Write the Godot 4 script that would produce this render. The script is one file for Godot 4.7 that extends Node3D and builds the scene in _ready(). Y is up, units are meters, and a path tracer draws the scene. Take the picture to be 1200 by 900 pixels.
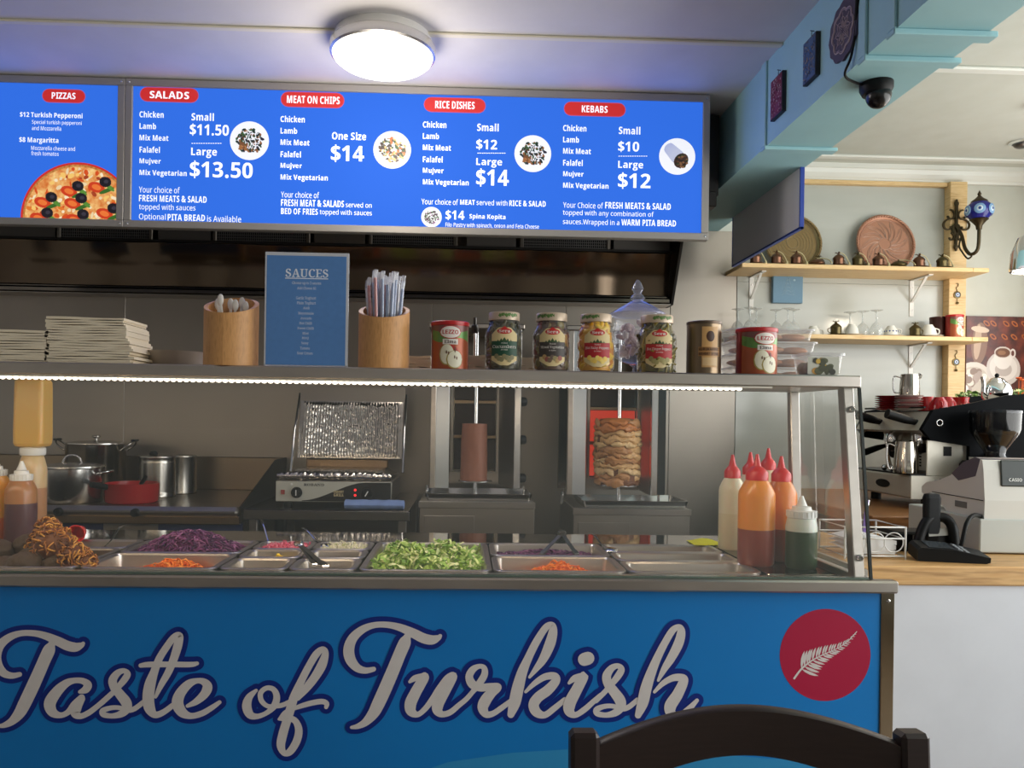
extends Node3D
# A kebab shop counter: glass food case, menu light boxes, kitchen line behind, coffee corner beside it.
# World: x to the side, y up, z towards the photographer; the counter's ledge front is z = 0, the floor y = 0.

const FOCAL := 910.0
const PRINCIPAL := Vector2(575.0, 490.4)
const EYE := Vector3(0, 1.26, 1.66)
var cam_basis := Basis(Vector3.UP, deg_to_rad(-1.9)) * Basis(Vector3(0, 0, 1), deg_to_rad(0.84))
var rng := RandomNumberGenerator.new()
var used := {}
var mats := {}
var fonts := {}

# ---------------------------------------------------------------- photo pixel to world
func ray(u, v) -> Vector3:
	return cam_basis * Vector3((u - PRINCIPAL.x) / FOCAL, -(v - PRINCIPAL.y) / FOCAL, -1.0)
func P(u, v, d) -> Vector3:            # the point d metres in front of the lens (along world z)
	var r := ray(u, v)
	return EYE + r * (d / -r.z)
func PY(u, v, y) -> Vector3:           # the point on the level y
	var r := ray(u, v)
	return EYE + r * ((y - EYE.y) / r.y)
func dz(d) -> float:
	return EYE.z - d

# ---------------------------------------------------------------- mesh builder
class B:
	var v := PackedVector3Array()
	var n := PackedVector3Array()
	var uv := PackedVector2Array()
	var col := PackedColorArray()
	var t := Transform3D.IDENTITY
	var c := Color.WHITE
	func tri(a: Vector3, b: Vector3, d: Vector3, na: Vector3, nb: Vector3, nd: Vector3, ua := Vector2.ZERO, ub := Vector2.ZERO, ud := Vector2.ZERO) -> void:
		var swap := (b - a).cross(d - a).dot(na + nb + nd) > 0.0
		var bt := t.basis
		if swap:
			v.append_array([t * a, t * d, t * b]); n.append_array([(bt * na).normalized(), (bt * nd).normalized(), (bt * nb).normalized()]); uv.append_array([ua, ud, ub])
		else:
			v.append_array([t * a, t * b, t * d]); n.append_array([(bt * na).normalized(), (bt * nb).normalized(), (bt * nd).normalized()]); uv.append_array([ua, ub, ud])
		col.append_array([c, c, c])
	func face(p: Array, out: Vector3, u := []) -> void:
		var m: Vector3 = (p[1] - p[0]).cross(p[2] - p[0])
		if m.length_squared() < 1e-18 and p.size() > 3:
			m = (p[2] - p[0]).cross(p[3] - p[0])
		m = m.normalized()
		if m.dot(out) < 0.0:
			m = -m
		for i in range(1, p.size() - 1):
			if u.size():
				tri(p[0], p[i], p[i + 1], m, m, m, u[0], u[i], u[i + 1])
			else:
				tri(p[0], p[i], p[i + 1], m, m, m)
	func box(o: Vector3, s: Vector3, bev := 0.0) -> B:
		var h := s * 0.5
		bev = minf(bev, minf(h.x, minf(h.y, h.z)) * 0.95)
		for i in 3:
			var j := (i + 1) % 3
			var k := (i + 2) % 3
			for sg in [-1.0, 1.0]:
				var q := []
				for w in [[-1, -1], [1, -1], [1, 1], [-1, 1]]:
					var x := Vector3.ZERO
					x[i] = sg * h[i]; x[j] = w[0] * (h[j] - bev); x[k] = w[1] * (h[k] - bev)
					q.append(o + x)
				var out := Vector3.ZERO
				out[i] = sg
				face(q, out, [Vector2(0, 0), Vector2(1, 0), Vector2(1, 1), Vector2(0, 1)])
			if bev > 0.0:
				for sj in [-1.0, 1.0]:
					for sk in [-1.0, 1.0]:
						var q := []
						for w in [[-1, 0], [1, 0], [1, 1], [-1, 1]]:
							var x := Vector3.ZERO
							x[i] = w[0] * (h[i] - bev)
							x[j] = sj * (h[j] - (bev if w[1] else 0.0))
							x[k] = sk * (h[k] - (0.0 if w[1] else bev))
							q.append(o + x)
						var out := Vector3.ZERO
						out[j] = sj; out[k] = sk
						face(q, out)
		if bev > 0.0:
			for sx in [-1.0, 1.0]:
				for sy in [-1.0, 1.0]:
					for sz in [-1.0, 1.0]:
						var sv := Vector3(sx, sy, sz)
						face([o + sv * Vector3(h.x, h.y - bev, h.z - bev), o + sv * Vector3(h.x - bev, h.y, h.z - bev), o + sv * Vector3(h.x - bev, h.y - bev, h.z)], sv)
		return self
	func span(a: Vector3, b: Vector3, bev := 0.0) -> B:      # a box between two corners
		return box((a + b) * 0.5, (b - a).abs(), bev)
	func bar(a: Vector3, b: Vector3, w: float, h: float, up := Vector3.UP, bev := 0.0) -> B:   # a bar of section w x h from a to b
		var f := (b - a).normalized()
		var r := up.cross(f).normalized()
		if r.length() < 0.5:
			r = Vector3.RIGHT
		var old := t
		t = t * Transform3D(Basis(r, f.cross(r).normalized(), f), (a + b) * 0.5)
		box(Vector3.ZERO, Vector3(w, h, a.distance_to(b)), bev)
		t = old
		return self
	func lathe(prof: Array, seg := 24, o := Vector3.ZERO, a0 := 0.0, a1 := TAU, squash := 1.0) -> B:
		var m := prof.size() - 1
		var en := []
		for i in m:
			var d: Vector2 = prof[i + 1] - prof[i]
			en.append(Vector2(d.y, -d.x).normalized() if d.length() > 1e-9 else Vector2(1, 0))
		for i in m:
			var p0: Vector2 = prof[i]
			var p1: Vector2 = prof[i + 1]
			var n0: Vector2 = en[i]
			var n1: Vector2 = en[i]
			if i > 0 and en[i - 1].dot(en[i]) > 0.7:
				n0 = (en[i - 1] + en[i]).normalized()
			if i < m - 1 and en[i + 1].dot(en[i]) > 0.7:
				n1 = (en[i + 1] + en[i]).normalized()
			for k in seg:
				var a := a0 + (a1 - a0) * k / seg
				var b := a0 + (a1 - a0) * (k + 1) / seg
				var ca := Vector3(sin(a), 0, cos(a) * squash)
				var cb := Vector3(sin(b), 0, cos(b) * squash)
				var q0 := o + ca * p0.x + Vector3(0, p0.y, 0)
				var q1 := o + cb * p0.x + Vector3(0, p0.y, 0)
				var q2 := o + cb * p1.x + Vector3(0, p1.y, 0)
				var q3 := o + ca * p1.x + Vector3(0, p1.y, 0)
				var m0 := (ca * n0.x + Vector3(0, n0.y, 0)).normalized()
				var m1 := (cb * n0.x + Vector3(0, n0.y, 0)).normalized()
				var m2 := (cb * n1.x + Vector3(0, n1.y, 0)).normalized()
				var m3 := (ca * n1.x + Vector3(0, n1.y, 0)).normalized()
				var u0 := Vector2(float(k) / seg, float(i) / m)
				var u1 := Vector2(float(k + 1) / seg, float(i) / m)
				var u2 := Vector2(float(k + 1) / seg, float(i + 1) / m)
				var u3 := Vector2(float(k) / seg, float(i + 1) / m)
				if p0.x > 1e-6:
					tri(q0, q1, q2, m0, m1, m2, u0, u1, u2)
				if p1.x > 1e-6:
					tri(q0, q2, q3, m0, m2, m3, u0, u2, u3)
		return self
	func tube(pts: Array, rad, seg := 8, cap := true, closed := false) -> B:
		var m := pts.size()
		var rings := []
		var nrm := []
		var up := Vector3.UP
		var first: Vector3 = (pts[1] - pts[0]).normalized()
		if absf(first.dot(up)) > 0.9:
			up = Vector3.RIGHT
		var r := up.cross(first).normalized()
		for i in m:
			var f: Vector3
			if closed:
				f = (pts[(i + 1) % m] - pts[(i + m - 1) % m]).normalized()
			else:
				f = (pts[mini(i + 1, m - 1)] - pts[maxi(i - 1, 0)]).normalized()
			r = (r - f * r.dot(f)).normalized()
			var s := f.cross(r)
			var w: float = rad[i] if rad is Array else rad
			var ring := []
			var nn := []
			for k in seg:
				var a := TAU * k / seg
				var d := r * cos(a) + s * sin(a)
				ring.append(pts[i] + d * w)
				nn.append(d)
			rings.append(ring); nrm.append(nn)
		for i in (m if closed else m - 1):
			var j := (i + 1) % m
			for k in seg:
				var l := (k + 1) % seg
				tri(rings[i][k], rings[i][l], rings[j][l], nrm[i][k], nrm[i][l], nrm[j][l])
				tri(rings[i][k], rings[j][l], rings[j][k], nrm[i][k], nrm[j][l], nrm[j][k])
		if cap and not closed:
			face(rings[0], pts[0] - pts[1])
			face(rings[m - 1], pts[m - 1] - pts[m - 2])
		return self
	func ball(o: Vector3, r: Vector3, seg := 14, rings := 8) -> B:
		for i in rings:
			for k in seg:
				var q := []
				var m := []
				for w in [[0, 0], [1, 0], [1, 1], [0, 1]]:
					var a: float = PI * (i + w[1]) / rings
					var b: float = TAU * (k + w[0]) / seg
					var d := Vector3(sin(a) * cos(b), cos(a), sin(a) * sin(b))
					q.append(o + d * r)
					m.append((d / r).normalized())
				if i < rings - 1:
					tri(q[0], q[2], q[3], m[0], m[2], m[3])
				if i > 0:
					tri(q[0], q[1], q[2], m[0], m[1], m[2])
		return self
	func prism(poly: PackedVector2Array, z0: float, z1: float, sides := true) -> B:
		var ix := Geometry2D.triangulate_polygon(poly)
		for i in range(0, ix.size(), 3):
			var a := poly[ix[i]]
			var b := poly[ix[i + 1]]
			var d := poly[ix[i + 2]]
			for z in [z0, z1]:
				var m := Vector3(0, 0, 1.0 if z == maxf(z0, z1) else -1.0)
				tri(Vector3(a.x, a.y, z), Vector3(b.x, b.y, z), Vector3(d.x, d.y, z), m, m, m, a, b, d)
				if z0 == z1:
					break
		if sides and z0 != z1:
			var cw := Geometry2D.is_polygon_clockwise(poly)
			for i in poly.size():
				var a := poly[i]
				var b := poly[(i + 1) % poly.size()]
				var e := (b - a)
				var o := Vector3(e.y, -e.x, 0) * (-1.0 if cw else 1.0)
				face([Vector3(a.x, a.y, z0), Vector3(b.x, b.y, z0), Vector3(b.x, b.y, z1), Vector3(a.x, a.y, z1)], o)
		return self
	func grid(nu: int, nv: int, fn: Callable, out := Vector3.ZERO) -> B:      # a smooth surface fn(s, t) for s, t in 0..1
		var p := []
		for j in nv + 1:
			for i in nu + 1:
				p.append(fn.call(float(i) / nu, float(j) / nv))
		var m := []
		for j in nv + 1:
			for i in nu + 1:
				var dx: Vector3 = p[j * (nu + 1) + mini(i + 1, nu)] - p[j * (nu + 1) + maxi(i - 1, 0)]
				var dy: Vector3 = p[mini(j + 1, nv) * (nu + 1) + i] - p[maxi(j - 1, 0) * (nu + 1) + i]
				var q := dx.cross(dy).normalized()
				if out != Vector3.ZERO and q.dot(out) < 0.0:
					q = -q
				m.append(q)
		for j in nv:
			for i in nu:
				var a := j * (nu + 1) + i
				var b := a + 1
				var e := a + nu + 2
				var d := a + nu + 1
				var ua := Vector2(float(i) / nu, float(j) / nv)
				var ub := Vector2(float(i + 1) / nu, float(j) / nv)
				var ue := Vector2(float(i + 1) / nu, float(j + 1) / nv)
				var ud := Vector2(float(i) / nu, float(j + 1) / nv)
				tri(p[a], p[b], p[e], m[a], m[b], m[e], ua, ub, ue)
				tri(p[a], p[e], p[d], m[a], m[e], m[d], ua, ue, ud)
		return self
	func bent(rad: float, x0: float, x1: float, top: Callable, bot: Callable, seg := 12) -> B:  # a sheet wrapped round a cylinder of radius rad; x runs along the arc, the middle faces +z
		for k in seg:
			var xa := lerpf(x0, x1, float(k) / seg)
			var xb := lerpf(x0, x1, float(k + 1) / seg)
			var da := Vector3(sin(xa / rad), 0, cos(xa / rad))
			var db := Vector3(sin(xb / rad), 0, cos(xb / rad))
			var a := da * rad + Vector3(0, bot.call(xa), 0)
			var b := db * rad + Vector3(0, bot.call(xb), 0)
			var e := db * rad + Vector3(0, top.call(xb), 0)
			var d := da * rad + Vector3(0, top.call(xa), 0)
			tri(a, b, e, da, db, db)
			tri(a, e, d, da, db, da)
		return self
	func text(what: String, font: Font, box2: Rect2, rad := 0.0, step := 1.5) -> B:   # lettering fitted into a rectangle (x, y, w, h; y up) on z = 0, or round a cylinder
		var tm := TextMesh.new()
		tm.text = what; tm.font = font; tm.font_size = 48; tm.pixel_size = 0.01; tm.depth = 0.0; tm.curve_step = step
		var ar := tm.get_mesh_arrays() if tm.get_surface_count() == 0 else tm.surface_get_arrays(0)
		var pv: PackedVector3Array = ar[Mesh.ARRAY_VERTEX]
		var lo := Vector2(1e9, 1e9)
		var hi := -lo
		for q in pv:
			lo = lo.min(Vector2(q.x, q.y)); hi = hi.max(Vector2(q.x, q.y))
		var ix = ar[Mesh.ARRAY_INDEX]
		var cnt: int = ix.size() if ix != null and ix.size() else pv.size()
		var sc := box2.size / (hi - lo)
		for i in range(0, cnt, 3):
			var q := []
			var m := []
			for k in 3:
				var w: Vector3 = pv[ix[i + k] if ix != null and ix.size() else i + k]
				var x := box2.position.x + (w.x - lo.x) * sc.x
				var y := box2.position.y + (w.y - lo.y) * sc.y
				if rad > 0.0:
					var d := Vector3(sin(x / rad), 0, cos(x / rad))
					q.append(d * rad + Vector3(0, y, 0)); m.append(d)
				else:
					q.append(Vector3(x, y, 0)); m.append(Vector3(0, 0, 1))
			tri(q[0], q[1], q[2], m[0], m[1], m[2])
		return self
	func mesh(colored := false) -> ArrayMesh:
		var a := []
		a.resize(Mesh.ARRAY_MAX)
		a[Mesh.ARRAY_VERTEX] = v; a[Mesh.ARRAY_NORMAL] = n; a[Mesh.ARRAY_TEX_UV] = uv
		if colored:
			a[Mesh.ARRAY_COLOR] = col
		var am := ArrayMesh.new()
		am.add_surface_from_arrays(Mesh.PRIMITIVE_TRIANGLES, a)
		return am

func at(b: B, o: Vector3, rot := Vector3.ZERO) -> B:       # sets the builder's placement (degrees)
	b.t = Transform3D(Basis.from_euler(rot * PI / 180.0), o)
	return b

# ---------------------------------------------------------------- nodes
func numbered(called: String) -> String:
	var k: int = used.get(called, 0)
	used[called] = k + 1
	return called if k == 0 else "%s_%03d" % [called, k]
func tag(o, label := "", category := "", group := "", kind := ""):
	if label: o.set_meta("label", label)
	if category: o.set_meta("category", category)
	if group: o.set_meta("group", group)
	if kind: o.set_meta("kind", kind)
	return o
func thing(called: String, label: String, category: String, pos := Vector3.ZERO, turn := 0.0, group := "") -> Node3D:
	var o := Node3D.new()
	o.name = numbered(called)
	add_child(o)
	o.position = pos
	o.rotation.y = deg_to_rad(turn)
	tag(o, label, category, group)
	return o
func obj(called: String, b, m: Material, parent: Node = self, colored := false) -> MeshInstance3D:
	var o := MeshInstance3D.new()
	o.mesh = b.mesh(colored) if b is B else b
	o.material_override = m
	o.name = numbered(called) if parent == self else called
	parent.add_child(o, true)
	return o
func single(called: String, b: B, m: Material, label: String, category: String, pos := Vector3.ZERO, turn := 0.0, group := "", colored := false) -> MeshInstance3D:
	var o := obj(called, b, m, self, colored)
	o.position = pos
	o.rotation.y = deg_to_rad(turn)
	tag(o, label, category, group)
	return o
func struct(called: String, b: B, m: Material) -> MeshInstance3D:
	var o := obj(called, b, m)
	o.set_meta("kind", "structure")
	return o
func copy(o: Node3D, pos: Vector3, turn := 0.0, label := "") -> Node3D:
	var r: Node3D = o.duplicate()
	var stem: String = o.name
	if stem.length() > 4 and stem[-4] == "_" and stem.right(3).is_valid_int():
		stem = stem.left(-4)
	r.name = numbered(stem)
	add_child(r)
	r.position = pos
	r.rotation.y = deg_to_rad(turn)
	if label: r.set_meta("label", label)
	return r

# ---------------------------------------------------------------- materials
func S(r, g, b) -> Color:                # an sRGB colour 0..255
	return Color(r / 255.0, g / 255.0, b / 255.0)
func mat(key: String, color: Color, rough := 0.5, metal := 0.0) -> StandardMaterial3D:
	if mats.has(key):
		return mats[key]
	var m := StandardMaterial3D.new()
	m.resource_name = key
	m.albedo_color = color; m.roughness = rough; m.metallic = metal
	mats[key] = m
	return m
func noise_tex(freq: float, ramp: Array, seed_ := 1, w := 256, h := 256, stretch := Vector2.ONE, octaves := 4) -> ImageTexture:    # seamless-enough grain from noise, between the ramp's colours
	var fn := FastNoiseLite.new()
	fn.seed = seed_; fn.frequency = freq; fn.fractal_octaves = octaves
	var im := Image.create(w, h, false, Image.FORMAT_RGB8)
	for y in h:
		for x in w:
			var fx := float(x) / w
			var fy := float(y) / h
			var a := fn.get_noise_2d(x * stretch.x, y * stretch.y)
			var b := fn.get_noise_2d((x - w) * stretch.x, y * stretch.y)
			var c2 := fn.get_noise_2d(x * stretch.x, (y - h) * stretch.y)
			var d := fn.get_noise_2d((x - w) * stretch.x, (y - h) * stretch.y)
			var q := lerpf(lerpf(a, b, fx), lerpf(c2, d, fx), fy) * 0.8 + 0.5
			q = clampf(q, 0.0, 1.0) * (ramp.size() - 1)
			var i := mini(int(q), ramp.size() - 2)
			im.set_pixel(x, y, ramp[i].lerp(ramp[i + 1], q - i))
	return ImageTexture.create_from_image(im)
func grain(m: StandardMaterial3D, tex: Texture2D, scale: float, world := true) -> StandardMaterial3D:
	m.albedo_texture = tex
	m.uv1_triplanar = true
	m.uv1_world_triplanar = world
	m.uv1_scale = Vector3.ONE * scale
	return m
func glass(key: String, color: Color, alpha := 0.06, rough := 0.0) -> StandardMaterial3D:     # a thin clear sheet
	var m := mat(key, Color(color.r, color.g, color.b, alpha), rough)
	m.transparency = BaseMaterial3D.TRANSPARENCY_ALPHA
	return m
func glow(key: String, color: Color, energy := 1.0, base := Color.BLACK) -> StandardMaterial3D:
	var m := mat(key, base, 0.5)
	m.emission_enabled = true; m.emission = color; m.emission_energy_multiplier = energy
	return m
func font(family: String, bold := false) -> SystemFont:
	var key := family + str(bold)
	if not fonts.has(key):
		var f := SystemFont.new()
		f.font_names = PackedStringArray([family])
		f.font_weight = 700 if bold else 400
		fonts[key] = f
	return fonts[key]

func circle_poly(o: Vector2, rx: float, ry: float, seg := 32) -> PackedVector2Array:
	var p := PackedVector2Array()
	for k in seg:
		p.append(o + Vector2(cos(TAU * k / seg) * rx, sin(TAU * k / seg) * ry))
	return p
func pill_poly(r: Rect2, seg := 8) -> PackedVector2Array:
	var p := PackedVector2Array()
	var q := r.size.y / 2
	for k in seg + 1:
		var a := -PI / 2 + PI * k / seg
		p.append(Vector2(r.end.x - q + cos(a) * q, r.position.y + q + sin(a) * q))
	for k in seg + 1:
		var a := PI / 2 + PI * k / seg
		p.append(Vector2(r.position.x + q + cos(a) * q, r.position.y + q + sin(a) * q))
	return p
func spline(pts: Array, per := 6) -> Array:       # Catmull-Rom through points with any number of components (Vector3)
	var out := []
	for i in pts.size() - 1:
		var a: Vector3 = pts[maxi(i - 1, 0)]
		var b: Vector3 = pts[i]
		var c: Vector3 = pts[i + 1]
		var d: Vector3 = pts[mini(i + 2, pts.size() - 1)]
		for k in per:
			var s := float(k) / per
			out.append(0.5 * (2.0 * b + (c - a) * s + (2.0 * a - 5.0 * b + 4.0 * c - d) * s * s + (3.0 * b - a - 3.0 * c + d) * s * s * s))
	out.append(pts[-1])
	return out

# ---------------------------------------------------------------- scene
var steel: StandardMaterial3D
var steel_soft: StandardMaterial3D
var steel_dark: StandardMaterial3D
var chrome: StandardMaterial3D
var white_paint: StandardMaterial3D
var black_plastic: StandardMaterial3D
var pine: StandardMaterial3D
var sans: SystemFont
var sans_bold: SystemFont
var serif: SystemFont
var serif_bold: SystemFont

func area_light(called: String, pos: Vector3, towards: Vector3, size: Vector2, energy: float, color: Color) -> void:
	var l := AreaLight3D.new()
	l.name = called
	l.area_size = size
	l.area_normalize_energy = true
	l.light_energy = energy
	l.light_color = color
	l.shadow_enabled = true
	l.area_range = 12.0
	l.area_attenuation = 2.0
	add_child(l)
	var up := Vector3.UP if absf(towards.normalized().y) < 0.9 else Vector3(0, 0, 1)
	l.look_at_from_position(pos, pos + towards, up)

func _ready() -> void:
	rng.seed = 20240611
	# camera
	var cam := Camera3D.new()
	cam.name = "camera"
	cam.projection = Camera3D.PROJECTION_FRUSTUM
	cam.near = 0.05
	cam.far = 60.0
	cam.size = 900.0 / FOCAL * cam.near
	cam.frustum_offset = Vector2((600.0 - PRINCIPAL.x) / FOCAL, (PRINCIPAL.y - 450.0) / FOCAL) * cam.near
	cam.transform = Transform3D(cam_basis, EYE)
	add_child(cam)
	cam.current = true
	# sky and exposure
	var env := Environment.new()
	var sky := Sky.new()
	var sm := ProceduralSkyMaterial.new()
	sm.sky_top_color = S(150, 180, 215); sm.sky_horizon_color = S(222, 228, 232)
	sm.ground_bottom_color = S(120, 118, 112); sm.ground_horizon_color = S(190, 188, 182)
	sky.sky_material = sm
	env.background_mode = Environment.BG_SKY
	env.sky = sky
	env.background_energy_multiplier = 1.3
	env.tonemap_mode = Environment.TONE_MAPPER_LINEAR
	env.tonemap_exposure = 1.0
	env.sdfgi_enabled = true; env.ssao_enabled = true; env.ssil_enabled = true
	var we := WorldEnvironment.new()
	we.environment = env
	we.name = "environment"
	add_child(we)
	# daylight through the shop window in the side wall, on the coffee side
	area_light("side_window_daylight", Vector3(2.86, 1.5, 0.7), Vector3(-1, 0.0, -0.05), Vector2(4.5, 1.6), 10.5, S(250, 250, 246))
	# ---- common materials
	steel = grain(mat("brushed steel", S(205, 198, 190), 0.3, 1.0), noise_tex(0.02, [S(228, 227, 226), S(250, 250, 250)], 3, 256, 256, Vector2(0.5, 3.0)), 1.5)
	steel_soft = grain(mat("dull sheet steel", S(176, 168, 158), 0.4, 1.0), noise_tex(0.008, [S(226, 225, 224), S(250, 250, 250)], 5), 0.5)
	steel_dark = mat("dark polished steel", S(120, 114, 106), 0.16, 1.0)
	chrome = mat("chrome", S(225, 225, 225), 0.07, 1.0)
	white_paint = grain(mat("white wall paint", S(208, 210, 201), 0.6), noise_tex(0.02, [S(244, 243, 240), S(255, 255, 255)], 9), 1.2)
	black_plastic = mat("black plastic", S(18, 19, 20), 0.45)
	black_plastic.metallic_specular = 0.3
	pine = grain(mat("pine board", S(228, 204, 164), 0.5), noise_tex(0.02, [S(214, 190, 150), S(255, 246, 226), S(238, 220, 184)], 12, 256, 256, Vector2(0.6, 9.0)), 1.7)
	sans = font("Droid Sans"); sans_bold = font("Droid Sans", true)
	serif = font("Droid Serif"); serif_bold = font("Droid Serif", true)
	build_setting()
	build_ceiling_lamp()
	build_menus()
	build_hood()
	build_counter()
	build_case()
	build_pans()
	build_sauces()
	build_shelf_items()
	build_stove()
	build_grill()
	build_kebab_machines()
	build_wall_shelves()
	build_coffee_corner()
	build_till()
	build_beam_things()
	build_chair()

# ---------------------------------------------------------------- the setting
const CEIL := 2.475
const CEIL2 := 2.52
const BACK := -2.09          # face of the kitchen's back wall
const BEAM0 := 1.0
const BEAM1 := 1.222
const BEAMY := 2.19

func build_setting() -> void:
	var tile := grain(mat("floor vinyl", S(120, 104, 88), 0.45), noise_tex(0.03, [S(190, 182, 172), S(250, 246, 240)], 21), 0.8)
	struct("floor", B.new().span(Vector3(-3.3, -0.1, -2.3), Vector3(3.1, 0, 4.4)), tile)
	var kc := grain(mat("kitchen ceiling paint", S(224, 222, 222), 0.65), noise_tex(0.02, [S(246, 246, 246), S(255, 255, 255)], 23), 1.0)
	struct("ceiling", B.new().span(Vector3(-3.3, CEIL, -2.3), Vector3(BEAM0 + 0.02, CEIL + 0.12, 4.4)), kc)
	struct("ceiling", B.new().span(Vector3(BEAM1 - 0.02, CEIL2, -2.3), Vector3(3.1, CEIL2 + 0.12, 4.4)), white_paint)
	# cover strips on the ceilings and the cornice over the coffee wall
	var strip_paint := mat("cream trim paint", S(232, 226, 206), 0.5)
	var trim_white := mat("white gloss trim", S(226, 227, 220), 0.4)
	var zs := dz(2.46)
	struct("trim_1", B.new().span(Vector3(-3.2, CEIL - 0.008, zs - 0.012), Vector3(BEAM0, CEIL, zs + 0.012), 0.003), strip_paint)
	struct("trim_2", B.new().span(Vector3(BEAM1, CEIL2 - 0.012, dz(3.59) - 0.02), Vector3(2.9, CEIL2, dz(3.59) + 0.02), 0.004), trim_white)
	struct("trim_3", B.new().span(Vector3(BEAM1, CEIL2 - 0.012, dz(2.68) - 0.02), Vector3(2.9, CEIL2, dz(2.68) + 0.02), 0.004), trim_white)
	var cor := B.new()
	cor.t = Transform3D(Basis(Vector3(0, 0, 1), Vector3.UP, Vector3(-1, 0, 0)), Vector3(2.9, 0, BACK))
	cor.prism(PackedVector2Array([Vector2(0, 2.445), Vector2(0.018, 2.445), Vector2(0.022, 2.456), Vector2(0.03, 2.462), Vector2(0.044, 2.478), Vector2(0.05, 2.496), Vector2(0.058, 2.5), Vector2(0.058, CEIL2), Vector2(0, CEIL2)]), 0.0, 2.9 - BEAM1)
	struct("trim_4", cor, trim_white)
	# walls
	var plain := struct("wall_back", B.new().span(Vector3(-3.3, 0, BACK - 0.15), Vector3(3.1, 2.6, BACK - 0.004)), white_paint)
	# stainless sheets over the kitchen's back wall, each with its joint
	var xs := [-3.1, -1.62, P(506, 400, 3.75).x, P(663, 400, 3.75).x, P(784, 400, 3.75).x + 0.004, P(862.5, 400, 3.75).x]
	for i in xs.size() - 1:
		obj("panel", B.new().span(Vector3(xs[i] + 0.001, 0.0, BACK - 0.004), Vector3(xs[i + 1] - 0.001, 2.19 if i == 4 else 2.4, BACK + 0.002), 0.001), steel_soft, plain)
	# glossy white sheets behind the coffee shelves
	var white_sheet := grain(mat("white gloss wall sheet", S(190, 193, 187), 0.16), noise_tex(0.012, [S(240, 240, 238), S(255, 255, 255)], 31, 256, 256, Vector2(0.5, 3.0)), 0.9)
	var x0: float = xs[5]
	var x1 := P(1112, 300, 3.75).x
	var ys := [0.0, P(1000, 333, 3.75).y, 2.445]
	for i in 2:
		obj("panel", B.new().span(Vector3(x0 + 0.001, ys[i] + 0.001, BACK - 0.004), Vector3(x1, ys[i + 1], BACK + 0.003), 0.001), white_sheet, plain)
	var shell := grain(mat("dining room paint", S(222, 219, 212), 0.7), noise_tex(0.02, [S(244, 243, 240), S(255, 255, 255)], 33), 1.0)
	struct("wall_left", B.new().span(Vector3(-3.3, 0, -2.3), Vector3(-3.2, 2.6, 4.4)), shell)
	var wr := B.new()       # the side wall with its shop window
	wr.span(Vector3(2.9, 0, -2.3), Vector3(3.0, 0.7, 4.4)).span(Vector3(2.9, 2.35, -2.3), Vector3(3.0, 2.6, 4.4))
	wr.span(Vector3(2.9, 0.7, -2.3), Vector3(3.0, 2.35, -1.7)).span(Vector3(2.9, 0.7, 3.1), Vector3(3.0, 2.35, 4.4))
	struct("wall_right", wr, shell)
	struct("wall_front", B.new().span(Vector3(-3.3, 0, 4.3), Vector3(3.0, 2.6, 4.4)), shell)
	var alu := mat("window aluminium", S(210, 212, 214), 0.4, 0.6)
	var pane := glass("window glass", Color(1, 1, 1), 0.02)
	for w in [["window_1", 3, Vector3(2.95, 0.7, -1.7), Vector3(2.95, 2.35, 3.1)]]:
		var a: Vector3 = w[2]
		var e: Vector3 = w[3]
		var fr := B.new()
		var side := Vector3(0, 0, 1) if w[1] == 3 else Vector3(1, 0, 0)
		var thick := Vector3(0.025, 0.025, 0.025)
		for y in [a.y + 0.025, e.y - 0.025]:
			fr.span(Vector3(a.x, y, a.z) - thick, Vector3(e.x, y, e.z) + thick)
		for k in 4:
			var q := a.lerp(Vector3(e.x, a.y, e.z), k / 3.0) + side * (0.025 if k == 0 else -0.025 if k == 3 else 0.0)
			fr.span(q - thick, Vector3(q.x, e.y, q.z) + thick)
		var f := struct(w[0], fr, alu)
		for k in 3:
			var q0 := a.lerp(Vector3(e.x, a.y, e.z), k / 3.0) + Vector3(0, 0.05, 0)
			var q1 := a.lerp(Vector3(e.x, a.y, e.z), (k + 1) / 3.0) + Vector3(0, e.y - a.y - 0.05, 0)
			obj("pane", pane_quad(q0, q1), pane, f)
	# the blue beam between kitchen and coffee corner, with its cover battens
	var blue := grain(mat("pale blue beam paint", S(160, 206, 214), 0.55), noise_tex(0.02, [S(244, 246, 246), S(255, 255, 255)], 37), 1.0)
	var beam := struct("beam", B.new().span(Vector3(BEAM0, BEAMY, BACK), Vector3(BEAM1, CEIL2 + 0.1, 4.3)), blue)
	for q in [[2.595, 0.02, 0.012], [1.94, 0.018, 0.014], [1.805, 0.018, 0.014]]:
		var z := dz(q[0])
		obj("batten", B.new().span(Vector3(BEAM0 - 0.008, BEAMY - q[2], z - q[1]), Vector3(BEAM1 + 0.02, BEAMY, z + q[1]), 0.002), blue, beam)
		obj("batten", B.new().span(Vector3(BEAM0 - 0.008, BEAMY, z - q[1]), Vector3(BEAM0, CEIL, z + q[1]), 0.002), blue, beam)

func pane_quad(a: Vector3, b: Vector3) -> B:
	var o := B.new()
	var p := [a, Vector3(b.x, a.y, b.z), b, Vector3(a.x, b.y, a.z)]
	o.face(p, (p[1] - p[0]).cross(p[3] - p[0]))
	return o

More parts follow.
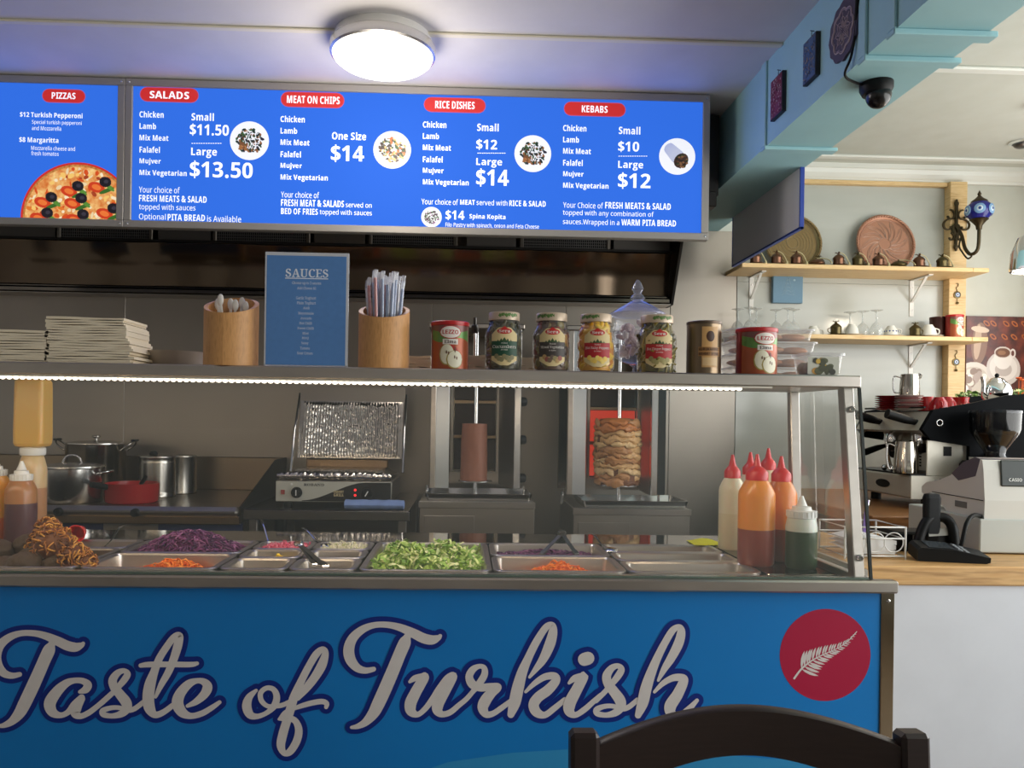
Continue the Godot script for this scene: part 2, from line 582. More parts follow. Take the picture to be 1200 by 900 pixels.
# ---------------------------------------------------------------- ceiling lamp
func build_ceiling_lamp() -> void:
	var q := P(449, 48, 2.5)
	var o := Vector3(q.x, CEIL, q.z)
	var r := 0.168
	var lamp := thing("ceiling_lamp", "round glowing flush ceiling lamp with a silver ring", "lamp", o)
	obj("base", B.new().lathe([Vector2(0, 0), Vector2(r * 0.92, 0), Vector2(r * 0.95, -0.03), Vector2(r * 0.95, -0.05)], 48), mat("lamp white", S(235, 233, 228), 0.4), lamp)
	obj("ring", B.new().lathe([Vector2(r * 0.93, -0.022), Vector2(r, -0.03), Vector2(r * 1.01, -0.042), Vector2(r, -0.056), Vector2(r * 0.955, -0.06), Vector2(r * 0.95, -0.05)], 48), mat("lamp silver", S(206, 205, 204), 0.25, 0.9), lamp)
	obj("diffuser", B.new().lathe([Vector2(r * 0.955, -0.054), Vector2(r * 0.94, -0.066), Vector2(r * 0.85, -0.078), Vector2(r * 0.6, -0.086), Vector2(0, -0.09)], 48), glow("lamp diffuser light", S(255, 250, 238), 2.2, Color(0.8, 0.8, 0.8)), lamp)
	var l := OmniLight3D.new()
	l.name = "ceiling_lamp_light"
	l.light_energy = 0.21; l.light_size = 0.16; l.light_color = S(255, 244, 228); l.shadow_enabled = true; l.omni_range = 12.0; l.omni_attenuation = 2.0
	add_child(l)
	l.position = o + Vector3(0, -0.26, 0)

# ---------------------------------------------------------------- menu light boxes
const MENU_D := 2.85
func blot(im: Image, o: Vector2, rx: float, ry: float, turn: float, color: Color) -> void:      # one flat printed ellipse
	var m := maxf(rx, ry)
	for y in range(maxi(0, int(o.y - m)), mini(im.get_height(), int(o.y + m) + 1)):
		for x in range(maxi(0, int(o.x - m)), mini(im.get_width(), int(o.x + m) + 1)):
			var d := (Vector2(x, y) - o).rotated(-turn)
			if (d.x / rx) ** 2 + (d.y / ry) ** 2 <= 1.0:
				im.set_pixel(x, y, color)
func print_mat(key: String, im: Image, s: Vector2, off: Vector2, energy: float) -> StandardMaterial3D:
	var t := ImageTexture.create_from_image(im)
	var m := mat(key, Color(0.5, 0.5, 0.5), 0.3)
	m.albedo_texture = t
	m.uv1_scale = Vector3(s.x, s.y, 1); m.uv1_offset = Vector3(off.x, off.y, 0)
	if energy > 0.0:
		m.emission_enabled = true; m.emission = Color.BLACK; m.emission_texture = t; m.emission_energy_multiplier = energy
	return m
func food_print(kind: int) -> Image:
	var im := Image.create(96, 96, false, Image.FORMAT_RGB8)
	im.fill(S(246, 248, 255))
	var r := RandomNumberGenerator.new()
	r.seed = 70 + kind
	var pal = [[S(24, 40, 36), S(36, 62, 44), S(92, 58, 36), S(30, 32, 46), S(150, 96, 58), S(52, 84, 52)], [S(60, 40, 32), S(226, 170, 90), S(90, 66, 50), S(238, 200, 130), S(56, 92, 44), S(210, 110, 46), S(240, 236, 226)], [S(140, 84, 130), S(60, 92, 52), S(72, 60, 56), S(236, 232, 236), S(40, 60, 44)], [S(90, 62, 44), S(60, 46, 38), S(130, 92, 62), S(48, 60, 40), S(40, 34, 30)]][kind]
	for k in 150:
		var a := r.randf() * TAU
		var d := sqrt(r.randf()) * 33.0
		var p := Vector2(48, 48) + Vector2(cos(a), sin(a) * 0.92) * d
		if kind == 3:
			p = Vector2(58, 58) + Vector2(cos(a), sin(a)) * 16.0 * sqrt(r.randf())
		blot(im, p, r.randf_range(2, 6), r.randf_range(1.5, 3.5), r.randf() * PI, pal[r.randi() % pal.size()])
	if kind == 0:
		for q in 4:
			for k in 44:
				blot(im, Vector2(40 + q * 9.0 + 5.0 * sin(k * 0.22 + q * 0.8), 24 + k * 0.95 + 3.0 * sin(k * 0.5)), 1.3, 1.3, 0, S(238, 240, 250))
		for k in 26:
			blot(im, Vector2(34 + r.randf_range(-10, 8), 62 + r.randf_range(-8, 8)), 4, 3, r.randf() * 3, [S(158, 104, 62), S(120, 78, 50), S(186, 130, 84)][k % 3])
	if kind == 3:
		for k in 60:
			var s := k / 60.0
			blot(im, Vector2(26, 26).lerp(Vector2(48, 48), s), 15 + 4 * s, 11 + 4 * s, -0.8, S(176 + 16 * s, 184 + 14 * s, 222))
		blot(im, Vector2(58, 58), 21, 17, -0.8, S(60, 42, 34))
		for k in 40:
			blot(im, Vector2(59, 59) + Vector2(r.randf_range(-1, 1), r.randf_range(-1, 1)).normalized() * 17.0 * sqrt(r.randf()), 3.5, 2.5, 0, pal[r.randi() % pal.size()])
	return im
func pizza_print() -> Image:
	var im := Image.create(288, 288, false, Image.FORMAT_RGB8)
	var fn := FastNoiseLite.new()
	fn.seed = 5; fn.frequency = 0.035
	for y in 288:
		for x in 288:
			var d := Vector2(x - 144, y - 144).length() / 144.0
			var q := fn.get_noise_2d(x, y) * 0.9 + 0.5
			var w := fn.get_noise_2d(x * 3.0 + 500, y * 3.0) * 0.5 + 0.5
			var col := S(206, 98, 36).lerp(S(252, 214, 140), clampf(q * 0.7 + w * 0.4, 0, 1))
			if d > 0.965:
				col = S(206, 50, 40)
			elif d > 0.93:
				col = S(150, 84, 36).lerp(S(226, 168, 90), w)
			im.set_pixel(x, y, col)
	var r := RandomNumberGenerator.new()
	r.seed = 12
	for k in 260:
		var a := r.randf() * TAU
		var p := Vector2(144, 144) + Vector2(cos(a), sin(a)) * sqrt(r.randf()) * 130.0
		blot(im, p, r.randf_range(3, 10), r.randf_range(2, 6), r.randf() * PI, [S(250, 232, 196), S(214, 80, 30), S(166, 66, 34), S(248, 200, 110), S(226, 120, 44), S(238, 214, 170)][r.randi() % 6])
	for p in [Vector2(142, 60), Vector2(211, 48), Vector2(76, 90), Vector2(151, 91), Vector2(232, 115), Vector2(156, 132), Vector2(66, 130), Vector2(110, 190), Vector2(214, 180)]:
		blot(im, p + Vector2(-22, 14), 21, 13, 0.3, S(206, 62, 30))
		blot(im, p + Vector2(-22, 14), 12, 7, 0.3, S(236, 120, 54))
		blot(im, p + Vector2(4, 22), 20, 5, -0.4, S(56, 104, 40))
		blot(im, p + Vector2(12, 14), 14, 5, 0.7, S(90, 140, 56))
		blot(im, p, 15, 13, 0.2, S(30, 26, 34))
		blot(im, p + Vector2(2, -1), 6, 5, 0.0, S(58, 54, 66))
	return im
func build_menus() -> void:
	var z := dz(MENU_D)
	var frame_mat := mat("menu frame aluminium", S(168, 164, 158), 0.45, 0.4)
	var face_mat := glow("menu light blue print", S(54, 118, 240), 0.85, S(16, 40, 96))
	face_mat.roughness = 0.75; face_mat.metallic_specular = 0.2
	var white := glow("menu light white print", S(240, 246, 255), 0.95, S(200, 200, 205))
	var red := glow("menu light red print", S(206, 44, 40), 0.75, S(150, 30, 30))
	var rim := glow("menu light red edge print", S(200, 96, 150), 0.6, S(150, 30, 30))
	var back := mat("menu box paint", S(120, 118, 114), 0.5, 0.4)
	var xm := P(146, 180, MENU_D).x
	var ytop := 2.47
	var ybot := 1.932
	var fr := 0.026
	for w in [[-2.2, xm - 0.0005, "blue pizza menu light box with a printed pizza picture, frame of aluminium"], [xm + 0.0005, P(831, 200, MENU_D).x, "wide blue menu light box listing salads, chips, rice dishes and kebabs"]]:
		var x0: float = w[0]
		var x1: float = w[1]
		var o := thing("menu_light_box", w[2], "menu board", Vector3((x0 + x1) / 2, ybot, z), 0, "menu light boxes under the ceiling")
		var org: Vector3 = o.position
		var hx := (x1 - x0) / 2
		var hy := ytop - ybot
		obj("case", B.new().span(Vector3(-hx + 0.03, 0.03, -0.1), Vector3(hx - 0.03, hy - 0.001, -0.009)), back, o)
		for s in [[Vector3(-hx, 0, -0.03), Vector3(hx, fr, 0.004)], [Vector3(-hx, hy - fr, -0.03), Vector3(hx, hy, 0.004)], [Vector3(-hx, fr, -0.03), Vector3(-hx + fr, hy - fr, 0.004)], [Vector3(hx - fr, fr, -0.03), Vector3(hx, hy - fr, 0.004)]]:
			obj("frame_rail", B.new().span(s[0], s[1], 0.002), frame_mat, o)
		obj("print", B.new().span(Vector3(-hx + fr, fr, -0.008), Vector3(hx - fr, hy - fr, -0.004)), face_mat, o)
		for sx in [-1, 1]:
			for y in [0.013, hy - 0.013]:
				obj("screw", at(B.new(), Vector3(sx * (hx - 0.013), y, 0.004), Vector3(90, 0, 0)).lathe([Vector2(0.0045, 0), Vector2(0.0035, 0.0015), Vector2(0, 0.002)], 10), chrome, o)
		area_light("menu_light", org + Vector3(0, hy / 2, 0.02), Vector3(0, 0, 1), Vector2(hx * 1.9, hy * 0.85), 0.15 * hx, S(98, 130, 255))
		# prints
		var pic := func(u, v, r_px, im: Image, key: String):
			var c := P(u, v, MENU_D) - org
			var r: float = r_px * MENU_D / FOCAL
			obj("picture_disc", at(B.new(), Vector3(0, 0, -0.0036)).prism(circle_poly(Vector2(c.x, c.y), r, r, 40), 0, 0), print_mat(key, im, Vector2(0.5, -0.5) / r, Vector2(0.5 - c.x * 0.5 / r, 0.5 + c.y * 0.5 / r), 0.9), o)
		var texts := []
		var pills := []
		var dashes := []
		if x0 < -2.0:
			var c := P(90.7, 256, MENU_D) - org
			var r := 65.0 * MENU_D / FOCAL
			var parts := Geometry2D.intersect_polygons(circle_poly(Vector2(c.x, c.y), r, r, 72), PackedVector2Array([Vector2(-hx + fr, fr), Vector2(hx - fr, fr), Vector2(hx - fr, hy - fr), Vector2(-hx + fr, hy - fr)]))
			obj("pizza_picture", at(B.new(), Vector3(0, 0, -0.0036)).prism(parts[0], 0, 0), print_mat("menu light pizza print", pizza_print(), Vector2(0.5, -0.5) / r, Vector2(0.5 - c.x * 0.5 / r, 0.5 + c.y * 0.5 / r), 0.9), o)
			pills = [[48.5, 104, 99.7, 120]]
			texts = [[60, 108, 88, 115.5, "PIZZAS", 1], [22.7, 131.5, 96.3, 139.2, "$12 Turkish Pepperoni", 1], [36.8, 140.8, 95.2, 146.7, "Special turkish pepperoni", 0], [36.8, 147.5, 71.2, 152.5, "and Mozzarella", 0], [21.9, 160.5, 68, 168.5, "$8 Margaritta", 1], [36, 171, 87.5, 176, "Mozzarella cheese and", 0], [36, 177, 68.3, 182.1, "fresh tomatos", 0]]
		else:
			pills = [[163.2, 102.1, 232.5, 119.2], [328.5, 107.5, 403.5, 125.6], [496.5, 113.9, 569.3, 131.5], [660.8, 119.2, 733.6, 136]]
			texts = [[175, 106.7, 221.3, 115.2, "SALADS", 1], [336, 112.3, 398, 121, "MEAT ON CHIPS", 1], [509.9, 118.4, 556.3, 127, "RICE DISHES", 1], [681.9, 123.5, 712.3, 131.5, "KEBABS", 1],
				[224, 132, 250.4, 141, "Small", 1], [222, 144.8, 268, 159.2, "$11.50", 1], [223.5, 173, 254, 184.8, "Large", 1], [222, 188.5, 296, 209.3, "$13.50", 1],
				[162.4, 218.4, 210.4, 225.9, "Your choice of", 0], [162.4, 229, 241.9, 236.5, "FRESH MEATS & SALAD", 1], [162.4, 239.2, 228.8, 247.7, "topped with sauces", 0], [162.4, 250, 193.9, 259, "Optional", 0], [196, 251, 240, 258.4, "PITA BREAD", 1], [242.4, 252.5, 282.4, 260, "is Available", 0],
				[388.8, 154.4, 429, 163.5, "One Size", 1], [387.5, 169.3, 426.7, 189.9, "$14", 1], [329, 224.3, 373.9, 231.7, "Your choice of", 0], [329, 234, 403, 241.8, "FRESH MEAT & SALADS", 1], [404.8, 237, 435.5, 243, "served on", 0], [329, 244, 372.3, 251, "BED OF FRIES", 1], [374.4, 245.6, 435.7, 253.3, "topped with sauces", 0],
				[559.2, 144.3, 584.5, 153.3, "Small", 1], [558, 162.7, 582.7, 175.5, "$12", 1], [558, 185.3, 588.5, 196, "Large", 1], [557.9, 197.3, 596.5, 218.7, "$14", 1], [493.9, 232.8, 536.8, 239.7, "Your choice of", 0], [539.2, 233.9, 556.5, 239.7, "MEAT", 1], [558.4, 234.1, 594.7, 240.5, "served with", 0], [596.8, 235, 639.7, 241.6, "RICE & SALAD", 1], [522, 245.9, 544.5, 257.9, "$14", 1], [550, 250.7, 592.5, 258, "Spina Kopita", 1], [522, 261.6, 631.7, 268, "Filo Pastry with spinach, onion and Feta Cheese", 0],
				[725.3, 148, 750.7, 157, "Small", 1], [724.5, 165, 749.3, 178, "$10", 1], [724.5, 188.5, 754, 199.5, "Large", 1], [724.3, 202, 762.7, 221.3, "$12", 1], [660, 236.8, 707, 243.7, "Your Choice of", 0], [709.3, 237.3, 786.4, 244.8, "FRESH MEATS & SALAD", 1], [659.7, 246.7, 766.4, 254.4, "topped with any combination of", 0], [659.7, 256.8, 726, 264.8, "sauces.Wrapped in a", 0], [728.3, 257.3, 792.5, 264.5, "WARM PITA BREAD", 1]]
			var names := ["Chicken", "Lamb", "Mix Meat", "Falafel", "Mujver", "Mix Vegetarian"]
			var ends := [28.5, 19.5, 34.0, 24.0, 25.0, 55.5]
			var tall := [7.4, 7.0, 6.8, 7.2, 7.8, 8.4]
			for col in [[163.0, 130.0, 13.8, 1.0], [328.5, 135.5, 13.76, 1.0], [495.5, 141.9, 13.62, 0.97], [660.0, 146.1, 13.56, 0.96]]:
				for k in 6:
					texts.append([col[0], col[1] + col[2] * k, col[0] + ends[k] * col[3], col[1] + col[2] * k + tall[k], names[k], 1])
			dashes = [[224, 168, 260], [559.5, 179.5, 593], [725, 183, 759.5]]
			pic.call(292, 164.5, 22.5, food_print(0), "menu light salad print")
			pic.call(459.5, 175.2, 22.0, food_print(1), "menu light chips print")
			pic.call(624.5, 179.7, 21.7, food_print(0), "menu light salad print second")
			pic.call(793.9, 183.0, 21.6, food_print(3), "menu light wrap print")
			pic.call(505.6, 254.1, 12.0, food_print(2), "menu light pastry print")
		for q in pills:
			var a := P(q[0], (q[1] + q[3]) / 2, MENU_D) - org
			var e := P(q[2], (q[1] + q[3]) / 2, MENU_D) - org
			var h: float = (q[3] - q[1]) * MENU_D / FOCAL
			var mid := P((q[0] + q[2]) / 2, (q[1] + q[3]) / 2, MENU_D).y - org.y
			var rc := Rect2(a.x, mid - h / 2, e.x - a.x, h)
			obj("heading_badge", at(B.new(), Vector3(0, 0, -0.0038)).prism(pill_poly(rc), 0, 0), rim, o)
			obj("heading_badge", at(B.new(), Vector3(0, 0, -0.0034)).prism(pill_poly(rc.grow(-0.0025)), 0, 0), red, o)
		for q in texts:
			var um: float = (q[0] + q[2]) / 2.0
			var a := P(q[0], q[3], MENU_D) - org
			var e := P(q[2], q[1], MENU_D) - org
			var y0 := P(um, q[3], MENU_D).y - org.y
			var y1 := P(um, q[1], MENU_D).y - org.y
			obj("lettering", at(B.new(), Vector3(0, 0, -0.003)).text(q[4], sans_bold if q[5] else sans, Rect2(a.x, y0, e.x - a.x, y1 - y0), 0.0, 2.0), white, o)
		for q in dashes:
			var b := at(B.new(), Vector3(0, 0, -0.003))
			var n := 13
			for k in n:
				var a := P(lerpf(q[0], q[2], float(k) / n), q[1], MENU_D) - org
				b.prism(PackedVector2Array([Vector2(a.x, a.y), Vector2(a.x + 0.006, a.y), Vector2(a.x + 0.006, a.y + 0.0025), Vector2(a.x, a.y + 0.0025)]), 0, 0)
			obj("dashed_line", b, white, o)

# ---------------------------------------------------------------- extraction hood
func build_hood() -> void:
	var hood := thing("extraction_hood", "dark polished stainless extraction hood with mesh filters above the cooking line", "hood", Vector3(0, 1.86, BACK + 0.002))
	var x0 := -3.1
	var x1 := P(790, 300, 3.6).x
	var inner := grain(mat("sooty polished steel", S(104, 92, 80), 0.13, 1.0), noise_tex(0.01, [S(210, 204, 198), S(255, 252, 246)], 41), 0.6)
	var dark := mat("dark hood paint", S(48, 46, 44), 0.45, 0.6)
	# back panel of the hood, curved lip and gutter below it
	var panel := B.new()
	panel.grid(160, 4, func(s, t): return Vector3(lerpf(x0, x1, s), lerpf(0.0, 0.196, t), 0.05 + 0.007 * sin(s * 31.0) + 0.004 * sin(s * 77.0 + 1.0) + 0.05 * t * t), Vector3(0, -0.3, 1))
	obj("back_panel", panel, inner, hood)
	obj("gutter", B.new().span(Vector3(x0, -0.045, 0.0), Vector3(x1, -0.018, 0.10), 0.006).span(Vector3(x0, -0.018, 0.0), Vector3(x1, -0.004, 0.075), 0.005), steel_dark, hood)
	obj("gutter_rim", B.new().span(Vector3(x0, -0.05, 0.0), Vector3(x1, -0.046, 0.104), 0.001), steel, hood)
	# filter row: frames, plain covers and perforated grilles
	var yf := 0.196
	var edges := [-220, -60, 63, 176, 180.5, 248, 363, 431, 535, 539, 609, 715, 790]
	var rail := B.new()
	rail.span(Vector3(x0, yf - 0.004, 0.085), Vector3(x1, yf + 0.006, 0.125))
	obj("filter_rail", rail, dark, hood)
	for q in [[-110, 63, 0], [68, 176, 1], [184, 246, 0], [251, 361, 1], [368, 427, 2], [434, 534, 1], [547, 605, 0], [612, 714, 1], [720, 786, 0]]:
		var a := P(q[0], 272, 3.63).x
		var e := P(q[1], 272, 3.63).x
		var y1 := yf + 0.09
		if q[2] == 1:
			var fl := obj("filter", B.new().span(Vector3(a, yf, 0.10), Vector3(e, y1, 0.104)), mat("black filter", S(22, 22, 22), 0.5, 0.5), hood)
			var g := B.new()
			var nx := int((e - a) / 0.0095)
			for i in nx + 1:
				g.box(Vector3(lerpf(a, e, float(i) / nx), (yf + y1) / 2, 0.106), Vector3(0.0022, y1 - yf, 0.003))
			for j in 8:
				g.box(Vector3((a + e) / 2, lerpf(yf, y1, j / 7.0), 0.107), Vector3(e - a, 0.0022, 0.003))
			tag(obj("grille", g, mat("grille wire", S(120, 118, 116), 0.45, 0.5), fl), "", "", "", "stuff")
			for x in [a, e]:
				obj("frame_bar", B.new().box(Vector3(x, (yf + y1) / 2, 0.108), Vector3(0.016, y1 - yf, 0.012), 0.002), steel_soft, fl)
		else:
			obj("cover_plate", B.new().span(Vector3(a, yf, 0.10), Vector3(e, y1, 0.106), 0.001), steel_soft if q[2] == 2 else mat("grey cover plate", S(104, 100, 96), 0.45, 0.5), hood)
	# canopy over it, up to the ceiling, closed at the end with a slanted cheek
	obj("canopy", B.new().span(Vector3(x0, yf + 0.09, 0.0), Vector3(x1, 0.60, 0.74)).span(Vector3(x0, yf + 0.04, 0.70), Vector3(x1, yf + 0.10, 0.76), 0.004), dark, hood)
	var cheek := B.new()
	cheek.t = Transform3D(Basis(Vector3(0, 0, 1), Vector3.UP, Vector3(-1, 0, 0)), Vector3(x1 + 0.012, 0, 0))
	cheek.prism(PackedVector2Array([Vector2(0, -0.05), Vector2(0.10, -0.05), Vector2(0.25, 0.2), Vector2(0.31, 0.286), Vector2(0.74, 0.286), Vector2(0.74, 0.6), Vector2(0, 0.6)]), 0.0, 0.012)
	obj("end_cheek", cheek, dark, hood)

# ---------------------------------------------------------------- service counter with its lettered front
const PANEL_D := 1.69
func ribbon(b: B, pts: Array, extra: float, org: Vector3, base := 0.0) -> void:      # a brush stroke: points (u, v, width) on the photograph, laid out on the counter front
	var q := spline(pts, 7)
	var m := q.size()
	var l := []
	var r := []
	for i in m:
		var a: Vector3 = q[maxi(i - 1, 0)]
		var e: Vector3 = q[mini(i + 1, m - 1)]
		var d := Vector2(e.x - a.x, e.y - a.y).normalized()
		var nn := Vector2(-d.y, d.x)
		var w: float = maxf(q[i].z, 1.0) * 0.5 + extra
		l.append(Vector2(q[i].x, q[i].y) + nn * w)
		r.append(Vector2(q[i].x, q[i].y) - nn * w)
	var f := func(p: Vector2, lift: float):
		var g := P(p.x, p.y, PANEL_D) - org
		return Vector3(g.x, g.y, lift)
	var out := Vector3(0, 0, 1)
	for i in m - 1:
		var h := base + 0.0000012 * i
		b.face([f.call(l[i], h), f.call(r[i], h), f.call(r[i + 1], h)], out)
		b.face([f.call(l[i], h), f.call(r[i + 1], h), f.call(l[i + 1], h)], out)
	for i in [0, m - 1]:
		var w: float = maxf(q[i].z, 1.0) * 0.5 + extra
		var p := []
		for k in 16:
			p.append(f.call(Vector2(q[i].x, q[i].y) + Vector2(cos(TAU * k / 16), sin(TAU * k / 16)) * w, base - 0.000004 if i == 0 else base + 0.0000012 * (m + 3)))
		b.face(p, out)
func strokes() -> Array:
	var out := []
	# each: letter, origin, scale, points x, y, width
	var tee := [[270, 415, 32], [215, 424, 42], [160, 405, 55], [117, 350, 70], [107, 280, 72], [135, 208, 62], [200, 152, 50], [280, 124, 40], [370, 124, 42], [450, 143, 50], [530, 178, 62], [600, 212, 66], [655, 222, 62], [695, 208, 40], [708, 196, 26]]
	var stem := [[490, 205, 50], [475, 240, 80], [440, 320, 82], [400, 418, 84], [352, 530, 86], [302, 640, 84], [268, 705, 74], [218, 762, 52], [168, 790, 36], [125, 798, 22]]
	var ess := [[120, 620, 35], [185, 560, 36], [230, 512, 40], [275, 460, 48], [298, 418, 46], [272, 395, 36], [228, 412, 48], [195, 460, 60], [205, 510, 62], [245, 560, 68], [290, 620, 74], [292, 662, 62], [255, 697, 50], [190, 712, 36], [130, 702, 40], [125, 676, 40], [180, 656, 34], [240, 655, 32], [300, 672, 36], [350, 660, 36], [410, 615, 34]]
	var T1a := []
	var T1b := []
	for p in tee:
		T1a.append([60.8 + (390 + p[0] / 5.625 - 477.1) * 0.955, 752.5 + (710 + p[1] / 5.625 - 743.4) * 0.93, p[2] / 5.625 * 0.98])
	for p in stem:
		T1b.append([60.8 + (390 + p[0] / 5.625 - 477.1) * 0.96, 752.5 + (710 + p[1] / 5.625 - 743.4) * 0.905, p[2] / 5.625])
	out.append(["capital T", 0, 0, 1, T1a]); out.append(["capital T", 0, 0, 1, T1b])
	out.append(["letter a", 0, 720, 6, [[565, 542, 26], [605, 525, 55], [622, 492, 55], [585, 466, 44], [530, 462, 40], [470, 482, 55], [405, 540, 74], [355, 620, 84], [372, 682, 70], [425, 706, 42], [478, 688, 40], [530, 635, 60], [578, 582, 46]]])
	out.append(["letter a", 0, 720, 6, [[578, 590, 50], [548, 640, 68], [535, 690, 70], [570, 712, 42], [625, 690, 40], [680, 650, 38], [725, 612, 38], [790, 550, 32]]])
	out.append(["letter s", 100, 720, 6, ess])
	out.append(["letter t", 100, 720, 6, [[497, 578, 22], [535, 495, 42], [588, 400, 52], [628, 300, 58], [656, 205, 62], [664, 148, 50], [625, 160, 48], [572, 230, 50], [522, 310, 52], [488, 400, 58], [458, 490, 78], [446, 580, 82], [455, 655, 78], [492, 702, 50], [550, 686, 42], [620, 635, 38]]])
	out.append(["letter t", 100, 720, 6, [[392, 357, 30], [450, 350, 40], [600, 349, 40], [740, 350, 38], [788, 342, 28]]])
	out.append(["letter e", 100, 720, 6, [[720, 642, 26], [780, 612, 46], [838, 560, 62], [860, 510, 70], [838, 475, 52], [790, 465, 38], [730, 487, 58], [672, 550, 72], [650, 620, 82], [680, 684, 72], [742, 712, 44], [820, 695, 42], [890, 655, 38], [945, 616, 28]]])
	out.append(["letter o", 260, 740, 5.625, [[228, 386, 22], [182, 432, 48], [166, 490, 62], [187, 545, 54], [235, 557, 36], [300, 532, 32], [350, 482, 46], [363, 425, 44], [342, 380, 36], [298, 370, 32], [258, 402, 34], [262, 452, 34], [300, 488, 30], [350, 490, 30], [400, 483, 32], [445, 462, 30]]])
	out.append(["letter f", 260, 740, 5.625, [[503, 442, 26], [558, 372, 52], [612, 302, 58], [660, 220, 62], [683, 142, 44], [664, 116, 38], [622, 150, 48], [572, 232, 48], [522, 330, 50], [477, 430, 58], [450, 520, 60], [425, 600, 58], [402, 680, 60], [390, 750, 56], [412, 800, 38], [452, 788, 48], [494, 720, 52], [508, 650, 50], [488, 592, 42], [450, 572, 40], [402, 574, 30], [380, 576, 20]]])
	out.append(["letter f", 260, 740, 5.625, [[375, 577, 14], [412, 545, 40], [440, 530, 50]]])
	out.append(["letter f", 260, 740, 5.625, [[470, 508, 24], [540, 484, 34], [610, 466, 36], [665, 460, 36], [692, 474, 34], [688, 497, 26]]])
	out.append(["capital T", 390, 710, 5.625, tee]); out.append(["capital T", 390, 710, 5.625, stem])
	out.append(["letter u", 460, 720, 6.4278, [[130, 506, 24], [168, 480, 46], [225, 466, 50], [240, 470, 72], [212, 520, 80], [172, 590, 84], [136, 670, 88], [142, 728, 76], [190, 752, 42], [245, 710, 42], [300, 640, 48], [355, 565, 62], [415, 490, 68], [450, 462, 60], [452, 476, 66], [405, 560, 76], [345, 670, 84], [342, 722, 78], [375, 750, 48], [435, 735, 44], [500, 682, 40], [560, 632, 38], [610, 572, 36]]])
	out.append(["letter r", 460, 720, 6.4278, [[600, 585, 36], [655, 515, 52], [692, 452, 52], [690, 402, 42], [655, 388, 36], [606, 412, 52], [578, 465, 58], [600, 522, 66], [660, 548, 60], [730, 544, 58], [785, 538, 50], [790, 552, 60], [745, 588, 74], [700, 645, 86], [680, 700, 80], [705, 748, 56], [755, 744, 44], [820, 702, 42], [900, 642, 36]]])
	out.append(["letter k", 580, 710, 6, [[243, 500, 20], [290, 440, 42], [340, 370, 62], [385, 270, 74], [408, 180, 62], [402, 132, 40], [358, 150, 48], [292, 250, 54], [232, 370, 58], [190, 470, 72], [160, 580, 84], [138, 680, 82], [112, 762, 50]]])
	out.append(["letter k", 580, 710, 6, [[216, 602, 22], [280, 542, 38], [350, 498, 48], [415, 492, 54], [428, 525, 60], [372, 590, 72], [305, 640, 72], [272, 692, 74], [292, 745, 68], [350, 765, 46], [420, 716, 42], [490, 658, 36]]])
	out.append(["letter i", 580, 710, 6, [[520, 540, 22], [558, 508, 46], [610, 494, 52], [620, 498, 70], [572, 590, 78], [526, 680, 84], [524, 738, 74], [565, 764, 42], [630, 725, 42], [690, 672, 38], [745, 625, 36]]])
	out.append(["letter i", 580, 710, 6, [[628, 374, 92], [652, 366, 92]]])
	var e2 := []
	for p in ess:
		e2.append([p[0] - 10, 402 + (p[1] - 378) * 1.09, p[2] * 1.03])
	out.append(["letter s", 680, 710, 6, e2])
	out.append(["letter h", 680, 710, 6, [[547, 522, 20], [590, 440, 46], [640, 360, 62], [690, 260, 68], [708, 182, 58], [694, 146, 38], [648, 170, 48], [592, 260, 52], [537, 370, 58], [492, 480, 70], [460, 580, 80], [437, 680, 78], [405, 766, 46]]])
	out.append(["letter h", 680, 710, 6, [[520, 602, 22], [580, 542, 38], [650, 504, 48], [710, 503, 56], [724, 528, 66], [682, 620, 78], [632, 700, 84], [640, 755, 68], [695, 768, 44], [765, 718, 42], [818, 662, 28]]])
	return out
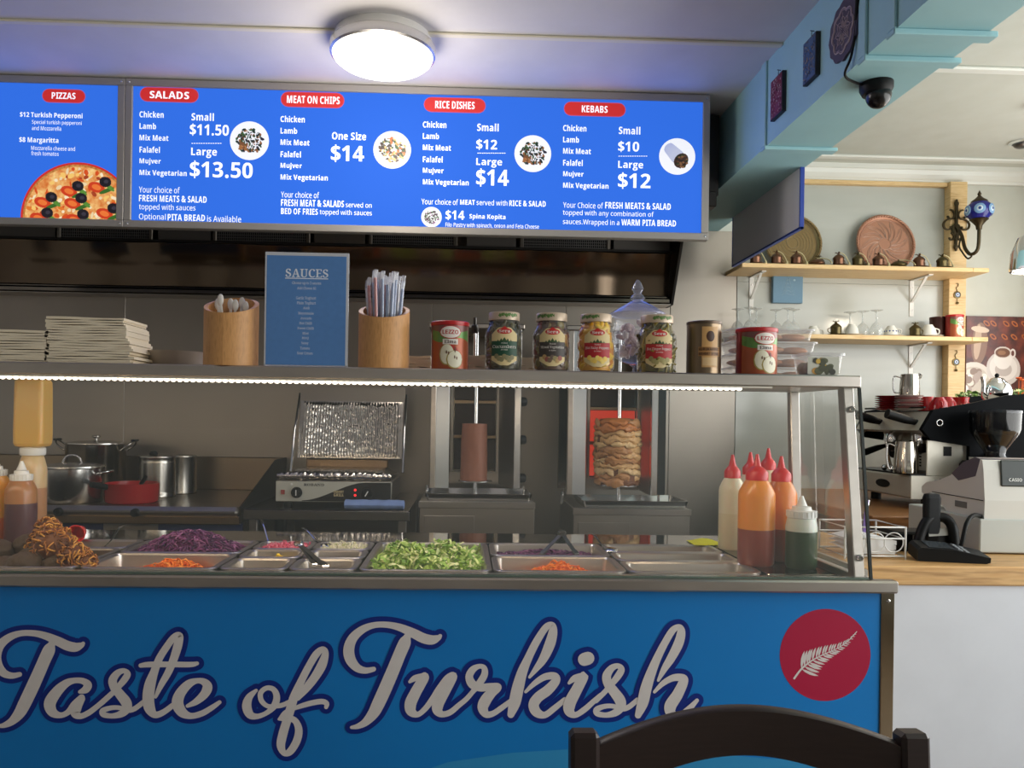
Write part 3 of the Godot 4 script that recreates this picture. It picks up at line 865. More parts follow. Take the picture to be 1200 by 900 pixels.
func build_counter() -> void:
	var x0 := -2.7
	var x1 := 0.951
	var o := thing("service_counter", "long blue service counter with cursive lettering and a steel ledge", "counter", Vector3(0, 0, 0))
	var blue := grain(mat("blue vinyl print", S(20, 133, 211), 0.33), noise_tex(0.01, [S(236, 240, 244), S(255, 255, 255)], 51), 0.7)
	var wave_mat := mat("light blue vinyl print", S(52, 150, 206), 0.33)
	var zp := dz(PANEL_D)
	var xpost := P(1031, 780, PANEL_D).x
	var xend := P(1046.5, 780, PANEL_D).x
	obj("front_panel", B.new().span(Vector3(x0, 0.1, zp - 0.02), Vector3(xpost, 0.893, zp)), blue, o)
	obj("body", B.new().span(Vector3(x0, 0.1, -0.74), Vector3(xend - 0.002, 0.66, zp - 0.02)).span(Vector3(xend - 0.02, 0.66, -0.74), Vector3(xend - 0.002, 0.893, zp - 0.02)).span(Vector3(x0, 0.66, -0.74), Vector3(xend - 0.02, 0.893, -0.72)), steel_soft, o)
	obj("kickboard", B.new().span(Vector3(x0, 0.0, -0.70), Vector3(xend - 0.05, 0.1, -0.09)), black_plastic, o)
	obj("corner_post", B.new().span(Vector3(xpost, 0.1, zp - 0.03), Vector3(xend, 0.893, zp + 0.004), 0.0015), mat("polished corner steel", S(196, 184, 162), 0.12, 1.0), o)
	for q in [[1040, 704], [1038.5, 865]]:
		var p := P(q[0], q[1], PANEL_D)
		obj("rivet", at(B.new(), Vector3(p.x, p.y, zp + 0.004), Vector3(90, 0, 0)).lathe([Vector2(0.0048, 0), Vector2(0.004, 0.002), Vector2(0.002, 0.003), Vector2(0.0019, 0.001), Vector2(0, 0.001)], 12), chrome, o)
	# ledge round the food well, polished deck behind and beside it
	obj("ledge", B.new().span(Vector3(x0, 0.891, -0.03), Vector3(x1, 0.918, 0.0), 0.004).span(Vector3(x0, 0.893, -0.130), Vector3(x1 - 0.004, 0.9045, -0.03), 0.001), steel, o)
	var deck := mat("mirror deck steel", S(126, 120, 112), 0.06, 1.0)
	obj("deck", B.new().span(Vector3(x0, 0.893, -0.725), Vector3(x1 - 0.004, 0.907, -0.545), 0.002), deck, o)
	obj("deck", B.new().span(Vector3(0.712, 0.893, -0.545), Vector3(x1 - 0.004, 0.907, -0.128), 0.002), deck, o)
	obj("deck_edge", B.new().span(Vector3(x1 - 0.01, 0.899, -0.725), Vector3(x1 - 0.002, 0.918, -0.128), 0.001), steel, o)
	# lettering
	var org: Vector3 = Vector3(0, 0, zp)
	var white := grain(mat("white vinyl letter", S(232, 224, 220), 0.4), noise_tex(0.05, [S(246, 246, 244), S(255, 255, 255)], 53), 2.0)
	var navy := mat("navy vinyl outline", S(12, 44, 134), 0.35)
	var words := {}
	for s in strokes():
		var pts := []
		for p in s[4]:
			pts.append(Vector3(s[1] + p[0] / float(s[3]), s[2] + p[1] / float(s[3]), p[2] / float(s[3])))
		var id: String = s[0] + str(int(pts[0].x / 130.0) if s[0] in ["letter s", "capital T"] else 0)
		if not words.has(id):
			words[id] = [s[0], []]
		words[id][1].append(pts)
	var edge := at(B.new(), Vector3(0, 0, zp + 0.0004))
	var order := 0
	for id in words:
		var b := at(B.new(), Vector3(0, 0, zp + 0.0008))
		var part := 0
		for pts in words[id][1]:
			ribbon(b, pts, 0.0, org, 0.0005 + 0.00026 * part + 0.0009 * (order % 2))
			ribbon(edge, pts, 5.8, org, 0.00026 * ((order * 2 + part) % 4))
			part += 1
		order += 1
		tag(obj("letter", b, white, o), "off-white cursive " + words[id][0])
	tag(obj("letter_outline", edge, navy, o), "navy outline round the cursive lettering")
	# fern emblem
	var c := P(967, 767.5, PANEL_D)
	var px := PANEL_D / FOCAL
	obj("emblem_disc", at(B.new(), Vector3(0, 0, zp + 0.0004)).prism(circle_poly(Vector2(c.x, c.y), 54.8 * px, 54.8 * px, 64), 0, 0), mat("crimson vinyl", S(180, 26, 66), 0.35), o)
	var f := at(B.new(), Vector3(0, 0, zp + 0.0008))
	var to := func(x, y):
		var g := P(900 + x / 6.92, 700 + y / 6.92, PANEL_D)
		return Vector3(g.x, g.y, 0)
	var rachis := [Vector3(212, 656, 17), Vector3(270, 580, 15), Vector3(350, 515, 12), Vector3(450, 462, 9), Vector3(550, 418, 7), Vector3(640, 360, 5), Vector3(718, 278, 2)]
	var rp := []
	for p in rachis:
		rp.append(Vector3(900 + p.x / 6.92, 700 + p.y / 6.92, p.z / 6.92))
	ribbon(f, rp, 0.0, org)
	var curve := spline(rachis, 10)
	var nl := 20
	for k in nl:
		var s := pow(float(k) / nl, 0.92)
		var base: Vector3 = curve[int((0.17 + 0.83 * s) * (curve.size() - 1))]
		var ln := lerpf(150.0, 10.0, pow(s, 0.8))
		var wd := lerpf(30.0, 5.0, s)
		for side in [0, 1]:
			var ang: float = deg_to_rad(lerpf(-84, -62, s)) if side == 0 else deg_to_rad(lerpf(26, 8, s))
			var dir := Vector2(cos(ang), sin(ang))
			var nn := Vector2(-dir.y, dir.x)
			var bend := -10.0 if side == 1 else 10.0
			var poly := []
			for w in [[0.0, 0.0], [0.25, 0.38], [0.55, 0.5], [0.8, 0.34], [1.0, 0.0], [0.8, -0.2], [0.5, -0.3], [0.2, -0.22]]:
				var off: float = w[1] * wd * (1.0 if side == 1 else -1.0) + bend * w[0] * w[0] * ln / 150.0
				var q: Vector2 = Vector2(base.x, base.y) + dir * ln * w[0] + nn * off
				poly.append(to.call(q.x, q.y))
			var mid: Vector3 = (poly[0] + poly[4]) / 2.0
			for i in 8:
				f.face([mid, poly[i], poly[(i + 1) % 8]], Vector3(0, 0, 1))
	tag(obj("emblem_fern", f, white, o), "white fern leaf emblem on a crimson disc")
	# lighter printed wave along the foot of the panel
	var w := PackedVector2Array()
	for q in [[470, 930], [490, 905], [525, 893], [600, 882], [700, 876], [800, 880], [900, 889], [1030, 892], [1030, 960], [470, 960]]:
		var g := P(q[0], q[1], PANEL_D)
		w.append(Vector2(minf(g.x, xpost), g.y))
	obj("printed_wave", at(B.new(), Vector3(0, 0, zp + 0.0004)).prism(w, 0, 0), wave_mat, o)

# ---------------------------------------------------------------- glass food case
func build_case() -> void:
	var o := thing("food_case_guard", "glass sneeze guard with a steel top shelf and a glowing strip", "glass case", Vector3(0, 0.918, 0))
	var y := -0.918
	var x0 := -2.7
	var x1 := 0.902
	var zt := -0.085
	var clear := glass("case glass", S(225, 240, 236), 0.05)
	obj("top_shelf", B.new().span(Vector3(x0, 1.342 + y, -0.40), Vector3(x1, 1.370 + y, -0.08), 0.003), steel, o)
	# front pane, leaning back, then the end pane
	var xg := 0.893
	var pf := [Vector3(x0, 0.0, -0.022), Vector3(xg, 0.0, -0.022), Vector3(xg, 1.342 + y, zt), Vector3(x0, 1.342 + y, zt)]
	var gb := B.new()
	gb.face(pf, Vector3(0, 0, 1))
	obj("front_pane", gb, clear, o)
	var ge := B.new()
	ge.face([Vector3(xg + 0.006, 0.0, -0.03), Vector3(xg + 0.006, 1.342 + y, zt - 0.004), Vector3(xg + 0.006, 1.342 + y, -0.39), Vector3(xg + 0.006, -0.01, -0.42)], Vector3(1, 0, 0))
	obj("end_pane", ge, clear, o)
	var dark_edge := mat("dark glass edge", S(24, 34, 32), 0.2)
	obj("glass_edge", B.new().bar(Vector3(xg + 0.007, 0.0, -0.024), Vector3(xg + 0.007, 1.342 + y, zt - 0.002), 0.006, 0.006, Vector3(0, 0, 1)), dark_edge, o)
	obj("front_base_strip", B.new().span(Vector3(x0, 0.0, -0.03), Vector3(xg, 0.004, -0.018)), mat("green glass edge", S(96, 110, 100), 0.2), o)
	# posts: the slanted front one, the rear one, a rail at the foot of the end pane
	obj("front_post", B.new().bar(Vector3(xg - 0.014, -0.013, -0.0435), Vector3(xg - 0.014, 1.342 + y, zt - 0.024), 0.024, 0.03, Vector3(0, 0, 1), 0.002), steel, o)
	obj("rear_post", B.new().bar(Vector3(0.868, -0.011, -0.335), Vector3(0.868, 1.342 + y, -0.37), 0.024, 0.024, Vector3(0, 0, 1), 0.002), steel, o)
	obj("foot_rail", B.new().bar(Vector3(xg - 0.012, -0.002, -0.06), Vector3(xg - 0.012, -0.002, -0.42), 0.018, 0.018, Vector3.UP, 0.002), steel, o)
	for q in [Vector3(xg - 0.014, 0.045, -0.033), Vector3(xg - 0.012, 0.375, -0.083)]:
		obj("glass_screw", at(B.new(), q, Vector3(90, 0, 0)).lathe([Vector2(0.0075, 0), Vector2(0.0075, 0.004), Vector2(0.005, 0.007), Vector2(0.0025, 0.007), Vector2(0.0025, 0.005), Vector2(0, 0.005)], 14), chrome, o)
	# light strip under the front edge: a channel with a row of small bright chips
	var xa := x0
	var xb := P(870, 458, 1.745).x
	obj("light_channel", B.new().span(Vector3(xa, 1.338 + y, -0.098), Vector3(P(905, 458, 1.745).x, 1.342 + y, -0.084)), mat("light tape", S(220, 214, 200), 0.5), o)
	var chips := B.new()
	var n := int((xb - xa) / 0.0143)
	for k in n:
		chips.ball(Vector3(xb - 0.006 - k * 0.0143, 1.3352 + y, -0.0895), Vector3(0.0062, 0.0042, 0.0042), 8, 5)
	chips.span(Vector3(xa, 1.3345 + y, -0.0915), Vector3(xb, 1.3375 + y, -0.0875))
	tag(obj("light_chips", chips, glow("led strip light", S(255, 240, 214), 3.5, Color(0.8, 0.8, 0.75)), o), "", "", "", "stuff")
	area_light("led_strip_light", Vector3((xa + xb) / 2, 1.327, -0.095), Vector3(0, -1, -0.35), Vector2(xb - xa, 0.012), 0.55, S(255, 232, 200))

# ---------------------------------------------------------------- food pans and what lies in them
const RIM := 0.908
func rounded(x0: float, x1: float, z0: float, z1: float, r: float, inset: float, y: float, per := 5) -> Array:
	var p := []
	var a := [x0 + inset, x1 - inset, minf(z0, z1) + inset, maxf(z0, z1) - inset]
	r = maxf(r - inset, 0.003)
	for c in [[a[1] - r, a[3] - r, 0.0], [a[0] + r, a[3] - r, PI / 2], [a[0] + r, a[2] + r, PI], [a[1] - r, a[2] + r, PI * 1.5]]:
		for k in per:
			var g: float = c[2] + PI / 2 * k / (per - 1)
			p.append(Vector3(c[0] + cos(g) * r, y, c[1] + sin(g) * r))
	return p
func loft(b: B, rings: Array, cap := true) -> B:       # skin between rings of points, shaded smooth along the ring, the last ring closed
	for i in rings.size() - 1:
		var a: Array = rings[i]
		var e: Array = rings[i + 1]
		var m := a.size()
		var nn := []
		for k in m:
			var l := (k + 1) % m
			var g := (k + m - 1) % m
			nn.append((a[l] - a[g]).cross(e[k] - a[k] + Vector3(0, 1e-6, 0)).normalized())
		for k in m:
			var l := (k + 1) % m
			b.tri(a[k], a[l], e[l], nn[k], nn[l], nn[l])
			b.tri(a[k], e[l], e[k], nn[k], nn[l], nn[k])
	if cap:
		b.face(rings[-1], Vector3.UP)
	return b
func pan(x0: float, x1: float, zf: float, zb: float, depth: float, label: String) -> MeshInstance3D:
	var c := Vector3((x0 + x1) / 2, RIM - depth - 0.001, (zf + zb) / 2)
	var b := B.new()
	b.t = Transform3D(Basis.IDENTITY, -c)
	var r := 0.03
	loft(b, [rounded(x0, x1, zf, zb, r, 0.0, RIM - 0.005), rounded(x0, x1, zf, zb, r, 0.0, RIM - 0.001), rounded(x0, x1, zf, zb, r, 0.002, RIM), rounded(x0, x1, zf, zb, r, 0.013, RIM), rounded(x0, x1, zf, zb, r, 0.017, RIM - 0.004), rounded(x0, x1, zf, zb, r, 0.024, RIM - depth + 0.008), rounded(x0, x1, zf, zb, r, 0.034, RIM - depth)])
	return single("food_pan", b, mat("pan steel", S(206, 198, 188), 0.33, 1.0), label, "food pan", c, 0, "steel food pans in the counter well")
func tinted(key: String, rough := 0.55) -> StandardMaterial3D:
	var m := mat(key, Color.WHITE, rough)
	m.vertex_color_use_as_albedo = true
	return m
func shreds(b: B, count: int, rect: Rect2, top: Callable, length: Vector2, width: float, pal: Array, lift := 0.5) -> void:
	for k in count:
		var s := rng.randf()
		var t := rng.randf()
		var x := rect.position.x + rect.size.x * s
		var z := rect.position.y + rect.size.y * t
		var y: float = top.call(s, t)
		var ln := rng.randf_range(length.x, length.y)
		var g := rng.randf() * TAU
		var d := Vector3(cos(g), rng.randf_range(-0.4, 0.6) * lift, sin(g)).normalized()
		var side := Vector3(-sin(g), rng.randf_range(-0.5, 0.5), cos(g)) * rng.randf_range(-0.35, 0.35) * ln
		var o := Vector3(x, y + rng.randf_range(-0.006, 0.004), z)
		b.c = pal[rng.randi() % pal.size()]
		var pts := []
		for i in 4:
			var w := i / 3.0 - 0.5
			pts.append(o + d * ln * w + side * (w * w * 2.0) + Vector3(0, -0.02 * w * w * 4.0 * lift, 0))
		b.tube(pts, [width * 0.6, width, width, width * 0.5], 4, false)
	b.c = Color.WHITE
func lin(r, g, b2) -> Color:
	return S(r, g, b2).srgb_to_linear()
func mound(b: B, x0: float, x1: float, z0: float, z1: float, top: Callable, rough: float, pal: Array, seed_ := 1, n := 26) -> void:
	var fn := FastNoiseLite.new()
	fn.seed = seed_; fn.frequency = 1.0
	b.c = pal[0]
	b.grid(n, n, func(s, t): return Vector3(lerpf(x0, x1, s), top.call(s, t) - 0.008 + rough * fn.get_noise_2d(s * 9.0, t * 9.0), lerpf(z0, z1, t)), Vector3.UP)
	b.c = Color.WHITE
func stuff_in(called: String, b: B, key: String, label: String, category: String) -> void:
	var o := single(called, b, tinted(key), label, category, Vector3.ZERO, 0, "", true)
	o.set_meta("kind", "stuff")
func spoon(label: String, a: Vector3, e: Vector3, m: Material) -> void:       # handle from bowl a up to end e
	var o := thing("serving_spoon", label, "spoon", a)
	var d := e - a
	var pts := spline([Vector3.ZERO, d * 0.35 + Vector3(0, -0.004, 0), d * 0.75 + Vector3(0, 0.004, 0), d], 4)
	var rr := []
	for i in pts.size():
		rr.append(lerpf(0.0018, 0.0034, float(i) / pts.size()))
	obj("handle", B.new().tube(pts, rr, 8), m, o)
	obj("bowl", B.new().ball(-d.normalized() * 0.02, Vector3(0.022, 0.008, 0.03), 14, 8), m, o)
func tongs(label: String, a: Vector3, tip1: Vector3, tip2: Vector3, m: Material) -> void:       # hinge a, two arms
	var o := thing("serving_tongs", label, "tongs", a)
	for t in [tip1, tip2]:
		var d: Vector3 = t - a
		var up := Vector3.UP
		var arm := B.new()
		arm.bar(Vector3.ZERO, d * 0.82, 0.013, 0.0025, up, 0.0006)
		obj("arm", arm, m, o)
		obj("claw", B.new().bar(d * 0.8, d, 0.018, 0.006, up, 0.002), m, o)
	obj("hinge", B.new().box(Vector3.ZERO, Vector3(0.024, 0.016, 0.016), 0.005), m, o)
func build_pans() -> void:
	var zf := -0.132
	var zb := -0.541
	var zm := (zf + zb) / 2
	var g := 0.002
	# wide pan of fritters at the end, with another behind it
	pan(-1.19, -0.882, zf, zm - g - 0.06, 0.06, "steel food pan holding dark fritters and shredded meat")
	pan(-1.19, -0.882, zm + g - 0.064, zb, 0.06, "shallow steel pan behind the dark fritters")
	pan(-0.878, -0.566, zf, zm + g / 2, 0.06, "steel pan with a little grated carrot, in front of the tall red cabbage heap")
	pan(-0.878, -0.566, zm - g / 2, zb, 0.06, "steel pan heaped high with shredded red cabbage")
	var rows := [zf, lerpf(zf, zb, 0.36), lerpf(zf, zb, 0.67), zb]
	var xs := [-0.562, -0.404, -0.245]
	var what := [["small empty steel pan in front of the sweetcorn pan", "small steel pan holding a little yellow sweetcorn", "small steel pan full of pink beetroot dip"], ["small nearly empty steel pan under the open steel tongs", "small steel pan with brown scraps, in front of the white salad", "small steel pan full of creamy white salad"]]
	for i in 2:
		for j in 3:
			pan(xs[i] + g / 2, xs[i + 1] - g / 2, rows[j] - g / 2, rows[j + 1] + g / 2, 0.075, what[i][j])
	pan(-0.241, 0.068, zf, zb, 0.07, "large steel pan heaped with shredded green lettuce")
	pan(0.072, 0.385, zf, zm + g / 2, 0.06, "steel pan with scattered grated carrot, in front of the low red cabbage")
	pan(0.072, 0.385, zm - g / 2, zb, 0.06, "steel pan holding a low layer of red cabbage")
	pan(0.389, 0.706, zf, rows[1] + g / 2, 0.06, "long empty steel pan beside the sauce bottles")
	pan(0.389, 0.706, rows[1] - g / 2, rows[2] + g / 2, 0.06, "narrow empty steel pan between the bottles' long pan and the yellow scraps")
	pan(0.389, 0.706, rows[2] - g / 2, zb, 0.06, "narrow steel pan with yellow scraps behind the empty pans")
	# red cabbage, high and low
	var purple := [lin(88, 34, 78), lin(120, 54, 104), lin(64, 24, 66), lin(150, 92, 132), lin(96, 40, 88)]
	var b := B.new()
	var hi := func(s, t): return RIM - 0.014 + 0.055 * pow(maxf(sin(PI * clampf(s, 0.0, 1.0)), 0.0), 0.8) * sin(PI * clampf(t * 0.9 + 0.05, 0, 1))
	mound(b, -0.85, -0.60, -0.355, -0.52, hi, 0.012, purple, 3)
	shreds(b, 750, Rect2(-0.85, -0.52, 0.25, 0.165), hi, Vector2(0.025, 0.05), 0.0022, purple)
	stuff_in("shredded_red_cabbage", b, "red cabbage", "high heap of shredded red cabbage beside the corn pan", "cabbage")
	b = B.new()
	var lo := func(s, t): return RIM - 0.022 + 0.018 * sin(PI * s) * sin(PI * t)
	mound(b, 0.10, 0.355, -0.36, -0.51, lo, 0.01, purple, 4)
	shreds(b, 520, Rect2(0.10, -0.51, 0.255, 0.15), lo, Vector2(0.025, 0.045), 0.0022, purple)
	stuff_in("shredded_red_cabbage", b, "red cabbage", "low layer of shredded red cabbage beside the lettuce", "cabbage")
	# carrot
	var orange := [lin(240, 120, 24), lin(252, 142, 40), lin(226, 100, 20), lin(248, 160, 70)]
	for q in [[-0.84, 0.24, "grated orange carrot in front of the tall red cabbage heap"], [0.11, 0.24, "grated orange carrot in front of the low red cabbage"]]:
		b = B.new()
		var cf := func(s, t): return RIM - 0.036 + 0.036 * exp(-pow((s - 0.55) / 0.28, 2.0)) * sin(PI * t)
		mound(b, q[0] + 0.04, q[0] + 0.22, -0.19, -0.31, func(s, t): return cf.call(s, t) - 0.01, 0.004, orange, 5, 14)
		shreds(b, 340, Rect2(q[0], -0.31, q[1], 0.125), cf, Vector2(0.03, 0.06), 0.0017, orange, 1.1)
		stuff_in("grated_carrot", b, "carrot", q[2], "carrot")
	# lettuce
	var green := [lin(164, 196, 92), lin(206, 220, 142), lin(124, 168, 66), lin(228, 232, 176), lin(150, 186, 80)]
	b = B.new()
	var lt := func(s, t): return RIM - 0.016 + 0.024 * pow(maxf(sin(PI * s), 0.0), 0.6) * pow(maxf(sin(PI * t), 0.0), 0.6) + 0.012 * sin(s * 13.0 + t * 7.0)
	mound(b, -0.215, 0.045, -0.165, -0.51, lt, 0.016, green, 6)
	for k in 620:
		var s := rng.randf()
		var t := rng.randf()
		var o := Vector3(-0.21 + 0.25 * s, lt.call(s, t) + rng.randf_range(-0.004, 0.006), -0.17 - 0.335 * t)
		var ln := rng.randf_range(0.02, 0.05)
		var w := rng.randf_range(0.004, 0.009)
		var bs := Basis.from_euler(Vector3(rng.randf_range(-0.7, 0.7), rng.randf() * TAU, rng.randf_range(-0.7, 0.7)))
		b.c = green[rng.randi() % 5]
		b.t = Transform3D(bs, o)
		var ph := rng.randf() * 6.0
		b.grid(4, 1, func(a, e): return Vector3((a - 0.5) * ln, 0.006 * sin(a * 5.0 + ph), (e - 0.5) * w + 0.004 * sin(a * 4.0 + ph)))
	b.t = Transform3D.IDENTITY
	b.c = Color.WHITE
	stuff_in("shredded_lettuce", b, "lettuce", "shredded pale green lettuce heaped in the large pan", "lettuce")
	# dips, corn and scraps in the small pans
	for q in [[0, 2, [lin(226, 108, 132), lin(236, 150, 166), lin(214, 86, 116)], "beetroot_dip", "pink beetroot dip in the small pan", 0.004], [1, 2, [lin(232, 226, 196), lin(240, 236, 214), lin(206, 208, 160)], "creamy_salad", "creamy white shredded salad in the small pan", 0.003]]:
		b = B.new()
		var fl := func(s, t): return RIM - q[5] + 0.006 * sin(PI * s)
		var a0: float = xs[q[0]] + 0.02
		mound(b, a0, a0 + 0.118, rows[q[1]] - 0.02, rows[q[1] + 1] + 0.02, fl, 0.006, q[2], 8, 20)
		shreds(b, 200, Rect2(a0, rows[q[1] + 1] + 0.02, 0.118, 0.095), fl, Vector2(0.008, 0.02), 0.0018, q[2])
		stuff_in(q[3], b, q[3], q[4], "salad")
	b = B.new()
	for k in 150:
		var a := rng.randf() * TAU
		var d := sqrt(rng.randf())
		b.c = [lin(246, 212, 60), lin(252, 226, 104), lin(236, 196, 40)][rng.randi() % 3]
		b.ball(Vector3(-0.472 + cos(a) * d * 0.045, RIM - 0.045 + 0.036 * (1.0 - d) + rng.randf() * 0.006, lerpf(rows[1], rows[2], 0.5) + sin(a) * d * 0.03), Vector3(0.0055, 0.0045, 0.005), 6, 4)
	b.c = Color.WHITE
	stuff_in("sweetcorn", b, "sweetcorn", "small heap of yellow sweetcorn kernels", "sweetcorn")
	for q in [[Vector3(-0.31, RIM - 0.073, lerpf(rows[1], rows[2], 0.5)), [lin(150, 104, 70), lin(176, 130, 92)], "scrap of brown cooked meat in the small pan", 14, 0.03], [Vector3(0.56, RIM - 0.058, lerpf(rows[2], rows[3], 0.5)), [lin(214, 180, 84), lin(232, 208, 130)], "pale yellow scraps of fried potato in the narrow pan", 30, 0.08], [Vector3(0.43, RIM - 0.058, lerpf(rows[2], rows[3], 0.5)), [lin(226, 190, 60), lin(212, 160, 40)], "few yellow pickle scraps in the corner of the narrow pan", 12, 0.025]]:
		b = B.new()
		for k in q[3]:
			b.t = Transform3D(Basis.from_euler(Vector3(rng.randf(), rng.randf() * 6, rng.randf())), q[0] + Vector3(rng.randf_range(-1, 1) * q[4], rng.randf() * 0.03 + 0.004, rng.randf_range(-0.03, 0.03)))
			b.c = q[1][rng.randi() % 2]
			b.box(Vector3.ZERO, Vector3(rng.randf_range(0.012, 0.024), rng.randf_range(0.006, 0.012), rng.randf_range(0.008, 0.016)), 0.003)
		b.t = Transform3D.IDENTITY
		b.c = Color.WHITE
		stuff_in("food_scraps", b, "food scraps", q[2], "food")
	# dark fritters, each its own, and the golden shredded one
	var crumb := grain(mat("fritter crust", S(70, 54, 38), 0.75), noise_tex(0.06, [S(120, 96, 70), S(255, 244, 220), S(170, 140, 104)], 61), 9.0)
	var spots := [[P(36, 640, 1.93), 0.042, "topmost"], [P(42, 655, 1.88), 0.043, "middle"], [P(28, 662, 1.835), 0.04, "lowest"], [P(-4, 648, 1.90), 0.044, "edge"], [P(5, 667, 1.86), 0.042, "base"], [P(66, 664, 1.86), 0.036, "flat"]]
	var names := ["dark brown round fritter on top of the pile", "dark brown round fritter in the middle of the pile", "dark brown round fritter at the front of the pile against the glass", "dark brown fritter half hidden at the far end of the pile", "dark brown fritter at the foot of the pile", "flat dark fritter under the golden shredded fritter"]
	for i in spots.size():
		var fn := FastNoiseLite.new()
		fn.seed = 90 + i; fn.frequency = 0.9
		var r: float = spots[i][1] * 0.95
		var fb := B.new()
		fb.grid(36, 22, func(s, t):
			var a: float = TAU * s
			var e: float = PI * t
			var d := Vector3(sin(e) * cos(a), -cos(e), sin(e) * sin(a))
			return d * Vector3(r, r * 0.78, r) * (1.0 + 0.09 * fn.get_noise_3dv(d * 2.6) + 0.05 * fn.get_noise_3dv(d * 9.0)))
		single("fritter", fb, crumb, names[i], "fritter", spots[i][0], rng.randf() * 90, "dark fritters in the end pan")
	var gold := [lin(190, 128, 48), lin(150, 90, 34), lin(206, 150, 66), lin(112, 66, 30), lin(172, 108, 42)]
	for q in [[P(62, 642, 1.90), 0.056, "golden crisp ball of shredded fried onion on the pan"], [P(88, 655, 1.86), 0.036, "small crisp brown onion ball beside the golden one"], [P(56, 622, 1.96), 0.03, "reddish brown onion shreds behind the golden ball"], [P(99, 660, 1.85), 0.026, "small flat crisp onion piece at the pan's corner"]]:
		b = B.new()
		b.c = gold[3]
		b.ball(Vector3.ZERO, Vector3.ONE * q[1] * 0.86, 12, 8)
		for k in 260 if q[1] > 0.05 else 120:
			var d := Vector3(rng.randfn(), rng.randfn(), rng.randfn()).normalized()
			var sd := d.cross(Vector3(rng.randfn(), rng.randfn(), rng.randfn())).normalized()
			var o: Vector3 = d * q[1] * rng.randf_range(0.84, 0.98)
			var ln := rng.randf_range(0.005, 0.011)
			b.c = gold[rng.randi() % 5]
			b.tube([o - sd * ln, o + d * 0.006, o + sd * ln - d * 0.004 + d * rng.randf() * 0.01], 0.002, 4, false)
		b.c = Color.WHITE
		single("onion_fritter", b, tinted("fried onion"), q[2], "fritter", q[0], 0, "crisp onion fritters in the end pan", true)
	# utensils
	tongs("steel serving tongs lying open across the small pans", P(350, 637, 2.05), P(382, 664, 1.83), P(370, 662, 1.86), chrome)
	tongs("dark serving tongs standing in the low red cabbage", P(658.5, 625, 2.12), P(634, 650, 2.06), P(676, 650, 2.06), mat("dark tongs steel", S(90, 88, 86), 0.3, 0.9))
	spoon("tall steel serving spoon in the pink dip", P(318, 642, 2.16), P(306, 610, 2.28), chrome)
	spoon("steel serving spoon in the creamy white salad", P(378, 637, 2.17), P(354, 619, 2.28), chrome)
	spoon("steel serving spoon in the pan behind the dark fritters", P(122, 641, 2.10), P(144, 616, 2.25), chrome)
	spoon("thin steel spoon in the pan of yellow scraps", P(712, 642, 2.12), P(692, 625, 2.25), chrome)
	# red cup lying on the deck
	var cup := thing("red_cup", "red plastic cup lying on its side on the polished deck", "cup", PY(90, 634, 0.907) + Vector3(0, 0.021, 0), 12)
	var red := mat("red plastic", S(206, 36, 40), 0.3)
	obj("body", at(B.new(), Vector3.ZERO, Vector3(90, 0, 0)).lathe([Vector2(0, -0.035), Vector2(0.016, -0.035), Vector2(0.021, 0.01), Vector2(0.0235, 0.012), Vector2(0.0235, 0.015), Vector2(0.02, 0.012), Vector2(0.015, -0.03), Vector2(0, -0.03)], 24), red, cup)
	obj("bead", B.new().tube(ring_pts(0.0235, 20, Vector3(0, 0, 0.014)), 0.0016, 6, false, true), red, cup)
	# yellow cloth on the deck
	var c := PY(826, 637, 0.907)
	var fn2 := FastNoiseLite.new()
	fn2.seed = 4; fn2.frequency = 1.0
	single("cleaning_cloth", B.new().grid(30, 20, func(s, t): return Vector3((s - 0.5) * 0.085, 0.0015 + 0.012 * sin(PI * s) * sin(PI * t) + 0.004 * absf(fn2.get_noise_2d(s * 5, t * 5)), (t - 0.5) * 0.09), Vector3.UP), mat("yellow cloth", S(226, 226, 20), 0.85), "crumpled bright yellow cleaning cloth on the polished deck", "cloth", c)
func ring_pts(r: float, n: int, o := Vector3.ZERO, ax := 2) -> Array:
	var p := []
	for k in n:
		var a := TAU * k / n
		p.append(o + (Vector3(cos(a) * r, sin(a) * r, 0) if ax == 2 else Vector3(cos(a) * r, 0, sin(a) * r)))
	return p

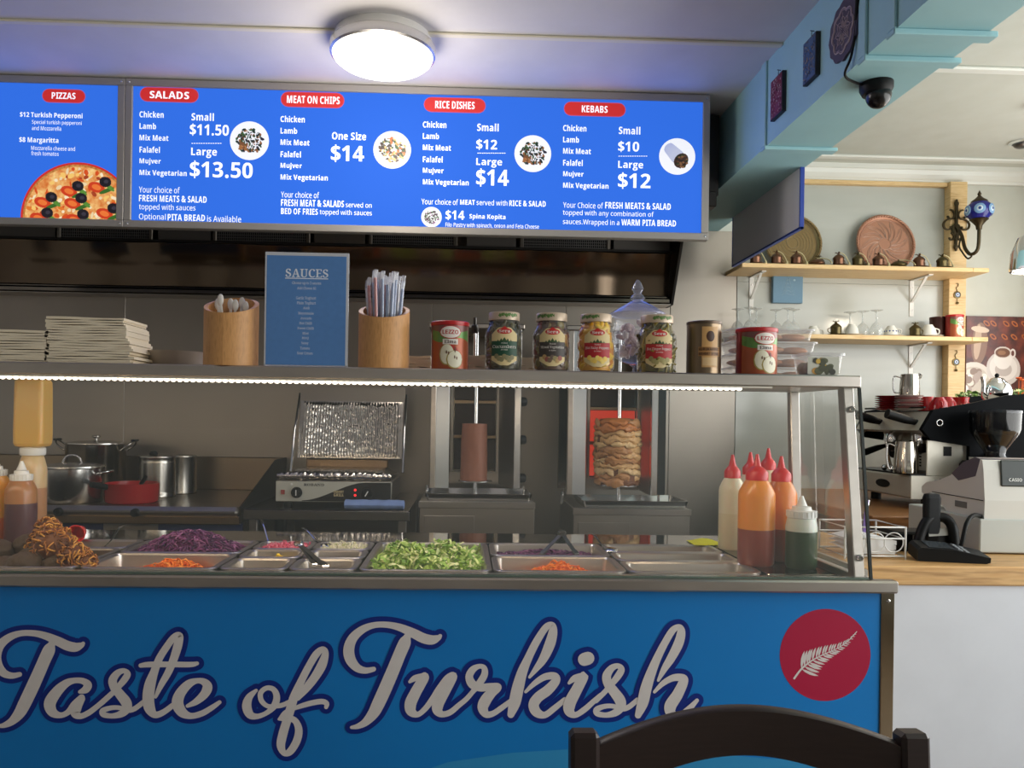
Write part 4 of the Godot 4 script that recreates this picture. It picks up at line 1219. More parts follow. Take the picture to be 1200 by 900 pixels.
# ---------------------------------------------------------------- squeeze bottles
func squeeze_bottle(label: String, pos: Vector3, r: float, h: float, low: Color, high: Color, split: float, cap: Material, tall_nozzle: bool, neck := 0.55, turn := 0.0) -> Node3D:
	var o := thing("sauce_bottle", label, "bottle", pos, turn, "squeeze bottles of sauce")
	var lowm := mat("sauce " + low.to_html(), low, 0.28)
	var highm := mat("sauce " + high.to_html(), high, 0.28)
	for m in [lowm, highm]:
		m.subsurf_scatter_enabled = true; m.subsurf_scatter_strength = 0.25
	var sh := h * 0.80
	obj("filled_body", B.new().lathe([Vector2(0, 0), Vector2(r * 0.9, 0), Vector2(r, 0.006), Vector2(r, h * split)], 28), lowm, o)
	obj("upper_body", B.new().lathe([Vector2(r, h * split), Vector2(r, sh), Vector2(r * 0.97, sh + h * 0.05), Vector2(lerpf(r * neck, r, 0.45), h * 0.94), Vector2(r * neck, h)], 28), highm, o)
	var c := obj("cap", B.new().lathe([Vector2(r * neck, h - 0.004), Vector2(r * neck * 1.12, h - 0.002), Vector2(r * neck * 1.12, h + 0.016), Vector2(r * neck * 0.85, h + 0.024), Vector2(0.008, h + 0.034), Vector2(0, h + 0.034)] if tall_nozzle else [Vector2(r * neck, h - 0.004), Vector2(r * neck * 1.1, h - 0.002), Vector2(r * neck * 1.1, h + 0.014), Vector2(r * neck * 0.75, h + 0.016), Vector2(r * neck * 0.7, h + 0.024), Vector2(r * neck * 0.35, h + 0.026), Vector2(0, h + 0.026)], 24), cap, o)
	var top := h + (0.062 if tall_nozzle else 0.05)
	obj("nozzle", B.new().lathe([Vector2(0.013, h + 0.026), Vector2(0.009, h + 0.036), Vector2(0.0035, top), Vector2(0, top)], 14), cap, c)
	if not tall_nozzle:
		var ribs := B.new()
		for k in 20:
			var d := Vector3(sin(TAU * k / 20), 0, cos(TAU * k / 20)) * r * neck * 1.12
			ribs.bar(d + Vector3(0, h, 0), d + Vector3(0, h + 0.014, 0), 0.0016, 0.0016, Vector3(0, 0, 1))
		obj("cap_ribs", ribs, cap, c)
	return o
func build_sauces() -> void:
	var red := mat("red bottle cap", S(206, 30, 34), 0.32)
	var white := mat("white bottle cap", S(228, 228, 222), 0.4)
	var y := 0.907
	var q := func(u, v): return PY(u, v, y)
	# beside the long empty pan
	squeeze_bottle("squeeze bottle of orange sauce over dark red, red cap, in front of the others", q.call(885.5, 661), 0.0445, 0.212, S(140, 62, 44), S(226, 140, 44), 0.42, red, true)
	squeeze_bottle("squeeze bottle of orange and brown sauce with a red cap, behind the green bottle", q.call(914, 656), 0.040, 0.205, S(146, 76, 44), S(222, 134, 62), 0.40, red, true)
	squeeze_bottle("cream sauce bottle with a red cap, beside the yellow cloth", q.call(857, 643), 0.036, 0.2, S(214, 200, 164), S(222, 212, 182), 0.5, red, true)
	squeeze_bottle("cream sauce bottle with a red cap, between the orange bottles", q.call(878, 638), 0.036, 0.205, S(218, 198, 160), S(224, 208, 176), 0.5, red, true)
	squeeze_bottle("pale sauce bottle with a red cap, rearmost of the orange sauce group", q.call(899, 634), 0.036, 0.215, S(220, 190, 150), S(226, 204, 170), 0.5, red, true)
	squeeze_bottle("short squeeze bottle of dark green sauce with a white cap", q.call(938.5, 665), 0.037, 0.125, S(58, 72, 46), S(206, 210, 196), 0.72, white, false, 0.85)
	# behind the fritters
	squeeze_bottle("brown sauce bottle with a white nozzle, behind the dark fritters", q.call(24, 634), 0.0395, 0.168, S(88, 62, 66), S(168, 118, 76), 0.62, white, false, 0.62)
	squeeze_bottle("yellow sauce bottle at the end, beside the brown sauce bottle", q.call(-7, 632), 0.042, 0.178, S(214, 112, 66), S(228, 164, 66), 0.35, white, false, 0.62)
	var under := squeeze_bottle("half empty beige bottle holding an upside-down yellow bottle on its neck", q.call(37, 629), 0.037, 0.232, S(176, 130, 92), S(206, 178, 132), 0.6, white, false, 0.7)
	for n in ["cap"]:
		under.get_node(n).free()
	var o := thing("sauce_bottle", "upside-down square bottle of yellow mustard standing on another bottle's neck", "bottle", under.position + Vector3(0, 0.2305, 0), 6, "squeeze bottles of sauce")
	var mus := mat("mustard bottle", S(214, 172, 92), 0.3)
	mus.subsurf_scatter_enabled = true; mus.subsurf_scatter_strength = 0.3
	var b := B.new()
	var w := 0.0405
	var rings := []
	for k in [[0.62, 0.022], [0.9, 0.026], [0.98, 0.034], [1.0, 0.06], [0.97, 0.19], [0.95, 0.208], [0.86, 0.214], [0.5, 0.215]]:
		var s: float = w * k[0]
		rings.append(rounded(-s, s, -s, s, 0.014, 0.0, k[1]))
	loft(b, rings)
	obj("body", b, mus, o)
	obj("cap", B.new().lathe([Vector2(0, 0), Vector2(0.031, 0), Vector2(0.033, 0.003), Vector2(0.033, 0.02), Vector2(0.028, 0.023)], 28), white, o)

# ---------------------------------------------------------------- things on the case's top shelf
const SHELF_Y := 1.37
func on_shelf(u, d) -> Vector3:
	return Vector3(P(u, 432, d).x, SHELF_Y, dz(d))
func napkins(label: String, pos: Vector3, w: float, d: float, h: float, flare: float, seed_: int, turn := 0.0) -> void:
	var r := RandomNumberGenerator.new()
	r.seed = seed_
	var b := B.new()
	var n := 3
	for k in n:
		var dx := r.randf_range(-0.003, 0.003)
		var y0 := h * k / n
		var th := h / n * 0.975
		var ph := r.randf() * 6.0
		var fl := flare * r.randf_range(0.7, 1.2)
		# a folded sheet whose end may curl down
		for side in [[1.0, Vector3.UP], [0.0, Vector3.DOWN]]:
			b.grid(14, 1, func(s, t): return Vector3(-w / 2 + dx + (w + fl) * s, y0 + th * side[0] + 0.0012 * sin(s * 5 + ph), (t - 0.5) * d), side[1])
		b.grid(14, 1, func(s, t): return Vector3(-w / 2 + dx + (w + fl) * s, y0 + th * t + 0.0012 * sin(s * 5 + ph), d / 2), Vector3(0, 0, 1))
		b.grid(14, 1, func(s, t): return Vector3(-w / 2 + dx + (w + fl) * s, y0 + th * t + 0.0012 * sin(s * 5 + ph), -d / 2), Vector3(0, 0, -1))
		for e in [0.0, 1.0]:
			b.grid(1, 1, func(s, t): return Vector3(-w / 2 + dx + (w + fl) * e, y0 + th * t + 0.0012 * sin(e * 5 + ph), (s - 0.5) * d), Vector3(e * 2 - 1, 0, 0))
	single("napkin_bundle", b, mat("napkin paper", S(244, 230, 202), 0.85), label, "napkins", pos, turn, "paper napkin bundles on the glass case")
func bamboo_cup(label: String, pos: Vector3, r: float, hf: float, hb: float) -> Node3D:
	var o := thing("bamboo_cup", label, "cup", pos)
	var m := grain(mat("bamboo", S(220, 172, 118), 0.5), noise_tex(0.02, [S(206, 186, 160), S(255, 244, 226), S(226, 204, 176)], 71, 256, 256, Vector2(5.0, 0.7)), 6.0)
	var b := B.new()
	var rim := func(a): return lerpf(hf, hb, 0.5 - 0.5 * cos(a))
	var n := 40
	for q in [[r, 1.0], [r * 0.84, -1.0]]:
		b.grid(n, 6, func(s, t):
			var a: float = TAU * s
			return Vector3(sin(a) * q[0], lerpf(0.0 if q[1] > 0 else 0.008, rim.call(a), t), cos(a) * q[0]))
	b.grid(n, 1, func(s, t):
		var a: float = TAU * s
		var rr := lerpf(r, r * 0.84, t)
		return Vector3(sin(a) * rr, rim.call(a), cos(a) * rr), Vector3.UP)
	b.lathe([Vector2(0, 0.008), Vector2(r * 0.84, 0.008)], 32)
	b.lathe([Vector2(0, 0), Vector2(r, 0)], 32)
	obj("body", b, m, o)
	return o
func decorated(m: Material, b: B, called: String, parent: Node) -> void:
	obj(called, b, m, parent)
func jar(label: String, pos: Vector3, r: float, h: float, seed_: int, contents: Array, band: Color, title: String, kind: int) -> void:
	var o := thing("pickle_jar", label, "jar", pos, rad_to_deg(atan2(-pos.x, 1.9)) * 0.4, "pickle jars on the glass case")
	var prof := [Vector2(0, 0.001), Vector2(r * 0.86, 0.001), Vector2(r * 0.97, 0.008), Vector2(r, 0.02), Vector2(r, h * 0.62), Vector2(r * 0.97, h * 0.68), Vector2(r * 0.84, h * 0.76), Vector2(r * 0.76, h * 0.81), Vector2(r * 0.76, h * 0.9)]
	obj("glass", B.new().lathe(prof, 32), glass("jar glass", S(235, 240, 235), 0.07), o)
	# brine and the pickles in it
	var r2 := RandomNumberGenerator.new()
	r2.seed = seed_
	var b := B.new()
	b.c = contents[0].srgb_to_linear()
	b.lathe([Vector2(0, 0.004), Vector2(r * 0.8, 0.004), Vector2(r * 0.86, 0.02), Vector2(r * 0.86, h * 0.62), Vector2(r * 0.7, h * 0.76), Vector2(r * 0.6, h * 0.84), Vector2(0, h * 0.84)], 24)
	for k in 95:
		var a := r2.randf() * TAU
		var y := r2.randf_range(0.012, h * 0.8)
		var rad := r * (0.86 if y < h * 0.62 else lerpf(0.86, 0.62, (y - h * 0.62) / (h * 0.2)))
		b.c = contents[r2.randi() % contents.size()].srgb_to_linear()
		var d := Vector3(sin(a), 0, cos(a))
		b.t = Transform3D(Basis(Vector3.UP, a) * Basis(Vector3(0, 0, 1), r2.randf() * PI), d * rad * 0.95 + Vector3(0, y, 0))
		match kind:
			0: b.ball(Vector3.ZERO, Vector3(0.007, 0.02, 0.006) * r2.randf_range(0.8, 1.2), 8, 6)
			1: b.ball(Vector3.ZERO, Vector3(0.011, 0.012, 0.006) * r2.randf_range(0.6, 1.2), 8, 5)
			2: b.ball(Vector3.ZERO, Vector3(0.007, 0.015, 0.006) * r2.randf_range(0.8, 1.2), 8, 6)
			_: b.ball(Vector3.ZERO, Vector3(0.0045, 0.03, 0.0045) * r2.randf_range(0.7, 1.2), 7, 6)
	b.t = Transform3D.IDENTITY
	b.c = Color.WHITE
	tag(obj("pickles", b, tinted("pickled vegetables", 0.35), o, true), "", "", "", "stuff")
	# lid
	var lid := obj("lid", B.new().lathe([Vector2(r * 0.78, h * 0.86), Vector2(r * 0.83, h * 0.862), Vector2(r * 0.83, h * 0.985), Vector2(r * 0.8, h), Vector2(0, h)], 32), mat("cream lid", S(206, 184, 160), 0.35, 0.2), o)
	var lf := B.new()
	for k in 9:
		var a := lerpf(-0.9, 0.2, k / 8.0) + (0.6 if kind in [0, 3] else -0.2)
		lf.bent(r * 0.834, a * r * 0.83 - 0.004, a * r * 0.83 + 0.004, func(x): return h * 0.975 - absf(x - a * r * 0.83) * 2.0, func(x): return h * (0.9 + 0.02 * (k % 3)) + absf(x - a * r * 0.83), 2)
	obj("lid_leaf_print", lf, mat("leaf green print", S(92, 132, 62), 0.5), lid)
	# label: octagonal cream sheet, coloured band, red badge, lettering
	var R := r + 0.0004
	var w := r * 0.72
	var y0 := h * 0.08
	var y1 := h * 0.72
	var cream := mat("cream label", S(226, 204, 150), 0.55)
	var lab := obj("label", B.new().bent(R, -w, w, func(x): return minf(y1, y1 - (absf(x) - w * 0.45) * 0.9), func(x): return maxf(y0, y0 + (absf(x) - w * 0.3) * 0.55), 16), cream, o)
	obj("label_band", B.new().bent(R + 0.0003, -w, w, func(_x): return h * 0.49, func(_x): return h * 0.24, 14), mat("band " + band.to_html(), band, 0.5), lab)
	var leaf := B.new()
	for k in 5:
		var cx := (k - 2) * r * 0.17
		leaf.bent(R + 0.0004, cx - r * 0.1, cx + r * 0.1, func(x): return h * (0.555 - 0.02 * absi(k - 2)) - absf(x - cx) * 1.6, func(_x): return h * 0.485, 4)
	obj("label_leaves", leaf, mat("label leaf green", S(56, 84, 44), 0.5), lab)
	obj("badge", B.new().bent(R + 0.0005, -r * 0.4, r * 0.4, func(x): return h * 0.66 + h * 0.05 * sqrt(maxf(0.0, 1.0 - pow(x / (r * 0.4), 2.0))) + h * 0.03 * maxf(0.0, 1.0 - absf(x) / (r * 0.16)), func(x): return h * 0.66 - h * 0.05 * sqrt(maxf(0.0, 1.0 - pow(x / (r * 0.4), 2.0))), 16), mat("badge red", S(196, 36, 30), 0.45), lab)
	var wt := mat("label white print", S(240, 234, 224), 0.5)
	obj("badge_lettering", B.new().text("Sera", serif_bold, Rect2(-r * 0.3, h * 0.635, r * 0.6, h * 0.05), R + 0.001), wt, lab)
	obj("title_lettering", B.new().text(title, serif, Rect2(-w * 0.9, h * 0.37, w * 1.8, h * 0.055), R + 0.0008), wt, lab)
	obj("title_lettering", B.new().text("Pickled", serif, Rect2(-r * 0.16, h * 0.445, r * 0.32, h * 0.025), R + 0.0008), wt, lab)
	obj("title_lettering", B.new().text("in brine", serif, Rect2(-r * 0.18, h * 0.335, r * 0.36, h * 0.022), R + 0.0008), wt, lab)
	var pc := B.new()
	for k in 7:
		var cx := (k - 3) * r * 0.14
		var cy := h * (0.205 + 0.03 * cos(k * 1.9))
		var rr := r * 0.13
		pc.c = contents[(k * 2 + 1) % contents.size()].lightened(0.25).srgb_to_linear()
		pc.bent(R + 0.0006 + 0.0001 * k, cx - rr, cx + rr, func(x): return cy + rr * sqrt(maxf(0.0, 1.0 - pow((x - cx) / rr, 2.0))), func(x): return cy - rr * sqrt(maxf(0.0, 1.0 - pow((x - cx) / rr, 2.0))), 8)
	pc.c = Color.WHITE
	obj("label_picture", pc, tinted("label picture print"), lab, true)
func tea_tin(label: String, pos: Vector3, r: float, h: float, parent_turn := 0.0, group := "red apple tea tins") -> Node3D:
	var o := thing("tea_tin", label, "tin", pos, parent_turn, group)
	obj("body", B.new().lathe([Vector2(0, 0), Vector2(r * 0.97, 0), Vector2(r, 0.003), Vector2(r, h * 0.94), Vector2(0, h * 0.94)], 36), mat("tin red brown", S(150, 44, 34), 0.3, 0.3), o)
	obj("lid", B.new().lathe([Vector2(r * 1.04, h * 0.915), Vector2(r * 1.05, h * 0.93), Vector2(r * 1.05, h * 0.985), Vector2(r * 1.0, h), Vector2(r * 0.9, h * 0.99), Vector2(0, h * 0.99)], 36), mat("tin red lid", S(190, 30, 34), 0.35), o)
	var R := r + 0.0004
	var w := r * 1.25
	var wrap := obj("wrapper_print", B.new().bent(R, -w, w, func(_x): return h * 0.9, func(_x): return h * 0.55, 16), mat("tin green print", S(96, 140, 70), 0.35, 0.2), o)
	obj("wrapper_top_print", B.new().bent(R + 0.0002, -w, w, func(_x): return h * 0.9, func(x): return h * (0.80 - 0.06 * cos(x / r * 1.6)), 16), mat("tin mauve print", S(120, 78, 74), 0.35, 0.2), wrap)
	obj("wrapper_foot_print", B.new().bent(R + 0.0002, -w, w, func(x): return h * (0.60 + 0.05 * sin(x / r * 3.0)), func(_x): return h * 0.02, 16), mat("tin orange print", S(168, 84, 50), 0.35, 0.2), wrap)
	var el := func(b: B, cx, cy, rx, ry, dr): b.bent(R + dr, cx - rx, cx + rx, func(x): return cy + ry * sqrt(maxf(0.0, 1.0 - pow((x - cx) / rx, 2.0))), func(x): return cy - ry * sqrt(maxf(0.0, 1.0 - pow((x - cx) / rx, 2.0))), 18)
	var wt := mat("tin white print", S(232, 224, 214), 0.4)
	var rd := mat("tin red print", S(186, 26, 34), 0.4)
	var b1 := B.new()
	el.call(b1, 0.0, h * 0.76, r * 0.60, h * 0.135, 0.0005)
	obj("badge", b1, rd, wrap)
	var b2 := B.new()
	el.call(b2, 0.0, h * 0.76, r * 0.56, h * 0.12, 0.0007)
	obj("badge_face", b2, wt, wrap)
	obj("badge_lettering", B.new().text("LEZZO", sans_bold, Rect2(-r * 0.44, h * 0.72, r * 0.88, h * 0.085), R + 0.001), rd, wrap)
	obj("title_plate", B.new().bent(R + 0.0004, -r * 0.42, r * 0.42, func(_x): return h * 0.62, func(_x): return h * 0.51, 8), wt, wrap)
	obj("title_lettering", B.new().text("Elma", serif_bold, Rect2(-r * 0.32, h * 0.53, r * 0.64, h * 0.07), R + 0.0008), mat("dark print", S(60, 34, 30), 0.5), wrap)
	var ap := B.new()
	el.call(ap, -r * 0.02, h * 0.3, r * 0.5, h * 0.2, 0.0005)
	obj("apple_print", ap, mat("apple red print", S(176, 40, 38), 0.4), wrap)
	for q in [[-r * 0.2, h * 0.3, r * 0.42, h * 0.215], [r * 0.24, h * 0.2, r * 0.46, h * 0.185]]:
		var first: bool = q[0] < 0
		var sk := B.new()
		el.call(sk, q[0], q[1], q[2], q[3], 0.0007 if first else 0.0011)
		obj("apple_skin_print", sk, mat("apple skin print", S(170, 150, 78), 0.4), wrap)
		var hb := B.new()
		el.call(hb, q[0] + r * 0.02, q[1] + h * 0.008, q[2] * 0.9, q[3] * 0.93, 0.0009 if first else 0.0013)
		obj("apple_half_print", hb, mat("apple flesh print", S(228, 222, 196), 0.4), wrap)
		for e in [-1, 1]:
			var pp := B.new()
			el.call(pp, q[0] + r * (0.06 + 0.06 * e), q[1] + h * (0.04 - 0.01 * e), r * 0.035, h * 0.035, 0.0016)
			obj("apple_pip_print", pp, mat("apple pip print", S(104, 68, 42), 0.4), wrap)
	var stalk := B.new()
	el.call(stalk, r * 0.26, h * 0.40, r * 0.035, h * 0.06, 0.0017)
	obj("apple_stalk_print", stalk, mat("apple pip print", S(104, 68, 42), 0.4), wrap)
	return o
func container(label: String, pos: Vector3, w: float, d: float, h: float, fill: Color, turn := 0.0) -> Node3D:
	var o := thing("food_container", label, "container", pos, turn, "clear takeaway containers on the glass case")
	var cl := glass("container plastic", S(240, 240, 238), 0.22, 0.1)
	var body := B.new()
	loft(body, [rounded(-w / 2, w / 2, -d / 2, d / 2, 0.015, 0.0, h * 0.9), rounded(-w / 2, w / 2, -d / 2, d / 2, 0.015, 0.003, h * 0.88), rounded(-w / 2, w / 2, -d / 2, d / 2, 0.02, 0.008, 0.003), rounded(-w / 2, w / 2, -d / 2, d / 2, 0.02, 0.012, 0.0)])
	obj("body", body, cl, o)
	var lid := B.new()
	loft(lid, [rounded(-w / 2, w / 2, -d / 2, d / 2, 0.015, -0.003, h * 0.86), rounded(-w / 2, w / 2, -d / 2, d / 2, 0.015, -0.003, h * 0.98), rounded(-w / 2, w / 2, -d / 2, d / 2, 0.015, 0.004, h)])
	obj("lid", lid, glass("container lid", S(240, 240, 238), 0.42, 0.15), o)
	var food := B.new()
	var r := RandomNumberGenerator.new()
	r.seed = int(pos.x * 1000) + int(pos.y * 977)
	food.c = fill.srgb_to_linear()
	for k in 6:
		food.c = fill.lightened(r.randf() * 0.2).srgb_to_linear()
		food.ball(Vector3((k % 3 - 1) * w * 0.27, h * 0.3 + r.randf() * 0.004, (float(k / 3) - 0.5) * d * 0.4), Vector3(w * 0.17, h * 0.29, d * 0.2), 10, 6)
	food.c = Color.WHITE
	tag(obj("food", food, tinted("baked sweets"), o, true), "", "", "", "stuff")
	return o
func build_shelf_items() -> void:
	var px := func(n, d): return n * d / FOCAL
	# napkins
	var nb := ["lowest", "second", "third", "topmost"]
	var w1: float = px.call(118, 1.86)
	for k in 4:
		napkins("beige paper napkin bundle, %s of the lower stack" % nb[k], on_shelf(12, 1.86) + Vector3(0, k * 0.0187, 0), w1, 0.13, 0.0187, 0.0, 10 + k)
	var nb2 := ["lowest", "second from below", "third from below", "third from above", "second from above", "topmost"]
	for k in 6:
		napkins("beige paper napkin bundle, %s of the tall curled stack" % nb2[k], on_shelf(113, 1.86) + Vector3(0, k * 0.0178, 0), px.call(82, 1.86), 0.13, 0.0178, 0.030 - 0.0048 * k, 30 + k)
	for q in [[492, 1.95, 26, 2, "short napkin bundle beside the straw cup"], [558, 1.90, 22, 2, "short napkin bundle beside the cucumber jar"], [620, 1.93, 24, 2, "short napkin bundle between the cucumber and mixed pickle jars"]]:
		for k in q[3]:
			napkins(q[4] + (", lower one" if k == 0 else ", upper one"), on_shelf(q[0], q[1]) + Vector3(0, k * 0.021, 0), px.call(q[2], q[1]), 0.06, 0.021, 0.0, 50 + k)
	# grey dish behind
	single("serving_dish", B.new().lathe([Vector2(0, 0), Vector2(0.05, 0), Vector2(0.058, 0.003), Vector2(0.07, 0.03), Vector2(0.078, 0.042), Vector2(0.074, 0.042), Vector2(0.054, 0.006), Vector2(0, 0.006)], 36), mat("grey dish", S(176, 164, 150), 0.4), "shallow grey dish between the napkins and the bamboo cup", "dish", on_shelf(206, 1.95))
	# bamboo cup with white plastic knives
	var cpos := on_shelf(270.5, 1.80)
	bamboo_cup("round bamboo cup holding white plastic cutlery", cpos, px.call(30.5, 1.80), 0.116, 0.166)
	var wp := mat("white plastic cutlery", S(236, 232, 224), 0.4)
	var cut := [[-0.022, 0.012, 0.152], [-0.006, -0.012, 0.146], [0.010, 0.006, 0.141], [0.018, -0.018, 0.15], [0.032, 0.002, 0.138], [-0.034, -0.008, 0.145]]
	for k in cut.size():
		var c: Array = cut[k]
		var b := B.new()
		b.bar(Vector3(c[0] * 0.3, 0.0, c[1] * 0.3), Vector3(c[0], c[2] - 0.014, c[1]), 0.006, 0.004, Vector3(0, 0, 1), 0.001)
		b.ball(Vector3(c[0], c[2] - 0.01, c[1]), Vector3(0.0075, 0.014, 0.004), 10, 7)
		single("plastic_knife", b, wp, "white plastic knife handle standing in the bamboo cutlery cup", "knife", cpos + Vector3(0, 0.009, 0), 0, "plastic knives in the bamboo cup")
	# straw cup
	var spos := on_shelf(449.5, 1.80)
	bamboo_cup("round bamboo cup holding wrapped drinking straws", spos, px.call(29.5, 1.80), 0.113, 0.158)
	var wrapm := glass("straw wrapper", S(240, 240, 245), 0.25, 0.2)
	for k in 30:
		var a := k * 2.399
		var d := sqrt((k + 0.5) / 30.0) * 0.043
		var lean := Vector3(cos(a), 0, sin(a)) * d
		var hh := 0.205 + 0.012 * sin(k * 1.7) + (0.004 if lean.z < 0 else -0.004)
		var kind: int = [0, 1, 2, 0, 1][k % 5]
		var so := thing("drinking_straw", ["white drinking straw in a clear wrapper", "pale blue striped drinking straw in a clear wrapper", "red striped drinking straw in a clear wrapper"][kind] + " in the bamboo cup", "straw", spos + Vector3(0, 0.009, 0), 0, "wrapped straws in the bamboo cup")
		obj("straw", B.new().tube([lean * 0.75, lean * 1.12 + Vector3(0, hh - 0.018, 0)], 0.0032, 8), mat("straw %d" % kind, [S(226, 226, 228), S(140, 164, 204), S(214, 96, 92)][kind], 0.4), so)
		obj("wrapper", B.new().tube([lean * 0.75 + Vector3(0, 0.001, 0), lean * 1.12 + Vector3(0, hh - 0.016, 0), lean * 1.13 + Vector3(0.002, hh, 0)], [0.0046, 0.0046, 0.005], 6), wrapm, so)
	# sauces sign in a clear holder
	var sp := on_shelf(358.5, 1.765)
	var sg := thing("sauces_sign", "blue sauces list card in a clear upright holder", "sign", sp)
	var hw: float = px.call(48.5, 1.765)
	var hh2: float = px.call(133, 1.765)
	obj("holder", B.new().span(Vector3(-hw, 0.0, -0.002), Vector3(hw, hh2, 0.003), 0.001).span(Vector3(-hw, 0, -0.05), Vector3(hw, 0.003, 0.003), 0.001), glass("acrylic", S(235, 238, 242), 0.3, 0.05), sg)
	obj("white_sheet", B.new().span(Vector3(-hw + 0.001, 0.004, 0.0032), Vector3(hw - 0.001, hh2 - 0.001, 0.0036)), mat("white card", S(206, 208, 214), 0.6), sg)
	obj("blue_sheet", B.new().span(Vector3(-hw + 0.0045, 0.004, 0.0037), Vector3(hw - 0.006, hh2 - 0.008, 0.004)), grain(mat("blue card", S(92, 142, 204), 0.6), noise_tex(0.05, [S(244, 244, 246), S(255, 255, 255)], 73), 4.0), sg)
	var ink := mat("sign lettering", S(236, 242, 252), 0.6)
	var k2 := hw * 2 / 620.0
	var line := func(t: String, xa, xb, ya, yb, f: Font):
		obj("lettering", at(B.new(), Vector3(0, 0, 0.0042)).text(t, f, Rect2((xa - 343) * k2, hh2 - (yb - 28) * k2, (xb - xa) * k2, (yb - ya) * k2), 0.0, 2.0), ink, sg)
	line.call("SAUCES", 186, 500, 152, 214, serif_bold)
	obj("underline", B.new().span(Vector3(-160 * k2, hh2 - (226 - 28) * k2, 0.0041), Vector3(157 * k2, hh2 - (219 - 28) * k2, 0.0043)), ink, sg)
	var rowsx := [["Choose up to 3 sauces", 235, 448, 245, 272], ["Add Cheese $1", 272, 412, 284, 306], ["Garlic Yoghurt", 266, 413, 356, 384], ["Plain Yoghurt", 272, 412, 393, 420], ["Aioli", 318, 366, 431, 450], ["Mayonnaise", 283, 398, 470, 495], ["Avocado", 300, 382, 508, 526], ["Hot Chilli", 292, 386, 544, 563], ["Sweet Chilli", 280, 400, 581, 600], ["Mint", 316, 362, 619, 638], ["BBQ", 313, 362, 656, 676], ["Satay", 310, 362, 692, 716], ["Tomato", 302, 372, 730, 749], ["Sour Cream", 280, 394, 766, 786]]
	for q in rowsx:
		line.call(q[0], q[1], q[2], q[3], q[4], serif)
	# tins and jars
	tea_tin("red apple tea tin with an oval badge, beside the straw cup", on_shelf(527, 1.80), px.call(21.5, 1.80), px.call(56, 1.80), 2)
	var jr: float = px.call(22, 1.80)
	var jh: float = px.call(68, 1.80)
	jar("jar of green cucumber pickles with a dark green label", on_shelf(590, 1.80), jr, jh, 5, [S(70, 62, 30), S(96, 88, 40), S(52, 48, 26), S(110, 98, 46)], S(22, 74, 50), "Cucumbers", 0)
	jar("jar of mixed vegetable pickles with a dark grey label", on_shelf(645.5, 1.80), jr, jh, 6, [S(96, 62, 34), S(170, 120, 50), S(70, 44, 30), S(130, 40, 28), S(126, 110, 50)], S(66, 58, 54), "Mixed Vegetables", 1)
	jar("jar of bright yellow baby peppers with a red label", on_shelf(697.5, 1.80), jr * 1.01, jh, 7, [S(226, 160, 24), S(236, 184, 40), S(206, 128, 20), S(240, 200, 70)], S(176, 30, 36), "Hot Baby Peppers", 2)
	jar("jar of long green finger peppers with a red label", on_shelf(769, 1.80), jr * 1.04, jh, 8, [S(104, 96, 34), S(136, 120, 48), S(84, 76, 28), S(150, 134, 60)], S(176, 34, 36), "Hot Finger Peppers", 3)
	# coffee tin
	var ct := thing("coffee_tin", "brown coffee tin with a tan label and flat lid", "tin", on_shelf(824.5, 1.80), -4)
	var cr: float = px.call(20, 1.80)
	var ch: float = px.call(62, 1.80)
	obj("body", B.new().lathe([Vector2(0, 0), Vector2(cr, 0), Vector2(cr, ch * 0.97), Vector2(0, ch * 0.97)], 36), mat("coffee tin brown", S(128, 110, 88), 0.28, 0.8), ct)
	obj("lid", B.new().lathe([Vector2(cr * 1.02, ch * 0.94), Vector2(cr * 1.03, ch * 0.95), Vector2(cr * 1.03, ch * 0.99), Vector2(cr * 0.97, ch), Vector2(0, ch)], 36), mat("coffee tin lid", S(92, 76, 62), 0.35, 0.5), ct)
	var tan := mat("coffee tin tan print", S(206, 160, 100), 0.4)
	var R := cr + 0.0004
	var plate := obj("label_print", B.new().bent(R, -cr * 0.35, cr * 0.62, func(_x): return ch * 0.88, func(_x): return ch * 0.12, 12), tan, ct)
	var brown := mat("coffee tin dark print", S(70, 40, 22), 0.45)
	obj("label_band", B.new().bent(R + 0.0003, -cr * 0.55, cr * 0.8, func(_x): return ch * 0.50, func(_x): return ch * 0.33, 12), mat("coffee tin band print", S(170, 122, 66), 0.4), plate)
	obj("lettering", B.new().text("KURUKAHVECI", sans_bold, Rect2(-cr * 0.52, ch * 0.43, cr * 1.28, ch * 0.055), R + 0.0007), brown, plate)
	obj("lettering", B.new().text("MEHMET EFENDI", sans_bold, Rect2(-cr * 0.52, ch * 0.345, cr * 1.28, ch * 0.055), R + 0.0007), brown, plate)
	obj("emblem", B.new().bent(R + 0.0004, -cr * 0.1, cr * 0.4, func(x): return ch * 0.70 + ch * 0.1 * sqrt(maxf(0.0, 1.0 - pow((x - cr * 0.15) / (cr * 0.25), 2.0))), func(x): return ch * 0.70 - ch * 0.1 * sqrt(maxf(0.0, 1.0 - pow((x - cr * 0.15) / (cr * 0.25), 2.0))), 14), brown, plate)
	obj("label_plate", B.new().bent(R + 0.0004, -cr * 0.3, cr * 0.6, func(_x): return ch * 0.30, func(_x): return ch * 0.15, 10), mat("coffee tin cream print", S(216, 182, 132), 0.4), plate)
	tea_tin("red apple tea tin with an oval badge, in front of the clear containers", on_shelf(886, 1.80), px.call(23, 1.80), px.call(55, 1.80), 6)
	# clear containers, stacked four high, and a labelled one
	var cw: float = px.call(100, 2.0)
	for k in 4:
		container("clear lidded container of brown baked sweets, %s of the stack" % ["lowest", "second", "third", "topmost"][k], on_shelf(899, 2.0) + Vector3(-0.004 * (k % 2), k * 0.0325, 0), cw * (0.97 if k == 3 else 1.0), 0.11, 0.032, S(176, 112, 66))
